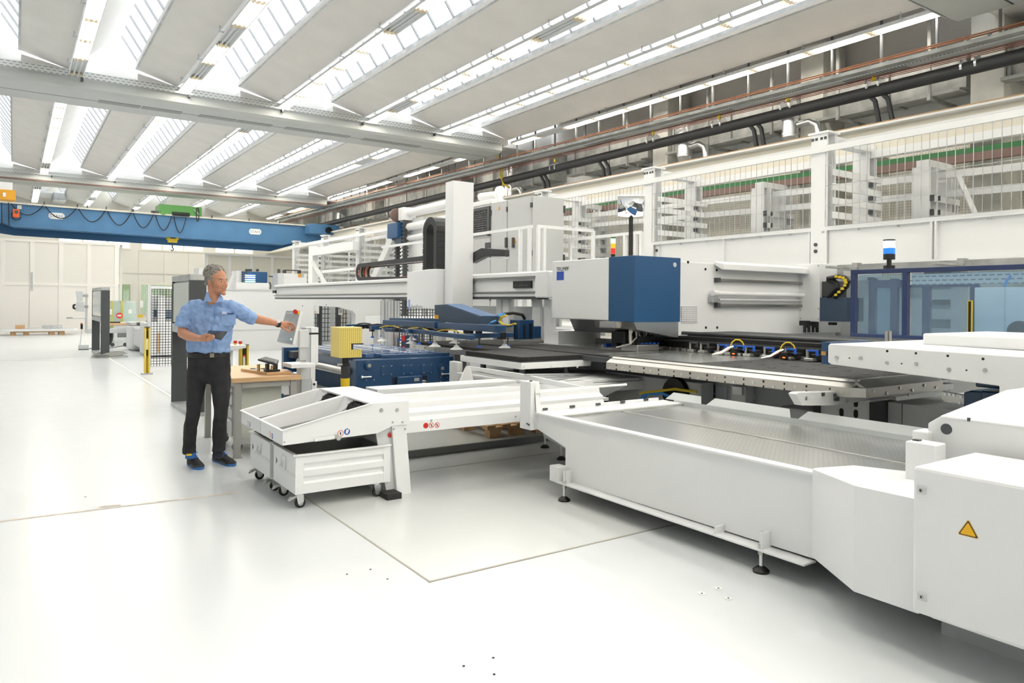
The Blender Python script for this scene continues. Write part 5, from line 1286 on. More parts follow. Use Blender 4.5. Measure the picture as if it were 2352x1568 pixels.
# ---- long back brush table
X2 = 5.02
t = thing('machine_table', 'long machine table with black brush top behind the small lift table, under the gripper', 'machine table', (6, 9.5, 0))
MB().box(X2 + .02, 7.3, 6.6, 10.0, ZTB - .035, ZTB + .0).build('brush_block', BRUSHD, t)
MB().box(X2 + .02, 7.3, 6.62, 10.0, ZTB - .001, ZTB + .003).build('brush_surface', BRTOP, t)
MB().box(X2, X2 + .05, 7.7, 10.1, ZTB - .11, ZTB - .035).box(X2, 7.3, 9.98, 10.1, ZTB - .11, ZTB - .035).build('steel_frame', ST, t, .004)
mb = MB()
for i in range(7): mb.lathe((X2 - .01, 7.95 + i * .33, ZTB - .07), [(.01, 0), (.01, .012)], 8, 'x')
mb.build('bolt', GV, t)
MB().box(X2 + .1, X2 + .3, 8.9, 9.3, 0, ZTB - .11).box(6.5, 6.8, 8.5, 9.7, 0, ZTB - .11).build('leg', W_, t, .01)
MB().box(7.2, 7.25, 6.6, 10, ZTB, ZTB + .09).build('rear_fence', GVD, t)

# ================================================================== FOREGROUND CONVEYOR
XV = 3.55  # conveyor, cover, cabinet and housing figures below were scaled up about the camera
t = thing('scrap_conveyor', 'long white conveyor with dimpled steel belt in the foreground', 'conveyor', (4, 3, 0))
ZR = .605; ZB_ = .555
MB().prism([(4.80, ZR), (4.84, .48), (4.43, .382), (4.43, .13), (2.29, .145), (2.29, ZR)], 'x', XV, XV + .02).build('side_panel', W_, t)
MB().prism([(4.80, ZR + .006), (2.29, ZR + .006), (2.29, ZR - .012), (4.80, ZR - .012)], 'x', XV - .022, XV + .05).build('top_rim', W_, t, .005)
MB().box(XV - .09, XV + .02, 2.30, 4.45, .120, .131).build('bottom_flange', W_, t, .003)
mb = MB()
for px, h in ((1305, .10), (1655, .05), (1762, .10)): y = AX(px, 1200, XV - .03).y; mb.box(XV - .08, XV, y - .005, y + .005, .125, .125 + h)
mb.box(XV - .09, XV - .0, 4.41, 4.51, .125, .24); mb.build('flange_gusset', W_, t, .003)
MB().box(5.22, 5.25, 1.6, 4.8, .02, ZR - .1).build('rear_panel_light_skirt', WS, t)  # rear panel carried down to the floor to block light from behind
MB().box(XV + .05, 5.2, 1.6, 4.6, .14, .16).build('bottom_pan', WG, t)  # unseen pan added to keep light off the floor under the conveyor
MB().box(XV + .03, 4.41, 1.37, 4.73, ZB_ - .01, ZB_).build('belt', BELT, t)
MB().box(4.46, 5.20, 1.37, 4.73, ZB_ - .01, ZB_).build('belt', BELT, t)
MB().box(4.405, 4.465, 1.37, 4.73, ZB_ - .006, ZB_ + .004).build('belt_joint', ST, t)
MB().box(4.41, 4.43, 1.37, 4.73, ZB_ - .004, ZB_ + .006).build('joint_shadow_gap', GVD, t)
MB().box(XV + .03, 5.22, 4.73, 4.755, ZB_ - .02, ZB_ + .015).build('end_bar', GVD, t, .003)
MB().box(XV + .03, 5.22, 4.76, 5.0, ZB_ - .0, ZB_ + .02).build('end_plate', W_, t, .003)
MB().box(XV + .03, 5.15, 5.0, 5.02, ZB_, ZB_ + .045).build('end_lip', W_, t, .003)
mb = MB()
for i in range(5): x = XV + .2 + i * .3; mb.box(x, x + .05, 4.99, 5.002, ZB_ + .03, ZB_ + .048)
mb.build('lip_notch', DG, t)
XB_ = 5.20
MB().box(XB_, XB_ + .012, 1.37, 4.85, ZB_ - .02, ZB_ + .035).build('guard_strip', GUARD, t)
gz = ZB_ + .095
for y0, y1 in ((4.96, 4.52), (4.46, 3.59), (3.52, 1.37)):
    MB().loft([[(XB_ + .005, y, ZB_ + .033), (XB_ + .005, y, ZB_ + .037), (XB_ + .06, y + s * .05, gz + .003), (XB_ + .06, y + s * .05, gz)] for y, s in ((y0, -1), (y1, 1))]).build('guard_plate', GUARD, t)
MB().box(3.50, 3.59, 4.83, 4.98, .46, .854).build('end_post', W_, t, .004)
MB().prism([(4.83, .854), (4.82, .765), (4.83, .745), (4.79, .555), (4.79, .48), (4.83, .46)], 'x', 3.54, 3.59).build('post_gusset', W_, t, .003)
MB().lathe((3.53, 4.87, .855), [(.012, 0), (.012, .008)], 8).build('screw', DG, t)
mb = MB().lathe((3.49, 4.87, .51), [(.006, 0), (.006, .01)], 8, 'x').lathe((3.49, 4.845, .505), [(.008, 0), (.008, .01)], 8, 'x'); mb.build('screw', DG, t)
for x, y, h in ((3.47, 4.34, .25), (3.49, 2.59, .25), (4.36, 5.5, .30), (4.574, 6.05, .34)):
    if x < 4:
        f = FL(1296, 1150) if y > 4 else FL(1748, 1313); x, y = f.x, f.y
    mb = MB().lathe((x, y, 0), [(.046, 0), (.046, .012), (.03, .026), (.014, .036)], 18); f = mb.build('leveling_foot', BK, t, smooth=True)
    MB().cyl((x, y, .03), (x, y, h - .02), .011, 10).build('threaded_rod', AL, f, smooth=True)
    if x < 4: MB().lathe((x, y, .098), [(.018, 0), (.018, .018)], 6).lathe((x, y, .135), [(.018, 0), (.018, .018)], 6).build('nut', ST, f)
rb = thing('rear_conveyor', 'grey underside of the second conveyor frame, behind the step in the front panel', 'frame', (4.3, 5.3, .3))
MB().prism([(5.25, .50), (4.5, .50), (4.5, .17), (5.25, .30)], 'x', 3.95, 3.98).build('side_plate', WG, rb)
MB().prism([(6.4, .50), (4.7, .50), (4.7, .30), (6.4, .30)], 'x', 4.3, 4.65).build('beam', WG, rb)
# faceted cover
t = thing('conveyor_cover', 'white faceted cover at the right end of the conveyor', 'machine cover', (3.3, 1.8, .2))
pl = [(3.53, 2.30), (3.17, 1.853), (3.17, 1.565), (3.80, 1.565), (3.80, 2.226), (3.57, 2.30)]
MB().loft([[(x, y, .161 if i in (0, 4, 5) else .20) for i, (x, y) in enumerate(pl)], [(x, y, .630 if i in (0, 4, 5) else .683) for i, (x, y) in enumerate(pl)]]).build('cover_body', W_, t, .003)
# white switch cabinet in the right corner
t = thing('switch_cabinet', 'white switch cabinet with yellow electrical warning triangle, bottom right corner', 'cabinet', (3.3, .8, 0))
XQ_ = 3.13
yl_ = AX(2097, 1070, XQ_).y
zc0, zc1 = .217, .830
MB().box(XQ_, 3.68, -.8, yl_, zc0, zc1).build('cabinet_body', W_, t, .014)
MB().box(3.53, 5.2, -.8, 1.64, 0, zc0 + .02).build('plinth', WG, t)
MB().box(3.15, 4.8, -.8, 1.50, zc0 - .005, zc0 + .02).build('floor_plate', WS, t)
for i, (px, py) in enumerate(((2118, 1125), (2119, 1369))):
    q = AX(px, py, XQ_); l = MB().box(XQ_ - .008, XQ_, q.y - .018, q.y + .018, q.z - .016, q.z + .016).build('lock_plate', WL, t, .002)
    MB().lathe((XQ_ - .013, q.y, q.z), [(.0085, 0), (.0085, .006)], 14, 'x').build('lock_core', ST, l); MB().box(XQ_ - .0145, XQ_ - .012, q.y - .003, q.y + .003, q.z - .005, q.z + .005).build('key_slot', BK, l)
tri = [AX(*c, XQ_) for c in ((2223, 1191), (2200, 1226), (2250, 1239))]
cy, cz = sum(v.y for v in tri) / 3, sum(v.z for v in tri) / 3
S_ = (tri[1].y - tri[2].y) / 2 * 1.0
def tripoly(s): return [(cy + s, cz - s * .577), (cy - s, cz - s * .577), (cy, cz + s * 1.155)]
def rnd(p, r):
    out = []
    for i in range(3):
        a, b, c = Vector(p[i - 1]), Vector(p[i]), Vector(p[(i + 1) % 3])
        for d, e in ((a, 1), (c, 1)): out.append(tuple(b + (d - b).normalized() * r))
    return out
sg = MB().prism(rnd(tripoly(S_), .006), 'x', XQ_ - .001, XQ_).build('warning_sign', mat('sign_black', (.03, .02, .02), .4), t)
MB().prism(rnd(tripoly(S_ * .98), .005), 'x', XQ_ - .0013, XQ_ - .001).build('sign_edge', mat('sign_amber', (.85, .45, .01), .4), sg)
MB().prism(rnd(tripoly(S_ * .88), .004), 'x', XQ_ - .0016, XQ_ - .0013).build('sign_border', mat('sign_black2', (.03, .02, .02), .4), sg)
MB().prism(rnd(tripoly(S_ * .72), .003), 'x', XQ_ - .002, XQ_ - .0016).build('sign_field', mat('sign_yellow', (.90, .50, .01), .4), sg)
k = S_
B = lambda *p: [(cy - a * k, cz + b * k) for a, b in p]
mb = MB().prism(B((.10, .52), (-.10, .08), (.06, .14), (.02, .02), (.10, .0), (.19, .30), (.03, .24), (.20, .52)), 'x', XQ_ - .0026, XQ_ - .002)
mb.prism(B((.02, .04), (.10, .02), (.06, -.22), (.01, -.20)), 'x', XQ_ - .0026, XQ_ - .002).prism(B((-.06, -.14), (.10, -.18), (.03, -.36)), 'x', XQ_ - .0026, XQ_ - .002); mb.build('lightning_bolt', mat('sign_black3', (.03, .02, .02), .4), sg)
# upper housing behind it
t = thing('upper_housing', 'white housing with sloped top and round hole behind the switch cabinet', 'machine cover', (4, .8, .8))
XU = 3.73
p = [AX(*c, XU) for c in ((2131, 1066), (2131, 972), (2160, 956), (2352, 979))]
zu = (p[2].z + p[3].z) / 2
MB().prism([(p[0].y, .70), (p[1].y, p[1].z), (p[2].y, zu), (-.6, zu), (-.6, .70)], 'x', XU, 4.95).build('housing_body', W_, t, .006)
pz = zu
MB().loft([[(XU - .004, p[2].y, pz - .01), (XU - .004, p[2].y, pz + .003), (4.3, p[2].y - .06, pz + .10), (5.0, p[2].y - .06, pz + .10), (5.0, p[2].y, pz)], [(XU - .004, -.6, pz - .01), (XU - .004, -.6, pz + .003), (4.3, -.6, pz + .10), (5.0, -.6, pz + .10), (5.0, -.6, pz)]]).build('lid', W_, t, .006)
q = AX(2174, 985, XU); MB().lathe((XU - .003, q.y, q.z), [(.0255, 0), (.0255, .006)], 20, 'x').build('round_hole', mat('hole_dark', (.08, .09, .10), .5), t)
q = AX(2226, 963, XU); MB().box(XU - .006, XU, q.y - .006, q.y + .006, q.z - .008, q.z + .008).build('catch', DG, t)
a, b = AX(2095, 988, 3.68), AX(2131, 1085, 3.68); MB().box(3.68, 3.80, p[0].y - .02, a.y, .5, a.z).build('belt_guard', W_, t, .006)
a, b, c = AX(2079, 1012, 3.55), AX(2121, 1117, 3.55), AX(2097, 1012, 3.55)
MB().box(3.55, 3.66, b.y - .05, a.y, .55, a.z).build('corner_post', W_, t, .006)
MB().box(3.59, 3.62, (a.y + b.y) / 2 + .0, (a.y + b.y) / 2 + .03, a.z, a.z + .006).build('post_plug', DG, t)

# ================================================================== CHUTES, CARTS, MACHINE FRAME
def sticker_disc(px, py, X=None, Y=None, r=.02, m_=None, name='sticker', parent=None, off=0):
    if X is not None: q = AX(px, py, X); return MB().lathe((X - .001 - off, q.y, q.z), [(r, 0), (r, .001)], 20, 'x').build(name, m_, parent)
    q = AY(px, py, Y); return MB().lathe((q.x, Y - .001 - off, q.z), [(r, 0), (r, .001)], 20, 'y').build(name, m_, parent)
SR = mat('sign_red', (.70, .04, .03), .4); SB = mat('sign_blue', (.02, .09, .45), .4)
def ban(px, py, parent, X=None, Y=None, r=.02, bar=True, inner=True):
    o = sticker_disc(px, py, X, Y, r, SR, 'prohibition_sign', parent); sticker_disc(px, py, X, Y, r * .80, PAPER, 'sign_field', o, .0006)
    q = AX(px, py, X) if X is not None else AY(px, py, Y)
    d = r * .6
    if Y is not None and inner: MB().box(q.x - r * .15, q.x + r * .12, Y - .0025, Y - .0018, q.z - r * .45, q.z + r * .4).build('sign_figure', BK, o)
    if bar:
        if Y is not None: MB().bar((q.x - d, Y - .003, q.z + d), (q.x + d, Y - .003, q.z - d), .0012, r * .2).build('sign_bar', SR, o)
        else: MB().bar((X - .003, q.y + d, q.z + d), (X - .003, q.y - d, q.z - d), .0012, r * .2).build('sign_bar', SR, o)
    elif Y is not None: MB().box(q.x - d, q.x + d, Y - .0025, Y - .0018, q.z - .002, q.z + .002).build('sign_text', WG, o)
def glove(px, py, parent, X=None, Y=None, r=.021):
    o = sticker_disc(px, py, X, Y, r, SB, 'glove_sign', parent)
    q = AX(px, py, X) if X is not None else AY(px, py, Y); w = r * .45
    if Y is not None: mb = MB().box(q.x - w, q.x + w * .7, Y - .0022, Y - .0012, q.z - w * 1.3, q.z + w * .6).box(q.x - w * .6, q.x + w * 1.0, Y - .0022, Y - .0012, q.z, q.z + w * 1.4)
    else: mb = MB().box(X - .0022, X - .0012, q.y - w * .7, q.y + w, q.z - w * 1.3, q.z + w * .6).box(X - .0022, X - .0012, q.y - w * .8, q.y + w * .5, q.z, q.z + w * 1.4)
    mb.build('sign_figure', PAPER, o)
def chute(label, y0, y1, front):
    t = thing('chute_tray', label, 'chute tray', (1.9, (y0 + y1) / 2, .48), 'sloping chute trays')
    xl, xt, xr = 1.575, 2.24, 2.56
    zl, zh = .585, .73; zb = .48
    prof = [(xl, zb), (xl, zl), (xt, zh), (xr, zh), (xr, .545), (2.42, .545), (2.30, .50), (xl + .3, .49)]
    tk = .012
    for y in (y0, y1 - tk): MB().prism(prof, 'y', y, y + tk).build('side_wall', W_, t, .003)
    MB().box(xl, xl + tk, y0, y1, zb, zl).build('front_wall', W_, t, .003)
    MB().prism([(xl + .014, zb + .012), (xl + .014, zb + .02), (xt + .06, .60), (xt + .06, .59)], 'y', y0 + .014, y1 - .014).build('tray_floor', mat('tray_floor_grey', (.22, .22, .22), .6), t)
    MB().box(xt, xr, y0, y1, zh - .012, zh + .003).build('lid', W_, t, .004)
    mb = MB()
    for a, b in (((xl, y0), (xt, y0)), ((xl, y1), (xt, y1))): mb.bar((a[0] - .01, a[1], zl + .0), (b[0], b[1], zh + .0), .022, .008)
    mb.bar((xl, y0, zl), (xl, y1, zl), .022, .008); mb.build('rolled_rim', W_, t, .003)
    MB().add([(xt - .12, y1 - tk, .55), (xt + .03, (y0 + y1) / 2 + .06, zh - .01), (xt + .0, y1 - tk, zh - .0)], [(0, 1, 2)]).add([(xt - .12, y1 - tk, .55), (xt + .08, (y0 + y1) / 2 + .06, .58), (xt + .03, (y0 + y1) / 2 + .06, zh - .01)], [(0, 1, 2)]).build('corner_fold', WS, t)
    mb = MB(); mb.cyl((xt + .02, y0 + .04, .64), (xt + .02, (y0 + y1) / 2 + .1, .64), .065, 18)
    b = mb.build('brush_roller', BRUSH, t, smooth=True)
    mb = MB(); random.seed(9)
    for i in range(280):
        an = random.uniform(0, 6.28); y = random.uniform(y0 + .04, (y0 + y1) / 2 + .1); c, s_ = math.cos(an), math.sin(an)
        mb.bar((xt + .02 + c * .05, y, .64 + s_ * .05), (xt + .02 + c * .076, y, .64 + s_ * .076), .003, .003)
    br = mb.build('bristles', BK, b); br['kind'] = 'stuff'
    return t
c1 = chute('nearer sloping white chute tray above the larger cart', 5.15, 5.70, 1)
c2 = chute('rear sloping white chute tray above the half hidden cart', 5.72, 6.28, 0)
mb = MB()
for px, py in ((876, 942), (912, 941.5)): q = AY(px, py, 5.15); mb.lathe((q.x, 5.145, q.z), [(.014, 0), (.016, .005)], 16, 'y')
for px, py in ((901.5, 969.5), (924, 969)): q = AY(px, py, 5.15); mb.lathe((q.x, 5.14, q.z), [(.007, 0), (.007, .01)], 8, 'y')
q = AY(653, 1015, 5.15); mb.lathe((q.x, 5.143, q.z), [(.006, 0), (.006, .007)], 8, 'y'); mb.build('bolt', GV, c1, smooth=True)
a, b = AY(723, 1009, 5.15), AY(768, 1003, 5.15)
hd = MB().bar((a.x - .01, 5.13, a.z), (b.x, 5.13, b.z), .02, .022).build('latch_lever', W_, c1, .004)
MB().cyl((b.x + .01, 5.09, b.z), (b.x + .01, 5.15, b.z), .018, 16).build('knob', ST, hd, smooth=True)
ban(782, 995, c1, Y=5.15, r=.023, bar=False); glove(797, 991, c1, Y=5.15, r=.023)
ban(620, 997, c1, X=1.575, r=.02, bar=False); glove(625.5, 1001, c1, X=1.575, r=.02)
ban(569, 972, c2, X=1.575, r=.02, bar=False); glove(573.5, 974, c2, X=1.575, r=.02)
def cart(label, x0, x1, y0, y1, brake):
    t = thing('parts_cart', label, 'cart', ((x0 + x1) / 2, (y0 + y1) / 2, 0), 'wheeled sheet metal carts')
    z0, z1 = .115, .395; tk = .012
    LN = mat('cart_lining', (.30, .31, .315), .7)
    # corrugated long sides
    for y, s in ((y0, 1), (y1, -1)):
        pr = [(y, z0), (y, z0 + .07), (y + s * .014, z0 + .085), (y + s * .014, z0 + .105), (y, z0 + .125), (y, z0 + .165), (y + s * .014, z0 + .18), (y + s * .014, z0 + .20), (y, z0 + .22), (y, z1)]
        MB().prism(pr + [(p[0] + s * .004, p[1]) for p in pr[::-1]], 'x', x0 + .06, x1 - .05).build('side_wall', W_, t)
        MB().box(x0, x0 + .06, y, y + s * .012, z0, z1).box(x1 - .05, x1, y, y + s * .012, z0, z1).build('corner_panel', W_, t)
    for x, s in ((x0, 1), (x1, -1)): MB().box(x, x + s * tk, y0, y1, z0, z1).build('end_wall', W_, t, .004)
    MB().box(x0, x1, y0, y1, z0, z0 + .01).build('base', W_, t)
    MB().box(x0 + .013, x1 - .013, y0 + .018, y1 - .018, z0 + .012, z0 + .10).box(x0 + .013, x0 + .017, y0 + .018, y1 - .018, z0, z1 - .02).box(x1 - .017, x1 - .013, y0 + .018, y1 - .018, z0, z1 - .02).box(x0 + .013, x1 - .013, y1 - .02, y1 - .016, z0, z1 - .02).box(x0 + .013, x1 - .013, y0 + .016, y0 + .02, z0, z1 - .02).build('lining', LN, t)
    mb = MB()
    for p, q in (((x0, y0), (x1, y0)), ((x1, y0), (x1, y1)), ((x1, y1), (x0, y1)), ((x0, y1), (x0, y0))): mb.bar((*p, z1), (*q, z1), .03, .012)
    mb.build('rim', W_, t, .003)
    ym = (y0 + y1) / 2
    h = MB().box(x0 - .006, x0, ym - .05, ym + .05, z1 - .085, z1 - .045).build('handle_plate', W_, t, .002)
    MB().tube([(x0 - .004, ym - .045, z1 - .06), (x0 - .014, ym - .045, z1 - .12), (x0 - .014, ym - .04, z1 - .13), (x0 - .014, ym + .04, z1 - .13), (x0 - .014, ym + .045, z1 - .12), (x0 - .004, ym + .045, z1 - .06)], .006, 8).build('handle', W_, h, smooth=True)
    MB().prism([(y1 - .07, z0 + .14), (y1 - .07, z0 + .19), (y1 - .10, z0 + .165)], 'x', x0 - .002, x0).build('side_slot', BK, t)
    MB().box(x0 - .003, x0, y0 + .02, y1 - .12, z0 + .12, z0 + .14).build('pressed_rib', WS, t)
    for x, y, bk in ((x0 + .05, y0 + .07, 1), (x0 + .05, y1 - .07, 1), (x1 - .09, y0 + .05, 0), (x1 - .09, y1 - .07, 0)):
        cs = MB().lathe((x, y, z0 - .02), [(.03, 0), (.03, .02)], 12).prism([(x - .025, z0 - .02), (x + .028, z0 - .02), (x + .03, .045), (x - .0, .03), (x - .012, .035)], 'y', y - .02, y - .016).prism([(x - .025, z0 - .02), (x + .028, z0 - .02), (x + .03, .045), (x - .0, .03), (x - .012, .035)], 'y', y + .016, y + .02).build('caster', AL, t)
        MB().lathe((x + .008, y - .014, .037), [(.028, 0), (.037, .004), (.037, .024), (.028, .028)], 20, 'y').build('wheel', RB, cs, smooth=True)
        MB().lathe((x + .008, y - .0155, .037), [(.02, 0), (.02, .031)], 16, 'y').build('hub', GV, cs)
        if bk: MB().prism([(x - .08, z0 - .055), (x - .06, z0 - .03), (x - .02, z0 - .02), (x - .03, z0 - .035)], 'y', y - .018, y + .018).build('brake_lever', ST, cs)
    return t
cart('nearer white wheeled cart with ribbed side and dark lining, in the foreground', 1.675, 2.41, 5.17, 5.70, 1)
cart('rear white wheeled cart, mostly hidden behind the nearer one', 1.665, 2.40, 5.76, 6.33, 1)
solo('floor_block', MB().box(2.34, 2.46, 5.06, 5.2, 0, .045), RB, 'small black rubber block on the floor behind the right cart wheel', 'block', bevel=.003)
t = thing('loading_station', 'white machine frame beam on a wedge leg, carrying the chute trays', 'machine frame', (3.2, 5.6, 0))
YM = 5.16
MB().prism([(2.42, .545), (2.54, .545), (2.59, 0), (2.47, 0)], 'y', YM, YM + .03).build('leg', W_, t, .003)
MB().box(2.40, 2.47, YM + .051, YM + .9, .002, .5).build('leg_web', WS, t)
MB().prism([(2.30, .5), (2.47, .55), (2.47, .003), (2.40, .003)], 'y', YM + .032, YM + .05).build('leg_gusset', WL, t)
MB().box(2.54, 4.4, YM, YM + .03, .475, .57).build('lower_beam', W_, t, .003)
MB().prism([(YM + .03, .56), (YM - .0, .565), (YM + .02, .60), (YM + .02, .63), (YM + .07, .66), (YM + .08, .705), (YM + .10, .705), (YM + .10, .56)], 'x', 2.57, 4.6).build('profile_beam', W_, t, .002)
MB().prism([(YM + .12, .70), (YM + .13, .72), (YM + .5, .55), (YM + .5, .53)], 'x', 2.57, 5.0).build('slide_plate', W_, t)
MB().prism([(6.0, .50), (6.02, .67), (6.06, .67), (6.06, .5)], 'x', 2.6, 5.2).build('rear_trough_wall', W_, t, .002)
MB().box(2.6, 5.1, YM + .5, 6.0, .50, .53).build('trough_floor', WL, t)
MB().box(2.75, 4.3, 6.18, 6.45, .50, .70).build('rear_beam', WL, t, .004)
for x0 in (3.75, 4.0, 4.2): MB().prism([(x0, .69), (x0 + .03, .69), (x0 + .22, .52), (x0 + .1, .52)], 'y', 6.28, 6.30).build('fin', WS, t)
MB().prism([(3.98, .50), (4.12, .78), (4.18, .78), (4.22, .62), (4.4, .5)], 'y', 6.9, 6.93).build('column_gusset', WS, t)
for px, py in ((978, 977), (991, 976.5), (1004, 976)): ban(px, py, t, Y=YM, r=.022)
ban(896, 999, t, Y=YM + .025, r=.018)
mb = MB()
for px, py in ((904, 985), (930, 985), (990, 965), (1184, 956)): q = AY(px, py, YM); mb.lathe((q.x, YM - .008, q.z), [(.007, 0), (.007, .008)], 8, 'y')
mb.build('bolt', GV, t)
# chute plates behind the end post
t = thing('steel_chute', 'grey painted steel chute plates between the frame beam and the small lift table', 'chute', (4.5, 5.8, .5))
MB().prism([(3.6, .60), (4.75, .62), (4.95, .57), (4.9, .52), (3.6, .54)], 'y', 5.75, 6.0).build('chute_plate', WG, t, .003)
MB().prism([(3.4, .655), (4.3, .675), (4.45, .63), (4.4, .60), (3.4, .60)], 'y', 6.02, 6.16).build('upper_plate', GVD, t, .003)

# platform and pallet
t = thing('steel_platform', 'low grey steel platform on the floor under the machine frame', 'platform', (4, 7, 0))
MB().box(2.65, 6.2, 6.32, 8.2, .005, .075).build('platform_body', mat('platform_side', (.22, .23, .23), .5), t, .003)
MB().box(2.65, 6.2, 6.30, 8.2, .075, .082).build('top_sheet', mat('platform_top', (.44, .45, .43), .35, metal=.3), t)
t = thing('wooden_pallet', 'wooden pallet lying on the grey platform under the frame beam', 'pallet', (4.35, 6.75, .083))
mb = MB()
for x in (4.20, 4.50, 4.8):
    for y in (6.42, 6.95, 7.45): mb.box(x - .07, x + .07, y, y + .1, .083, .17)
mb.build('block', PLY, t, .003)
mb = MB()
for y in (6.42, 6.95, 7.45): mb.box(4.1, 4.95, y, y + .1, .17, .19)
for i in range(5): mb.box(4.1 + i * .19, 4.2 + i * .19, 6.42, 7.55, .19, .21)
mb.build('board', PLY, t)

# ================================================================== BLUE ROLLER TABLE AND SCANNER
YT = 8.2
t = thing('roller_table', 'dark blue roller table with slatted top and bolted front', 'roller table', (4, 10, 0))
x0, x1 = AY(818, 850, YT).x, AY(1042, 850, YT).x
z1 = AY(820, 826, YT).z
MB().box(x0, x1, YT, YT + .12, .2, z1).build('front_plate', NV, t, .012)
MB().box(x0 + .35 * 1, x1 - .05, YT + .02, YT + .1, z1 - .005, z1 + .045).build('front_ledge', NV, t, .005)
MB().box(x0 + .05, x1 - .05, YT + .1, 10.2, .3, z1 - .03).build('table_body', NV, t)
for i in range(8):
    x = x0 + .02 + i * .15; MB().box(x, x + .11, YT + .12, 10.3, z1 + .01, z1 + .055).build('slat', mat('navy_slat', (.05, .12, .28), .22, coat=.6) if i == 0 else bpy.data.materials['navy_slat'], t, .004)
mb = MB(); mb2 = MB(); mb3 = MB()
for px, py in ((846, 839), (1014, 845)):
    q = AY(px, py, YT); mb.lathe((q.x, YT - .03, q.z), [(.05, 0), (.055, .03)], 20, 'y'); mb2.lathe((q.x, YT - .036, q.z), [(.022, 0), (.024, .01)], 16, 'y')
mb.build('wheel_boss', NV, t, smooth=True); mb2.build('wheel_hub', ST, t, smooth=True)
for px, py in ((889, 850), (935, 848), (981, 846)):
    q = AY(px, py, YT); MB().box(q.x - .085, q.x + .085, YT - .008, YT, q.z - .06, q.z + .055).build('cover_plate', NV, t, .015)
    for dx in (-.05, .055):
        for dz in (-.05, .05): mb3.lathe((q.x + dx, YT - .014, q.z + dz), [(.006, 0), (.006, .008)], 8, 'y')
for px, py in ((841, 872), (859, 872), (841, 890), (859, 890), (1012, 866), (1027, 866), (1012, 884), (1027, 884), (1012, 876)): q = AY(px, py, YT); mb3.lathe((q.x, YT - .01, q.z), [(.006, 0), (.006, .01)], 8, 'y')
mb3.build('bolt', AL, t, smooth=True)
mb = MB()
for px, py in ((840, 865), (1022, 858)): q = AY(px, py, YT); mb.cyl((q.x - .06, YT - .03, q.z), (q.x + .06, YT - .03, q.z), .008, 8).lathe((q.x - .06, YT - .03, q.z), [(.018, -.01), (.018, .01)], 10, 'x')
mb.build('locking_pin', AL, t, smooth=True)
a, b = AY(907, 866, YT), AY(966, 895, YT); MB().box(a.x - .04, b.x + .09, YT - .002, YT, b.z - .1, a.z + .0).build('recess', mat('recess_dark', (.004, .01, .03), .5), t)
MB().box(a.x + .02, b.x, YT - .05, YT - .0, b.z - .1, a.z + .005).build('junction_box', NV, t, .006)
q = AY(953, 870, YT); MB().box(q.x - .035, q.x + .035, YT - .053, YT - .05, q.z - .022, q.z + .018).build('type_plate', GV, t)
q = AY(938, 886, YT); MB().prism([(q.x - .018, q.z - .015), (q.x + .018, q.z - .015), (q.x, q.z + .016)], 'y', YT - .054, YT - .05).build('warning_sticker', YE, t)
mb = MB()
for i in range(4): z = b.z + .03 + i * .028; mb.tube([(b.x, YT - .025, z), (b.x + .04, YT - .03, z), (b.x + .07, YT - .01, z - .01)], .009, 6)
mb.build('cable', GV, t, smooth=True)
MB().cyl((x0 - .03, YT + .2, z1 - .16), (x0 - .03, 10.2, z1 - .16), .05, 16).build('roller', ST, t, smooth=True)
# belt feeder on its left
t = thing('belt_feeder', 'black belt feeder with steel rollers left of the dark blue roller table', 'feeder', (3, 10, 0))
MB().box(2.55, x0 - .1, 8.4, 10.3, .35, .42).build('belt', mat('belt_dark', (.10, .10, .10), .35), t)
MB().box(2.45, 2.55, 8.3, 10.4, .2, .45).build('side_rail', NV, t, .01)
MB().box(2.5, x0 - .05, 10.4, 10.5, .1, .5).build('rear_frame', NV, t, .01)
mb = MB()
for y in (8.7, 9.2, 9.9): mb.cyl((2.55, y, .3), (x0 - .1, y, .3), .05, 12)
mb.build('roller', ST, t, smooth=True)
mb = MB().box(2.7, 2.95, 8.45, 8.75, .1, .33).box(3.0, 3.3, 8.5, 8.9, .12, .33); mb.build('drive_motor', NV, t, .01)
q = AY(684, 812, 10.5); t = thing('drive_motor', 'black and blue drive motor behind the terminal stand', 'motor', (q.x, 10.5, q.z - .2))
a, b = AY(652, 798, 10.5), AY(690, 822, 10.5); MB().box(a.x, b.x, 10.5, 10.6, b.z - .2, a.z).build('mounting_plate', NV, t, .004)
a, b = AY(667, 806, 10.4), AY(690, 821, 10.4); MB().box(a.x, b.x, 10.3, 10.5, b.z, a.z).build('motor_body', DG, t, .01)
# yellow scanner housing on a post
YS_ = 7.55
t = thing('light_scanner', 'pale yellow perforated guard housing on a black and yellow post', 'scanner', (AY(795, 800, YS_).x, YS_ + .1, 0))
a, b, c = AY(780, 752, YS_), AY(831, 820, YS_), AX(760, 752, AY(780, 752, YS_).x)
zt, zb_ = a.z, b.z; xa, xb2 = a.x, b.x; n0, n1 = AY(807, 790, YS_), AY(831, 802, YS_)
dp = c.y - YS_
mb = MB().prism([(xa, zb_), (xa, zt), (xb2, zt), (xb2, n0.z), (n0.x, n0.z), (n0.x, n1.z), (xb2, n1.z), (xb2, zb_)], 'y', YS_, YS_ + .008); mb.build('front_grille', PERFYEL, t)
MB().box(xa - .001, xa + .008, YS_, YS_ + dp, zb_, zt).box(xa, xb2, YS_, YS_ + dp, zt - .008, zt).box(xa, xb2, YS_, YS_ + dp, zb_, zb_ + .006).build('housing', YB, t, .003)
MB().box(xa + .01, n0.x - .01, YS_ + .01, YS_ + dp, zb_ + .01, zt - .01).build('inner_box', mat('inner_yellow', (.6, .42, .06), .5), t)
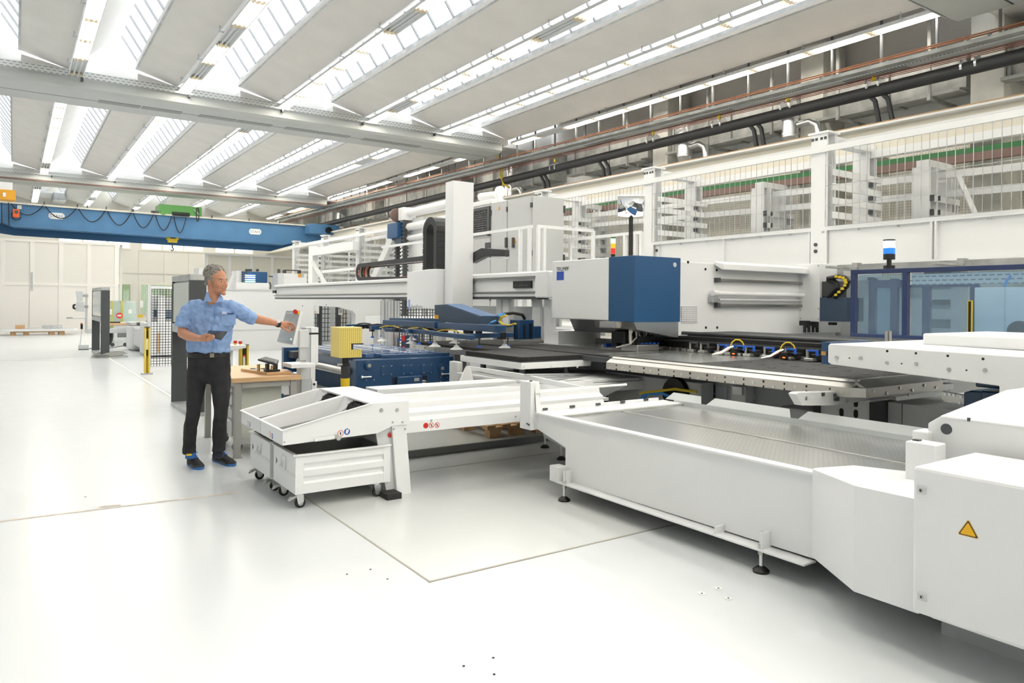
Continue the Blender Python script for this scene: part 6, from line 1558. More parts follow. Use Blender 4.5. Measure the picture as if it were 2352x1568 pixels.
MB().box(n0.x, n0.x + .02, YS_ - .002, YS_ + .1, n1.z, n0.z).box(n0.x, xb2 + .015, YS_ - .002, YS_ + .1, n0.z - .004, n0.z + .004).build('slot_edge', BK, t)
xp = AY(793, 850, YS_ + .1).x; zz = [AY(793, y, YS_ + .1).z for y in (819, 836, 843, 868)]
MB().cyl((xp, YS_ + .1, zz[1]), (xp, YS_ + .1, zz[0] + .02), .036, 18).build('upper_tube', BK, t, smooth=True)
MB().cyl((xp, YS_ + .1, zz[1] - .02), (xp, YS_ + .1, zz[1] + .01), .055, 18).build('clamp_ring', RB, t, smooth=True)
MB().cyl((xp, YS_ + .1, zz[3]), (xp, YS_ + .1, zz[1]), .046, 18).build('lower_tube', CH2, t, smooth=True)
MB().cyl((xp, YS_ + .1, 0), (xp, YS_ + .1, zz[3]), .05, 18).build('yellow_post', YE, t, smooth=True)
MB().cyl((xp - .1, YS_ + .06, zz[1] - .0), (xp - .04, YS_ + .08, zz[1]), .014, 10).build('clamp_lever', AL, t, smooth=True)

# ================================================================== TERMINAL STAND
YR = 7.45
t = thing('operator_terminal', 'grey and white operator terminal with tilted touch screen and keyboard shelf', 'terminal', (AY(712, 860, YR).x, YR + .1, 0))
gx = lambda px, py: AY(px, py, YR)
a, m1, b = gx(703, 752), gx(714, 753), gx(730, 838)
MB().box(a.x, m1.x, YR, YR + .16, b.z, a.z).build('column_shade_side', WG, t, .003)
MB().box(m1.x, b.x, YR - .01, YR + .16, b.z, a.z).build('column', W_, t, .003)
MB().box(a.x, b.x, YR - .012, YR + .0, gx(700, 768).z, gx(700, 764).z).build('black_stripe', BK, t)
c, d = gx(692, 838), gx(727, 890)
MB().box(c.x + .0, c.x + .1, YR + .02, YR + .15, .0, b.z + .02).build('lower_column', WL, t, .003)
MB().box(c.x + .1, d.x - .01, YR + .01, YR + .15, .0, b.z + .02).build('lower_column', W_, t, .003)
MB().box(c.x - .0, c.x + .11, YR - .01, YR + .02, 0, gx(690, 870).z).build('foot_box', WG, t, .003)
q = gx(721, 882); MB().box(q.x - .02, q.x + .03, YR - .005, YR + .01, q.z - .06, q.z + .03).build('socket_plate', W_, t)
MB().lathe((q.x, YR - .012, q.z), [(.012, 0), (.012, .01)], 12, 'y').build('socket', BK, t)
a, b = gx(684, 757), gx(705, 826); MB().box(a.x, b.x - .0, YR - .06, YR + .0, gx(700, 797).z, a.z).build('monitor_bracket', WL, t, .006)
MB().box(a.x + .01, b.x - .01, YR - .04, YR + .0, b.z, gx(700, 797).z).build('bracket_plate', GV, t, .003)
# shelf
a, b = gx(640, 829), gx(706, 840); s_ = MB().box(gx(652, 830).x, gx(706, 830).x, YR - .25, YR + .05, gx(690, 840).z, gx(690, 831).z).build('keyboard_shelf', W_, t, .004)
# screen: tilted panel
S0 = [(658, 713), (690, 713), (672, 791), (636, 784)]
Ys_ = [YR - .03, YR - .16, YR - .18, YR - .05]
P4 = [AY(x, y, Y) for (x, y), Y in zip(S0, Ys_)]
n = (P4[1] - P4[0]).cross(P4[3] - P4[0]).normalized()
if n.x > 0: n = -n
def slab4(P, f, k):  # inset panel
    c = sum(P, Vector()) / 4
    return [c + (p - c) * f + n * k for p in P]
MB().loft([slab4(P4, 1.0, 0), slab4(P4, 1.0, -.05)]).build('screen_housing', W_, t, .006)
MB().loft([slab4(P4, .98, .003), slab4(P4, .98, 0)]).build('screen_bezel', GV, t)
c = sum(P4, Vector()) / 4
e1 = (P4[1] - P4[0]); e2 = (P4[3] - P4[0])
def sp(u, v, k=.004): return P4[0].lerp(P4[1], u).lerp(P4[3].lerp(P4[2], u), v) + n * k
MB().add([sp(.06, .07), sp(.70, .07), sp(.70, .92), sp(.06, .92)], [(0, 1, 2, 3)]).build('touch_screen', SCREEN, t)
MB().add([sp(.06, .07, .005), sp(.70, .07, .005), sp(.70, .10, .005), sp(.06, .10, .005)], [(0, 1, 2, 3)]).build('screen_bar', WL, t)
es = MB().cyl(sp(.86, .07), sp(.86, .07, .03), .018, 14).build('emergency_ring', YE, t, smooth=True); MB().cyl(sp(.86, .07, .03), sp(.86, .07, .055), .022, 14).build('emergency_button', RD, es, smooth=True)
MB().cyl(sp(.85, .86), sp(.85, .86, .004 + .003), .006, 8).build('status_light', LGREEN, t)

# ================================================================== WORKBENCH
xb0, xb1, yb0, yb1, zt = 1.74, AY(689, 880, 7.2).x, 7.18, 8.55, AY(541, 868, 7.18).z
t = thing('workbench', 'workbench with thick wooden top and grey steel legs behind the man', 'workbench', ((xb0 + xb1) / 2, 7.8, 0))
MB().box(xb0 - .03, xb1, yb0 - .02, yb1, zt - .045, zt).build('table_top', WOOD, t, .004)
lg_ = mat('leg_grey', (.36, .36, .34), .5)
for x, y in ((xb0 + .0, yb0), (xb1 - .1, yb0), (xb0, yb1 - .1), (xb1 - .1, yb1 - .1)):
    l = MB().box(x, x + .06, y, y + .05, .006, zt - .045).build('leg', lg_, t, .003); MB().box(x - .01, x + .07, y - .01, y + .06, 0, .006).build('foot_plate', lg_, l)
MB().box(xb0 + .065, xb1 - .105, yb0 + .006, yb0 + .04, zt - .10, zt - .046).box(xb0 + .006, xb0 + .04, yb0 + .055, yb1 - .105, zt - .09, zt - .046).build('apron', lg_, t, .002)
MB().box(xb0 + .03, xb1 - .2, yb0 + .5, yb0 + .54, .14, .17).box(xb0 + .06, xb1 - .1, yb0 + .01, yb0 + .04, .13, .18).build('lower_rail', lg_, t)
MB().box(xb0 + .09, xb1 - .16, yb0 + .10, yb0 + .12, .17, zt - .1).build('back_panel', mat('panel_olive', (.52, .53, .48), .6), t)
# drawer trolley under it
t = thing('drawer_trolley', 'light grey drawer trolley on casters under the workbench', 'drawer trolley', (xb0 + .2, 8.0, 0))
XD = xb0 + .06
MB().box(XD, XD + .42, 7.45, 8.15, .13, zt - .12).build('body', mat('trolley_grey', (.56, .56, .53), .5), t, .006)
zz_ = [.16, .33, .46, .59, .66]
for i in range(4):
    d = MB().box(XD - .012, XD, 7.49, 8.11, zz_[i] + .005, zz_[i + 1] - .005).build('drawer', bpy.data.materials['trolley_grey'], t, .003)
    MB().box(XD - .03, XD - .012, 7.5, 8.1, zz_[i + 1] - .03, zz_[i + 1] - .008).build('drawer_handle', WS, d, .004)
    MB().box(XD - .02, XD - .012, 8.03, 8.1, zz_[i] + .01, zz_[i + 1] - .03).build('drawer_lock', BK, d)
for x, y in ((XD + .05, 7.52), (XD + .36, 7.5), (XD + .05, 8.08), (XD + .36, 8.08)):
    cs = MB().box(x - .02, x + .03, y - .02, y + .02, .08, .13).build('caster', AL, t); MB().lathe((x, y - .015, .05), [(.04, 0), (.05, .004), (.05, .026), (.04, .03)], 18, 'y').build('wheel', mat('wheel_grey', (.25, .25, .25), .6), cs, smooth=True)
# spray bottle
q = AY(560, 990, 7.35); t = thing('spray_can', 'yellow and green can standing under the right side of the workbench', 'can', (q.x, 7.35, .135))
MB().cyl((q.x, 7.35, .135), (q.x, 7.35, .18), .045, 16).build('green_band', mat('can_green', (.02, .30, .10), .4), t, smooth=True)
MB().cyl((q.x, 7.35, .18), (q.x, 7.35, .31), .045, 16).build('can_body', YE, t, smooth=True)
MB().cyl((q.x, 7.35, .31), (q.x, 7.35, .37), .04, 16).build('can_cap', mat('can_dark_green', (.02, .18, .09), .4), t, smooth=True)
# display board with punched sheets, black model
q = AY(560, 838, 7.9)
bx0, by0 = AY(617, 853, 7.35), AY(561, 838, 8.0)
t = thing('sample_board', 'wooden sample board with small punched metal parts on the workbench', 'board', (2.15, 7.6, zt))
MB().prism([(xb0 + .33, 7.3), (xb1 - .06, 7.27), (xb1 - .02, 7.55), (xb0 + .22, 7.85)], 'z', zt + .001, zt + .028).build('board', WOOD, t, .003)
for i, (x, y, rr_) in enumerate(((xb0 + .33, 7.62, .04), (xb0 + .40, 7.7, .035), (xb0 + .42, 7.5, .05), (xb0 + .32, 7.75, .03))):
    s = solo('punched_part', MB().cyl((x, y, zt + .029), (x, y, zt + .036), rr_, 10), DG if i % 2 else AL, ('small round metal part on the board nearest the man', 'small round dark part at the back of the sample board', 'largest round metal part in the middle of the sample board', 'smallest dark part at the far corner of the sample board')[i], 'metal part', 'punched parts on the board')
q = AY(627, 850, 7.3)
t = thing('press_model', 'small black tool model standing on the sample board', 'tool model', (q.x, 7.35, zt + .029))
MB().box(q.x - .06, q.x + .08, 7.33, 7.42, zt + .03, zt + .05).build('base', BK, t, .003)
mb = MB().box(q.x - .05, q.x - .02, 7.35, 7.4, zt + .05, zt + .11).box(q.x + .03, q.x + .06, 7.35, 7.4, zt + .05, zt + .11); mb.build('column', BK, t)
mb = MB(); mb.cyl((q.x, 7.34, zt + .05), (q.x, 7.34, zt + .09), .012, 10).cyl((q.x - .1, 7.45, zt + .03), (q.x - .1, 7.45, zt + .10), .015, 10); mb.build('brass_pin', mat('brass_pin', (.6, .42, .2), .35, metal=.6), t, smooth=True)
a, b = AY(592, 826, 7.2), AY(640, 832, 7.2)
t = thing('keyboard', 'black keyboard and tray hanging off the terminal shelf above the bench', 'keyboard', (a.x + .1, 7.25, a.z))
MB().loft([[AY(592, 828, 7.30), AY(608, 823, 7.5), AY(640, 831, 7.5), AY(636, 840, 7.25)], [AY(592, 824, 7.30), AY(608, 819, 7.5), AY(640, 826, 7.5), AY(636, 835, 7.25)]]).build('keyboard_body', BK, t, .004)
MB().loft([[AY(598, 825, 7.32), AY(610, 820, 7.48), AY(632, 826, 7.48), AY(630, 833, 7.28)], [AY(598, 823.6, 7.32), AY(610, 818.6, 7.48), AY(632, 824.6, 7.48), AY(630, 831.6, 7.28)]]).build('keys', CH2, t)

# ================================================================== BENDING MACHINE AND BACKGROUND MACHINES
YW = 22.6
g = lambda px, py, Y=YW: AY(px, py, Y)
t = thing('white_machine', 'big white machine housing behind the man, with a door opening and blue light panel', 'machine', (5, YW, 0))
xa, xo0, xo1, xe2 = g(462, 700).x, g(722, 700).x, g(817, 700).x, g(878, 700).x
zw = (g(530, 663).z + g(633, 666).z) / 2
MB().box(xa, xo0, YW, YW + .3, 0, zw).build('front_panel', W_, t, .004)
MB().prism([(xo0, g(730, 702).z), (g(780, 705).x, g(780, 705).z), (g(810, 714).x, g(810, 714).z), (xo1, g(817, 722).z), (xo1, 0), (xe2, 0), (xe2, zw), (xo0, zw)], 'y', YW, YW + .3).build('right_panel', W_, t, .004)
MB().box(xa, xo0, YW - .02, YW, g(600, 757).z - .01, g(600, 757).z + .012).build('joint_ledge', WL, t)
MB().box(xa, xo0, YW - .03, YW, zw - .03, zw + .01).build('top_ledge', WL, t)
mb = MB().grid('y', YW + .8, xo0 - .2, xo1 + .3, .2, zw, .10, .14, .009); mb.build('inner_mesh', DG, t)
mb = MB()
for px in (760, 766, 800, 806): x = g(px, 700, YW + .6).x; mb.box(x, x + .05, YW + .6, YW + .66, 0, zw)
mb.build('inner_post', AL, t)
mb = MB()
for px in (735, 778, 812): x = g(px, 700, YW + 1.5).x; mb.box(x - .08, x + .08, YW + 1.5, YW + 1.6, 0, zw - .1)
mb.build('inner_machinery', DG, t)
MB().box(xo0, xo1 + .2, YW + 2.2, YW + 2.3, 0, zw).build('inner_back', WL, t)
a, b = g(777, 709, YW + .78), g(787, 723, YW + .78); sgn = MB().box(a.x, b.x, YW + .77, YW + .78, b.z, a.z).build('notice', PAPER, t)
mb = MB()
for i in range(3): mb.box(a.x + .02, b.x - .03, YW + .765, YW + .77, a.z - .04 - i * .04, a.z - .025 - i * .04)
mb.build('notice_lines', DG, sgn)
a, b = g(722, 700, YW - .05), g(733, 720, YW - .05); cbx = MB().box(a.x, b.x, YW - .05, YW + .02, b.z, a.z).build('control_box', WS, t, .004)
q = g(724, 716, YW - .06); MB().lathe((q.x, YW - .08, q.z), [(.02, 0), (.02, .03)], 10, 'y').build('orange_button', OR_, cbx)
mb = MB()
for px, py in ((749, 653), (749, 700), (855, 732), (860, 732), (865, 732), (855, 746), (865, 746), (695, 702)): q = g(px, py); mb.lathe((q.x, YW - .006, q.z), [(.016, 0), (.016, .008)], 8, 'y')
mb.build('bolt', DG, t)
# roof modules
a, b, c = g(557, 623, YW + .5), g(614, 650, YW + .5), g(568, 623, YW + .5)
md = MB().box(c.x, b.x, YW + .5, YW + 1.2, b.z, a.z).build('light_panel', BL, t, .004)
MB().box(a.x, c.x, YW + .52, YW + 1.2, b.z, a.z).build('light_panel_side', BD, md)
MB().box(g(543, 625, YW + .6).x, a.x, YW + .6, YW + 1.2, b.z, a.z + .02).build('white_module', WS, t, .004)
MB().prism([(g(525, 620, YW + .8).x, zw), (g(543, 620, YW + .8).x, a.z + .02), (g(543, 620, YW + .8).x, zw)], 'y', YW + .8, YW + 1.2).build('sloped_module', WS, t)
MB().box(g(543, 625, YW + .4).x, b.x + .02, YW + .4, YW + 1.2, zw, b.z).build('module_base', W_, t, .004)
for i, (py, m_) in enumerate(((632, LWHITE), (636.5, LWHITE), (641.5, LBLUEW), (646, LGREEN))):
    a, b = g(563, py, YW + .48), g(586, py, YW + .48); MB().box(a.x, b.x, YW + .46, YW + .48, a.z - .012 - .006 * (i > 1), a.z + .012).build('light_bar', m_, t, label='%s light bar' % ('white', 'white', 'blue', 'green')[i])
mb = MB()
for px, w2 in ((568, 4), (576, 3), (592, 3)): q = g(px, 620, YW + .7); mb.box(q.x - w2 * .01, q.x + w2 * .012, YW + .7, YW + .8, q.z - .04, q.z + .03)
mb.build('valve', DG, t)
MB().tube([g(615, 662, YW + .6), g(617, 650, YW + .6), g(620, 648, YW + .6), g(622, 655, YW + .6), g(621, 664, YW + .6)], .02, 6).build('hose', DG, t)
MB().bar(g(617, 634, YW + .9), g(640, 637, YW + .9), .03, .03).build('rod', DG, t)
a, b = g(639, 627, YW + .3), g(704, 655, YW + .3); x2 = g(652, 625, YW + .3).x
k2_ = thing('white_cabinet', 'white box with yellow sticker on top of the white machine', 'cabinet', ((a.x + b.x) / 2, YW + .6, zw))
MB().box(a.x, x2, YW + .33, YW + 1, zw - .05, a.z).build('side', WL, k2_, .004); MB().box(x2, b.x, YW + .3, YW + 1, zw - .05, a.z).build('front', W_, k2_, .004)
c1_, d1 = g(685, 628, YW + .29), g(691, 637, YW + .29); MB().box(c1_.x, d1.x, YW + .285, YW + .3, d1.z, c1_.z).build('yellow_sticker', OR_, k2_)
c1_, d1 = g(691.5, 628, YW + .29), g(698, 637, YW + .29); MB().box(c1_.x, d1.x, YW + .285, YW + .3, d1.z, c1_.z).build('grey_sticker', WG, k2_)
c1_, d1 = g(656, 619, YW + .5), g(691, 626, YW + .5); mb = MB().box(c1_.x, d1.x, YW + .5, YW + .8, d1.z + .06, d1.z + .08).box(c1_.x, c1_.x + .02, YW + .5, YW + .8, a.z, d1.z + .08).box(d1.x - .02, d1.x, YW + .5, YW + .8, a.z, d1.z + .08); mb.build('fan_guard', BK, k2_)
q = g(641, 620, YW + .5); MB().box(q.x - .03, q.x + .04, YW + .5, YW + .6, a.z, q.z + .03).build('sensor', DG, k2_)
# upright white cabinet left of the man's head
a, b = g(457, 615, 12.5), g(474, 670, 12.5); solo('machine_column', MB().box(a.x, b.x, 12.5, 12.9, 0, a.z), W_, 'white upright column between the dark framed board and the man\'s head', 'column')
# far mesh and light curtains right of the bench
t = thing('profile_posts', 'grey aluminium profile posts with black mesh left of the mast, under the beam', 'safety fence', (6, 13.2, 0))
mb = MB()
for px in (880, 886.5, 893, 901, 908, 915): x = AY(px, 750, 13.2).x; mb.box(x - .02, x + .025, 13.2, 13.26, 0, AY(px, 690, 13.2).z)
mb.build('profile_post', AL, t)
mb = MB()
for px in (877, 897, 899): x = AY(px, 750, 13.3).x; mb.box(x - .02, x + .03, 13.3, 13.32, 0, AY(px, 690, 13.2).z)
mb.build('dark_strip', DG, t)
MB().grid('y', 13.4, AY(898, 700, 13.4).x, AY(1000, 700, 13.4).x, 0, AY(900, 690, 13.4).z, .06, .06, .006).build('wire_mesh', DG, t)
mb = MB(); a, b = AY(927, 770, 13.0), AY(960, 820, 13.0); mb.box(a.x, b.x, 13.0, 13.1, 0, a.z).build('blue_panel', mat('navy_panel', (.03, .05, .10), .5), t)
for py0, py1 in ((770, 783), (795, 806)): a, b = AY(924, py0, 12.95), AY(929, py1, 12.95); MB().box(a.x, b.x, 12.94, 12.96, b.z, a.z).build('red_mark', RD, t)
# yellow light curtain posts by the man
for i, (px0, px1, py, lab) in enumerate(((527, 533, 805, 'yellow post peeking out right behind the man\'s waist'), (553, 571, 793, 'yellow light curtain post standing behind the workbench'))):
    a, b = AY(px0, py, 9.6), AY(px1, py, 9.6); t = thing('light_curtain', lab, 'light curtain', ((a.x + b.x) / 2, 9.6, 0))
    mb = MB().box(a.x, a.x + .02, 9.6, 9.7, 0, a.z).box(b.x - .02, b.x, 9.6, 9.7, 0, a.z).box(a.x, b.x, 9.69, 9.7, 0, a.z); mb.build('post', YE, t)
    if i:
        MB().box(a.x, b.x, 9.58, 9.7, a.z, a.z + .01).build('cap', DG, t)
        c_ = AY(562, 815, 9.6).z; MB().box(a.x + .03, b.x - .03, 9.62, 9.66, c_, c_ + .12).build('sensor', BK, t); MB().box(a.x + .035, b.x - .035, 9.62, 9.66, c_ - .5, c_).build('strip', W_, t)
        MB().box(a.x + .035, b.x - .035, 9.615, 9.62, c_ - .02, c_).build('red_band', RD, t)
a, b = AY(530, 795, 9.3), AY(566, 797, 9.3)
t = thing('operator_console', 'slanted white control console with two red emergency buttons behind the man', 'control panel', (a.x + .05, 9.3, .6))
MB().prism([(a.x - .1, AY(530, 808, 9.3).z), (b.x, AY(566, 799, 9.3).z), (b.x, AY(566, 792, 9.3).z), (a.x - .1, AY(530, 793, 9.3).z)], 'y', 9.3, 9.55).build('panel_body', WS, t, .006)
MB().box(a.x - .1, a.x + .05, 9.4, 9.5, 0, AY(530, 806, 9.3).z).build('panel_leg', WS, t)
for px, py in ((540.5, 786), (552, 787)):
    q = AY(px, py, 9.4); e = MB().cyl((q.x, 9.4, q.z - .05), (q.x, 9.4, q.z - .01), .016, 12).build('button_ring', YE, t, smooth=True); MB().cyl((q.x, 9.4, q.z - .01), (q.x, 9.4, q.z + .02), .02, 12).build('emergency_button', RD, e, smooth=True)

# ================================================================== LEFT BACKGROUND
def board(label, x, y0, y1, zt, zw_, parent=None):
    t = thing('display_board', label, 'display board', (x + .1, (y0 + y1) / 2, 0), 'dark framed display boards')
    w = .20
    MB().box(x, x + w, y0, y0 + .05, .02, zt).build('end_panel', DG, t, .004); MB().box(x, x + w, y1 - .05, y1, .02, zt).build('end_panel', DG, t, .004)
    MB().box(x, x + w, y0, y1, zt - .08, zt).box(x, x + w, y0, y1, 0, .05).build('frame_rail', GV, t, .004)
    MB().box(x, x + w, y0 + .04, y1 - .04, zw_ - .12, zw_).build('board_rail', GV, t, .004)
    MB().box(x + .03, x + .16, y0 + .05, y1 - .05, zw_, zt - .08).build('board_back', WL, t)
    MB().box(x + .005, x + .02, y0 + .05, y1 - .05, zw_ + .02, zt - .1).build('glass_front', mat('board_glass', (.62, .66, .63), .06), t)
    MB().box(x, x + .01, y0 + .05, y0 + .08, zw_, zt - .08).box(x, x + .01, y1 - .08, y1 - .05, zw_, zt - .08).build('board_frame', BK, t)
    return t
a = AX(216, 808, 1.86)
board('smaller dark framed display board standing in the hall at the left', 1.86, FL(227, 822).y + .0, 24.0, AX(227, 660, 1.86).z, AX(227, 728, 1.86).z)
xk_ = 1.87
yn = AX(436, 700, xk_).y
board('large dark framed display board right behind the man', xk_, yn, FL(395, 930).y, AX(436, 629, xk_).z, AX(436, 748, xk_).z)
# safety fence and yellow light curtain
q = FL(336, 860)
t = thing('light_curtain', 'yellow light curtain post at the front corner of the left mesh fence', 'light curtain', q)
a, b = AY(333, 752, q.y), AY(344, 850, q.y)
mb = MB().box(a.x, a.x + .025, q.y, q.y + .1, .03, a.z).box(b.x - .025, b.x, q.y, q.y + .1, .03, a.z).box(a.x, b.x, q.y + .09, q.y + .1, .03, a.z); mb.build('post', YE, t)
MB().box(a.x, b.x, q.y - .01, q.y + .1, a.z, a.z + .015).build('cap', DG, t)
MB().box(a.x + .03, b.x - .03, q.y + .02, q.y + .06, .4, a.z - .15).build('strip', W_, t)
MB().box(a.x + .025, b.x - .025, q.y + .01, q.y + .05, .38, .5).box(a.x + .025, b.x - .025, q.y + .01, q.y + .05, a.z - .22, a.z - .07).build('sensor', BK, t)
MB().box(a.x - .05, b.x + .05, q.y - .05, q.y + .15, 0, .03).build('foot', GV, t)
t = thing('mesh_fence', 'white framed black mesh safety fence at the left, beside the yellow post', 'safety fence', (2.6, 17, 0))
qf = 16.9
x0f, x1f, ztf = AY(341, 700, qf).x, AY(440, 700, qf).x, AY(341, 657, qf).z
MB().box(AY(329, 700, qf).x, AY(336, 700, qf).x, qf - .6, qf - .5, 0, AY(333, 655, qf).z).build('post', WL, t)
mb = MB().box(x0f, x0f + .05, qf, qf + .05, .05, ztf).box(x0f, x1f, qf, qf + .05, ztf - .05, ztf).box(x0f, x1f, qf, qf + .05, .05, .1); mb.build('frame', W_, t)
MB().grid('y', qf + .02, x0f, x1f, .1, ztf, .055, .055, .0032).build('wire_mesh', BK, t)
# white bending machine behind the fence
t = thing('background_machine', 'white machine with curved base behind the left mesh fence', 'machine', (3.7, 22, 0))
h = lambda px, py, Y: AY(px, py, Y)
a, b = h(300, 740, 24), h(332, 798, 24); MB().box(a.x, b.x, 24, 25, 0.02, a.z - .1).build('left_housing', W_, t, .05); MB().box(a.x, b.x - .1, 24, 25, a.z - .1, a.z).build('left_cap', GC, t, .03)
a, b = h(318, 745, 23), h(395, 800, 21); MB().box(a.x, a.x + 1.6, 23, 24.5, .15, a.z - .1).build('middle_housing', WS, t, .05)
MB().box(h(340, 740, 21).x, h(420, 740, 21).x, 21, 22.5, .04, h(340, 742, 21).z).build('front_housing', W_, t, .03)
mb = MB().box(h(310, 737, 24).x, h(370, 737, 23).x, 23.4, 23.7, h(310, 737, 24).z - .12, h(310, 737, 24).z - .03); mb.build('tool_rail', DG, t)
MB().box(h(364, 680, 22).x, h(380, 680, 22).x, 22, 22.3, .4, h(364, 679, 22).z).build('white_column', W_, t, .01)
MB().box(h(345, 675, 22.4).x, h(368, 675, 22.4).x, 22.4, 22.5, .9, h(345, 675, 22.4).z).box(h(382, 700, 22.4).x, h(400, 700, 22.4).x, 22.4, 22.5, .9, h(382, 682, 22.4).z).build('rear_frame', WL, t)
mb = MB()
for i in range(4): z = h(385, 712 + i * 5, 22).z; mb.box(h(382, 700, 22).x, h(400, 700, 22).x, 22.1, 22.2, z - .04, z)
mb.box(h(354, 712, 22.3).x, h(363, 712, 22.3).x, 22.3, 22.4, h(354, 728, 22).z, h(354, 712, 22).z); mb.build('tool_rack', NV, t)
a, b = h(364, 765, 20.9), h(367, 810, 20.9); MB().box(a.x, b.x, 20.95, 20.99, b.z, a.z).build('wooden_strip', WOOD, t)
q = h(345, 738, 22.8); MB().box(q.x - .1, q.x + .35, 22.8, 22.95, q.z - .1, q.z + .02).build('black_device', BK, t, .02)
q = h(323, 725, 23.3); MB().box(q.x - .06, q.x + .06, 23.3, 23.4, q.z - .05, q.z + .03).build('yellow_button_box', YE, t)
t = thing('machine_screen', 'clear glass cover with red round emblem on the machine left of the mesh fence', 'glass cover', (3, 27.5, .9))
a, b = h(241, 694, 27.5), h(314, 745, 27.5); MB().box(a.x, b.x, 27.5, 27.53, b.z - .1, a.z).build('glass', CLEARG, t)
MB().box(a.x, b.x, 27.8, 27.85, .0, a.z + .05).build('back_panel', mat('pale_green', (.76, .80, .79), .4), t)
MB().box(a.x, h(292, 693, 27.4).x, 27.4, 27.5, a.z + .0, a.z + .06).build('top_rail', GV, t)
mb = MB()
for px in (257, 280): x = h(px, 700, 27.35).x; mb.box(x - .03, x + .03, 27.35, 27.4, b.z - .1, a.z + .05)
mb.build('yellow_strap', mat('strap', (.60, .58, .12), .5), t)
q = h(274.5, 724.5, 27.3); MB().lathe((q.x, 27.32, q.z), [(.095, 0), (.095, .01)], 20, 'y').build('red_emblem', mat('emblem_red', (.75, .05, .05), .4), t)
MB().box(q.x - .06, q.x + .06, 27.31, 27.32, q.z - .025, q.z + .025).build('emblem_letters', PAPER, t)
for px, py, w2, hh_ in ((248, 716, .12, .09), (299, 715, .05, .07)):
    q = h(px, py, 27.3); p_ = MB().box(q.x - w2, q.x + w2, 27.33, 27.34, q.z - hh_, q.z + hh_).build('paper_sheet', PAPER, t)
    if px < 250: MB().box(q.x - .07, q.x - .01, 27.325, 27.33, q.z, q.z + .06).build('blue_print', SB, p_)
solo('wall_notice', MB().box(h(321, 690, 48.8).x, h(329, 690, 48.8).x, 48.8, 48.84, h(325, 706, 48.8).z, h(325, 690, 48.8).z), PAPER, 'white notice on the far window frame left of the mesh fence', 'notice')
# side table with wooden top
t = thing('side_table', 'small workbench with wooden top behind the small display board', 'workbench', (3, 27, 0))
a, b = h(249, 742, 26.4), h(300, 745, 26.4); MB().box(a.x, b.x, 26.4, 27.2, a.z - .06, a.z).build('table_top', WOOD, t, .004)
mb = MB()
for x in (a.x + .02, a.x + .18, b.x - .1): mb.box(x, x + .07, 26.45 if x > a.x + .1 else 27.1, 26.52 if x > a.x + .1 else 27.17, .02, a.z - .06)
mb.box(a.x + .15, b.x, 26.46, 26.5, a.z - .16, a.z - .06).box(a.x + .15, b.x, 26.46, 26.5, .2, .27); mb.build('leg', WL, t)
MB().box(a.x + .28, b.x - .05, 26.6, 26.65, .28, a.z - .16).build('cabinet_front', mat('mid_grey', (.28, .28, .28), .6), t)
mb = MB()
for x in (a.x + .12, b.x - .15): mb.lathe((x, 26.4, .06), [(.06, 0), (.06, .04)], 12, 'y')
mb.build('wheel', DG, t)
solo('document', MB().box(a.x + .35, b.x - .1, 26.5, 26.8, a.z + .002, a.z + .02), PAPER, 'white papers on the small workbench behind the display board', 'papers')
solo('laptop', MB().box(a.x + .05, a.x + .35, 26.5, 26.75, a.z + .002, a.z + .04), BK, 'flat black device on the small workbench behind the display board', 'device', bevel=.01)
q = FL(247, 793); t = thing('backpack', 'black backpack on the floor beside the small workbench', 'bag', q)
MB().ell((q.x, q.y, .30), (.17, .12, .31), 16, 12).build('bag_body', BK, t, smooth=True); MB().ell((q.x - .02, q.y - .09, .2), (.13, .07, .15), 14, 9).build('pocket', CH2, t, smooth=True)
q = FL(248, 820); mb = MB(); random.seed(2)
for i in range(9):
    r = .20 + random.random() * .12; cx2, cy2 = q.x + random.uniform(-.08, .08), q.y + random.uniform(-.1, .1)
    mb.tube([(cx2 + math.cos(k * .4) * r * 1.2, cy2 + math.sin(k * .4) * r, .015 + i * .014 + .008 * math.sin(k)) for k in range(17)], .011, 6)
solo('cable_coil', mb, mat('coil_grey', (.45, .46, .44), .5), 'coiled grey cable on the floor at the foot of the small display board', 'cable', smooth=True)
mb = MB().tube([FL(205, 800, .01), FL(222, 800, .01), FL(260, 798, .01), FL(285, 794, .01), FL(300, 797, .01)], .012, 6)
solo('floor_cable', mb, DG, 'thin dark cable running along the floor behind the small display board', 'cable')
# monitor arm stand
t = thing('monitor_stand', 'light grey stand arm with two monitors and keyboard tray, left of the display board', 'monitor stand', (1.9, 25, .5))
Y5 = 25.0; h5 = lambda px, py: AY(px, py, Y5)
a, b = h5(196.5, 673), h5(201, 764); MB().box(a.x, b.x, Y5, Y5 + .1, b.z, a.z).build('pole', WL, t, .005)
a, b = h5(198, 755), h5(302, 764); MB().box(a.x, b.x, Y5, Y5 + .12, b.z, a.z).build('horizontal_arm', WL, t, .005)
for p in (((173.5, 668), (190, 669), (190, 690), (177, 691)), ((176, 692), (192, 693), (194, 716), (172, 714))):
    v = [h5(*c) for c in p]; m_ = MB().prism([(c.x, c.z) for c in v], 'y', Y5 - .05, Y5 + .0).build('monitor', WL, t, .004)
    q = (v[0] + v[2]) / 2; MB().box(q.x, a.x + .05, Y5 - .02, Y5 + .06, q.z - .04, q.z + .04).build('monitor_mount', GV, m_)
a, b = h5(153, 731), h5(197, 727); MB().box(a.x, b.x, Y5 - .2, Y5 + .1, a.z - .01, a.z + .02).build('keyboard_tray', WL, t, .003)
MB().box(a.x, a.x + .14, Y5 - .2, Y5 + .05, a.z + .02, a.z + .03).build('keyboard', BK, t)
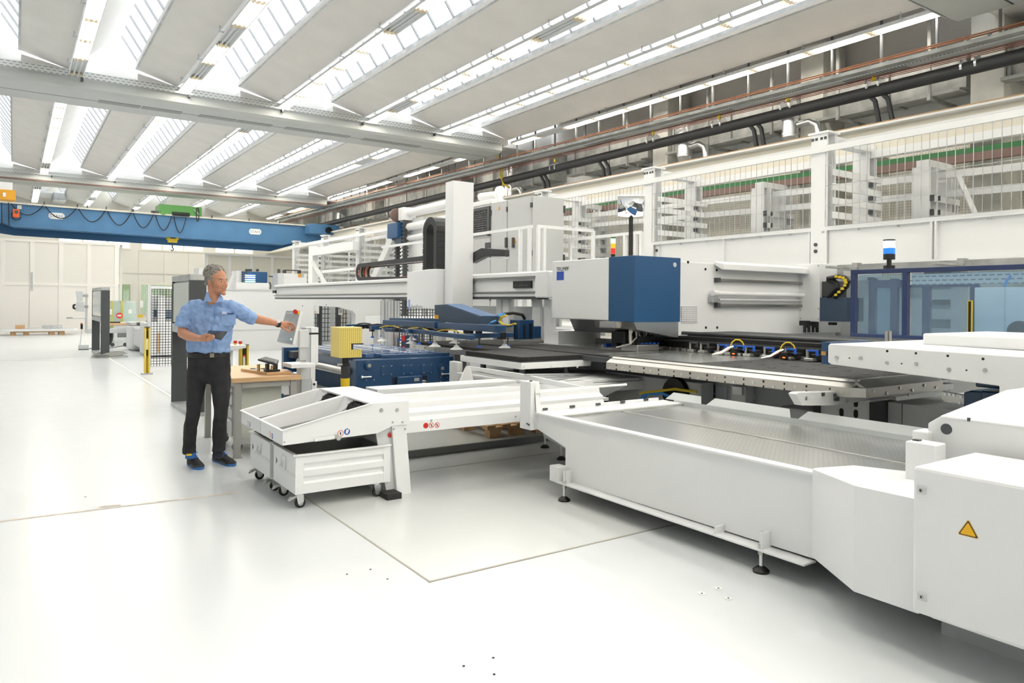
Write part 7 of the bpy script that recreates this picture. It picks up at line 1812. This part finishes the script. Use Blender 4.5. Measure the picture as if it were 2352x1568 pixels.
q = h5(172, 704); MB().tube([(q.x, Y5 - .08, q.z + .06), (q.x - .04, Y5 - .1, q.z + .04), (q.x - .04, Y5 - .1, q.z - .04), (q.x, Y5 - .08, q.z - .06)], .03, 8).build('hand_scanner', BK, t, smooth=True)
q = FL(192, 803); t = thing('foot_switch', 'grey floor box with slanted rod and black tip left of the display board', 'foot switch', q)
a, b = AY(181, 792, q.y), AY(204, 803, q.y); MB().box(a.x, b.x, q.y, q.y + .2, .02, a.z).build('box', WL, t, .004); MB().box(a.x, b.x, q.y, q.y + .2, 0, .02).build('base', BK, t)
c, d = AY(184, 792, q.y + .1), AY(190, 742, q.y + .1); MB().cyl(c, d, .02, 8, .01).build('rod', WS, t)
e = AY(187.5, 750, q.y + .08); MB().box(e.x - .03, e.x + .03, q.y + .03, q.y + .1, e.z - .07, e.z + .08).build('grip', BK, t, .008); MB().box(e.x - .03, e.x + .02, q.y + .03, q.y + .1, e.z + .08, e.z + .11).build('orange_cap', RO, t)
# far pallet with sheets
t = thing('wooden_pallet', 'low wooden pallet far away at the left wall, loaded with sheets', 'pallet', (.9, 36.5, 0))
mb = MB()
for x in (0.0, .45, 1.35, 1.7): mb.box(x - .1, x + .1, 36, 36.8, 0, .12)
mb.build('block', PLY, t, .004); MB().box(-.1, 1.8, 36, 36.8, .12, .16).build('board', PLY, t)
t = thing('sheet_stack', 'long pale sheets stacked on the far wooden pallet', 'sheet stack', (0, 36.4, .165))
MB().box(-3, 2.3, 35.9, 36.9, .165, .24).build('sheets', WS, t, .01); MB().box(-3, 2.1, 35.95, 36.9, .242, .27).build('top_sheets', AL, t)
a, b = AY(35, 748, 36.2), AY(57, 756, 36.2); s = solo('cardboard_box', MB().box(a.x, b.x, 36.2, 36.6, .275, a.z + .02), CARD, 'small brown cardboard box on the far sheet stack', 'box')
a, b = AY(98, 749, 36.2), AY(143, 755, 36.2); s = solo('metal_case', MB().box(a.x, b.x, 36.2, 36.6, .275, a.z + .02), GV, 'grey metal case on the right end of the far sheet stack', 'case')
# ================================================================== THE MAN
CAMP = Vector((0, 0, CH))
def D(px, py, dep): return CAMP + _ray(px, py) * dep
def ring(px, py, dep, wpx, dm, yaw=0, n=24, tilt=0, sq=2.3):
    """horizontal oval ring: half width in photo pixels, half depth in metres"""
    c = D(px, py, dep); w = wpx / FPX * dep; a = (rt * math.cos(yaw) + fw * math.sin(yaw)); b = (fw * math.cos(yaw) - rt * math.sin(yaw)); out = []
    for k in range(n):
        t_ = 2 * math.pi * k / n; ct, st = math.cos(t_), math.sin(t_)
        x = math.copysign(abs(ct) ** (2 / sq), ct) * w; y = math.copysign(abs(st) ** (2 / sq), st) * dm
        out.append(c + a * x + b * y + Vector((0, 0, tilt * x)))
    return out
def remesh(o, vox, smooth=6, disp=0, dsize=.1):
    m = o.modifiers.new('remesh', 'REMESH'); m.mode = 'VOXEL'; m.voxel_size = vox; m.use_smooth_shade = True
    if smooth: s = o.modifiers.new('smooth', 'SMOOTH'); s.factor = .6; s.iterations = smooth
    if disp:
        tx = bpy.data.textures.new('folds', 'CLOUDS'); tx.noise_scale = dsize; tx.noise_depth = 1
        d = o.modifiers.new('folds', 'DISPLACE'); d.texture = tx; d.strength = disp; d.mid_level = .5; d.texture_coords = 'LOCAL'
    return o
man = thing('person', 'man in a light blue short sleeved shirt and black jeans reaching for the touch screen', 'person', FL(482, 1073))
H = D(497, 642, 6.5)
hf = (rt * .93 - fw * .36).normalized(); hs = (fw * .93 + rt * .36).normalized(); hu = Vector((0, 0, 1)); hf2 = (hf - hu * .06).normalized()
HM = Matrix((hf2, hs, hu)).transposed()
def hp(a, b, c): return H + hf2 * a + hs * b + hu * c
def hell(mb, a, b, c, ra, rb, rc, tilt=0):
    n, m_ = 20, 13; rings_ = []
    for i in range(1, m_):
        t_ = math.pi * i / m_; rr_ = []
        for k in range(n):
            p = Vector((math.sin(t_) * math.cos(2 * math.pi * k / n) * ra, math.sin(t_) * math.sin(2 * math.pi * k / n) * rb, math.cos(t_) * rc))
            if tilt: p.rotate(Euler((0, tilt, 0)))
            rr_.append(hp(a + p.x, b + p.y, c + p.z))
        rings_.append(rr_)
    mb.loft(rings_)
mb = MB()
hell(mb, -.005, 0, .028, .092, .072, .088)          # cranium
hell(mb, .035, 0, -.030, .062, .060, .085)          # face
hell(mb, .030, 0, -.085, .058, .052, .045)          # jaw
hell(mb, .082, 0, -.118, .020, .024, .018)          # chin
hell(mb, .073, 0, .014, .024, .048, .012)           # brow
hell(mb, .104, 0, -.042, .021, .017, .015)          # nose tip
for s in (-1, 1): hell(mb, .098, s * .013, -.047, .012, .009, .009)
mb.tube([hp(.088, 0, .008), hp(.099, 0, -.015), hp(.110, 0, -.038)], [.009, .011, .012], 10)
hell(mb, .090, 0, -.070, .014, .024, .010)          # upper lip mound
hell(mb, .088, 0, -.092, .012, .021, .009)
for s in (-1, 1):
    hell(mb, .052, s * .043, -.045, .030, .022, .032)  # cheeks
    hell(mb, -.012, s * .072, -.022, .019, .009, .030, -.2)   # ear
mb.tube([hp(-.035, 0, -.03), hp(-.025, 0, -.10), H + hu * -.19 + rt * -.02 + fw * .01, D(489, 706, 6.55)], [(.050, .052), (.049, .050), (.053, .052), (.062, .055)], 20)
# shoulders and torso inside the shirt
mb.loft([ring(488, 702, 6.56, 24, .05, -.2), ring(486, 716, 6.56, 42, .075, -.2), ring(484, 745, 6.56, 40, .09, -.2), ring(479, 790, 6.56, 40, .09, -.1), ring(479, 830, 6.56, 38, .085), ring(480, 868, 6.56, 38, .08)])
# arms
def tubeD(mb, pts, rs, n=16): mb.tube([D(*p) for p in pts], rs, n)
tubeD(mb, [(525, 707, 6.54), (541, 711, 6.53), (560, 721, 6.58), (577, 729, 6.64), (588, 732, 6.66), (602, 735, 6.70), (620, 738.5, 6.76), (637, 743, 6.82)], [.045, .047, .045, .044, .043, .041, .034, .025])
tubeD(mb, [(446, 706, 6.54), (433, 718, 6.54), (425, 736, 6.53), (420, 757, 6.50), (419, 765, 6.47), (432, 771, 6.38), (447, 775, 6.30), (459, 777, 6.24)], [.045, .048, .048, .044, .043, .043, .034, .026])
for pts in ([(456, 850, 6.55), (449, 905, 6.52), (443, 950, 6.50), (436, 1005, 6.53), (435, 1050, 6.53)], [(503, 850, 6.57), (508, 905, 6.54), (507.5, 950, 6.54), (504, 1005, 6.61), (503, 1050, 6.64)]): tubeD(mb, pts, [.06, .045, .036, .034, .03])
# left hand (at the screen): palm, four curled fingers, thumb
mb.loft([[D(637, 743, 6.82) + Vector(v) for v in [(0, 0, .022), (0, .022, 0), (0, 0, -.022), (0, -.022, 0)]]] * 2)
def fingers(mb, segs):
    for pts, r in segs: mb.tube([D(*p) for p in pts], [r, r * .98, r * .92, r * .78][:len(pts)] if len(pts) <= 4 else r, 9)
mb.tube([D(638, 743.5, 6.82), D(646, 745, 6.84), D(654, 746, 6.87), D(661, 746, 6.90)], [(.020, .024), (.020, .032), (.017, .038), (.014, .036)], 14)
fingers(mb, [([(660, 741, 6.88), (668, 741.5, 6.90), (675, 746, 6.92), (678, 753, 6.93)], .0098),
             ([(661, 744, 6.90), (670, 745, 6.93), (676, 750, 6.96), (677, 757, 6.97)], .0098),
             ([(660, 748, 6.92), (668, 750, 6.96), (673, 755, 6.98), (673, 761, 6.98)], .0093),
             ([(658, 751, 6.93), (664, 754, 6.97), (668, 758, 6.98), (668, 763, 6.98)], .0083),
             ([(645, 749, 6.82), (653, 755, 6.82), (661, 760, 6.85), (668, 762, 6.88)], .0105)])
# right hand under the tablet: palm up, fingers along its edge
mb.tube([D(458, 777, 6.24), D(465, 778, 6.20), D(472, 777.5, 6.17), D(477, 776, 6.15)], [(.022, .026), (.032, .026), (.036, .026), (.034, .022)], 14)
fingers(mb, [([(476, 771.5, 6.15), (482, 770, 6.13), (487, 769.5, 6.12), (491, 770, 6.11)], .0092),
             ([(477, 774.5, 6.14), (483, 773.5, 6.12), (489, 772.5, 6.11), (493, 772.5, 6.10)], .0095),
             ([(476, 777.5, 6.13), (482, 778, 6.11), (487, 777, 6.10), (492, 775.5, 6.09)], .0092),
             ([(474, 780, 6.13), (479, 782, 6.11), (484, 781.5, 6.10), (488, 779.5, 6.09)], .0082),
             ([(463, 773, 6.18), (469, 769.5, 6.15), (475, 768, 6.13), (481, 768, 6.115)], .0115)])
body = mb.build('body', SKIN, man); remesh(body, .0048, 3)
body['label'] = 'bare skin of face, arms and hands'
# eyes, brow, mouth
for s in (-1, 1):
    o = MB(); 
    n_ = 10
    o.ell(hp(.073, s * .030, -.012), (.0125, .0125, .0125), 12, 8); e = o.build('eye', EYEW, man, smooth=True)
    MB().ell(hp(.083, s * .031, -.012), (.0055, .0055, .0055), 10, 6).build('iris', BK, e, smooth=True)
    mb = MB(); mb.tube([hp(.082, s * .016, -.002), hp(.086, s * .03, .000), hp(.078, s * .044, -.004)], .004, 6); mb.build('eyelid', SKIN, e, smooth=True)
    mb = MB().tube([hp(.088, s * .012, .014), hp(.090, s * .03, .014), hp(.078, s * .046, .008)], [.003, .0042, .003], 6); mb.build('eyebrow', HAIR, man, smooth=True)
MB().tube([hp(.092, -.021, -.081), hp(.1000, 0, -.080), hp(.092, .021, -.081)], [.002, .0042, .002], 8).build('lips', LIP, man, smooth=True)
# hair: many overlapping tufts following the skull
mb = MB(); random.seed(11)
hell(mb, -.022, 0, .047, .092, .079, .086)
hell(mb, -.066, 0, -.005, .042, .062, .062)
for s in (-1, 1): hell(mb, -.028, s * .058, .014, .050, .022, .045)
for i in range(210):
    th_, ph = random.uniform(0, 2 * math.pi), math.acos(random.uniform(-.15, 1))
    d = Vector((math.sin(ph) * math.cos(th_), math.sin(ph) * math.sin(th_), math.cos(ph)))
    p = Vector((-.022 + d.x * .094, d.y * .080, .045 + d.z * .088))
    if d.z < .15 and p.x > .0: continue
    if d.z < .45 and p.x > .045: continue
    hell(mb, p.x, p.y, p.z, random.uniform(.009, .016), random.uniform(.009, .015), random.uniform(.006, .012))
for s in (-1, 1):
    for k in range(5): hell(mb, .012 + random.uniform(-.006, .006), s * .070, .010 - k * .010, .010, .006, .010)
for k in range(12): hell(mb, -.074 + random.uniform(-.01, .02), random.uniform(-.045, .045), -.035 + random.uniform(-.015, .02), .013, .013, .012)
hair = mb.build('hair', HAIR, man); remesh(hair, .0045, 1, .006, .012)
# shirt
mb = MB(); YW_ = -.22
mb.loft([ring(489, 687, 6.56, 13.5, .054, YW_), ring(488.5, 691, 6.56, 25, .064, YW_), ring(488, 695, 6.56, 37, .074, YW_), ring(486, 702, 6.555, 50, .09, YW_), ring(485, 712, 6.55, 56, .108, YW_), ring(485, 735, 6.55, 54, .122, YW_),
         ring(483, 755, 6.55, 52, .128, YW_), ring(481, 778, 6.55, 49.5, .128, -.15), ring(479, 795, 6.55, 49, .126, -.1), ring(478.5, 805, 6.55, 49.5, .128, -.05, tilt=-.02), ring(478.5, 808, 6.55, 47, .118, -.05, tilt=-.02)])
def sleeve(pts): mb.tube([D(*p[:3]) for p in pts], [p[3] if isinstance(p[3], tuple) else p[3] for p in pts], 20)
sleeve([(462, 702, 6.55, .060), (445, 703, 6.54, .067), (433, 716, 6.54, .072), (424.5, 733, 6.53, .074), (420, 746, 6.52, .074), (419, 749.5, 6.52, .070)])
sleeve([(512, 703, 6.54, .060), (530, 706, 6.53, .068), (550, 715, 6.56, .070), (569, 726, 6.62, .062), (579, 731, 6.64, .060), (581.5, 732, 6.65, .056)])
shirt = mb.build('shirt', SHIRT, man); remesh(shirt, .007, 3, .030, .06)
for q in (((478, 668, 6.49), (481, 681, 6.455), (487, 694, 6.40), (478, 691.5, 6.405), (467.5, 692, 6.43), (471, 680, 6.46)), ((505, 676, 6.48), (500, 687, 6.44), (495.5, 696, 6.40), (504, 692.5, 6.41), (515, 693.5, 6.435), (511, 682, 6.48))):
    P = [D(*v) for v in q]; MB().loft([P, [p + fw * .007 for p in P]]).build('collar', SHIRT, man, .0025)
vs = []; N_ = 21
for rg_ in (ring(489.5, 694, 6.555, 17.5, .072, YW_, n=28), ring(490, 683, 6.56, 15.5, .066, YW_, n=28), ring(490.5, 672, 6.565, 15, .064, YW_, n=28, tilt=-.1)):
    vs += [rg_[(25 + k) % 28] for k in range(21)]
cb_ = MB().add(vs, [(j * 21 + i, j * 21 + i + 1, (j + 1) * 21 + i + 1, (j + 1) * 21 + i) for j in range(2) for i in range(20)]).build('collar_band', SHIRT, man, smooth=True)
sm = cb_.modifiers.new('thickness', 'SOLIDIFY'); sm.thickness = .004
mb = MB().bar(D(494, 697, 6.425), D(491, 800, 6.425), .012, .004); mb.build('button_placket', SHIRTD, man)
mb = MB()
for py in (700, 719, 739, 761, 783): mb.ell(D(494.3 - (py - 700) * .03, py, 6.42), (.006, .006, .006), 8, 5)
mb.build('button', SHIRTD, man)
P = [D(507, 718.5, 6.428), D(539, 718.5, 6.455), D(538, 745, 6.455), D(522, 749, 6.44), D(508, 745, 6.428)]
pk = MB().loft([P, [p + fw * .03 for p in P]]).build('breast_pocket', SHIRT, man)
MB().loft([[D(523, 719, 6.432), D(537, 719, 6.45), D(537, 721, 6.45), D(523, 721, 6.432)], [D(523, 719, 6.44), D(537, 719, 6.46), D(537, 721, 6.46), D(523, 721, 6.44)]]).build('pocket_slit', mat('slit_navy', (.02, .05, .16), .7), pk)
lg = MB().loft([[D(510, 715, 6.42), D(520, 715, 6.425), D(520, 721, 6.425), D(510, 721, 6.42)], [D(510, 715, 6.44), D(520, 715, 6.445), D(520, 721, 6.445), D(510, 721, 6.44)]]).build('chest_logo', mat('logo_pale', (.62, .68, .88), .6), pk)
# trousers
mb = MB()
mb.loft([ring(479, 803, 6.56, 46, .110), ring(479.5, 815, 6.56, 46.5, .118), ring(480, 835, 6.56, 47, .125), ring(480, 855, 6.56, 47, .122), ring(480, 872, 6.56, 46, .10), ring(480, 880, 6.56, 40, .08)])
def legp(ps): mb.loft([ring(*p, n=20, sq=2.1) for p in ps])
legp([(456, 850, 6.55, 22, .105), (452, 880, 6.54, 20.5, .10), (449, 905, 6.52, 18.5, .088), (446, 930, 6.50, 15.5, .075), (443, 950, 6.50, 14.5, .070), (439, 975, 6.51, 14, .066), (436, 1005, 6.53, 13.5, .062), (434.5, 1030, 6.54, 13.5, .064), (434.5, 1040, 6.54, 13.8, .066)])
legp([(503, 850, 6.57, 23.5, .105), (507, 880, 6.56, 20.5, .10), (508, 905, 6.54, 18.5, .088), (508.5, 930, 6.53, 16, .076), (507.5, 950, 6.54, 15.5, .070), (505.5, 975, 6.58, 15.8, .068), (504, 1005, 6.61, 14.8, .064), (503, 1025, 6.63, 14.2, .064), (503, 1036, 6.63, 14.6, .066)])
tr2 = mb.build('trousers', TROUS, man); remesh(tr2, .0075, 3, .016, .10)
mb = MB().loft([ring(479.5, 809, 6.56, 47.2, .124), ring(479.5, 819, 6.56, 47.6, .126)]); mb.build('belt', BK, man, .003)
MB().loft([[D(482, 811, 6.425), D(492, 811, 6.43), D(492, 820.5, 6.43), D(482, 820.5, 6.425)], [D(482, 811, 6.45), D(492, 811, 6.45), D(492, 820.5, 6.45), D(482, 820.5, 6.45)]]).build('belt_buckle', mat('buckle', (.35, .32, .27), .3, metal=.8), man)
# shoes
def shoe(heel, toe, label):
    h, t_ = FL(*heel), FL(*toe); f = (t_ - h); L_ = f.length; f.normalize(); s = Vector((-f.y, f.x, 0)); up3 = Vector((0, 0, 1))
    def P(a, b, c): return h + f * a * L_ + s * b + up3 * c
    def outline(k, z, e=0): return [P(a, b * k, z + (.012 * max(0, a - .8) / .2 if z > .0 else 0)) for a, b in ((-.02, 0), (.0, .026), (.12, .036), (.35, .036), (.6, .047), (.8, .048), (.93, .034), (1.0, .008), (1.0, -.008), (.93, -.034), (.8, -.048), (.6, -.047), (.35, -.036), (.12, -.036), (.0, -.026))]
    MB().loft([outline(.98, .0), outline(1.04, .010), outline(1.04, .014)]).build('shoe_sole_edge', SHB, man)
    so = MB().loft([outline(1.03, .012), outline(1.0, .032)]).build('shoe_sole', CH2, man, .002)
    mb = MB()
    secs = [(.03, .030, .10, .022), (.15, .036, .115, .02), (.32, .040, .11, .02), (.45, .042, .088, .02), (.6, .045, .072, .02), (.75, .046, .062, .02), (.88, .038, .052, .02), (.96, .022, .042, .02)]
    rgs = []
    for a, w_, top, bt in secs:
        rgs.append([P(a, math.cos(math.pi * k / 9) * w_ * (1 if 0 < k < 9 else 1.0), bt + (top - bt) * math.sin(math.pi * k / 9) ** .7) for k in range(10)] + [P(a, -w_ * .7, bt - .004), P(a, w_ * .7, bt - .004)])
    mb.loft(rgs); sh = mb.build('shoe', SHOE, man, smooth=True, label=label)
    mb = MB()
    for a, z in ((.30, .108), (.40, .096), (.50, .084)):
        for b in (-.022, -.008, .008, .022): mb.bar(P(a - .01, b, z + .006 - abs(b) * .3), P(a + .015, b, z + .003 - abs(b) * .3), .008, .006)
    mb.build('lace', BLUEH, sh)
    mb = MB(); mb.tube([P(.10, -.036, .118), P(.03, 0, .125), P(.10, .036, .118), P(.3, .03, .12), P(.34, 0, .125), P(.3, -.03, .12), P(.10, -.036, .118)], .007, 8); mb.build('shoe_collar', CABLEB, sh, smooth=True)
    return P
P1 = shoe((436, 1066), (462, 1079), 'black work shoe stepping towards the camera')
P2 = shoe((493, 1057), (538, 1071), 'black work shoe pointing to the right')
mb = MB().lathe(D(438, 1046, 6.50), [(.045, -.02), (.043, .02)], 16); mb.build('sock', mat('sock_blue', (.03, .14, .4), .8), man)
MB().box(*(lambda c: (c.x - .02, c.x + .02, c.y - .02, c.y + .02, c.z - .005, c.z + .006))(D(434, 1044, 6.455))).build('sock_tag', YE, man)
mb = MB().lathe(D(502, 1042, 6.63), [(.045, -.03), (.043, .03)], 16); mb.build('sock', mat('sock_grey', (.03, .04, .06), .8), man)
# watch
a, b = D(637, 742.6, 6.815), D(641.5, 744, 6.83)
MB().cyl(a, b, .034, 18).build('watch_strap', BK, man, smooth=True)
MB().cyl(D(640, 737.5, 6.80), D(640.5, 739.5, 6.81), .019, 16).build('watch_face', AL, man, smooth=True)
# tablet he holds
Pt = [D(479, 758.5, 6.27), D(521.5, 760.5, 6.20), D(507.5, 779, 6.10), D(474, 768, 6.15)]
Pt[2] = Pt[1] + (Pt[3] - Pt[0]) * 1.35
nn = (Pt[1] - Pt[0]).cross(Pt[3] - Pt[0]).normalized()
if nn.z < 0: nn = -nn
Pt = [D(479, 758.5, 6.27), D(521.5, 760.5, 6.20), D(507.3, 779, 6.10), D(474, 768, 6.15)]
tb_ = thing('tablet', 'black tablet computer held in the man\'s right hand', 'tablet', sum(Pt, Vector()) / 4)
MB().loft([Pt, [p - nn * .009 for p in Pt]]).build('tablet_body', mat('tablet_black', (.012, .014, .018), .25), tb_, .002)
cc = sum(Pt, Vector()) / 4
MB().loft([[cc + (p - cc) * .92 + nn * .001 for p in Pt], [cc + (p - cc) * .92 for p in Pt]]).build('tablet_screen', mat('tablet_screen', (.010, .012, .02), .12), tb_)
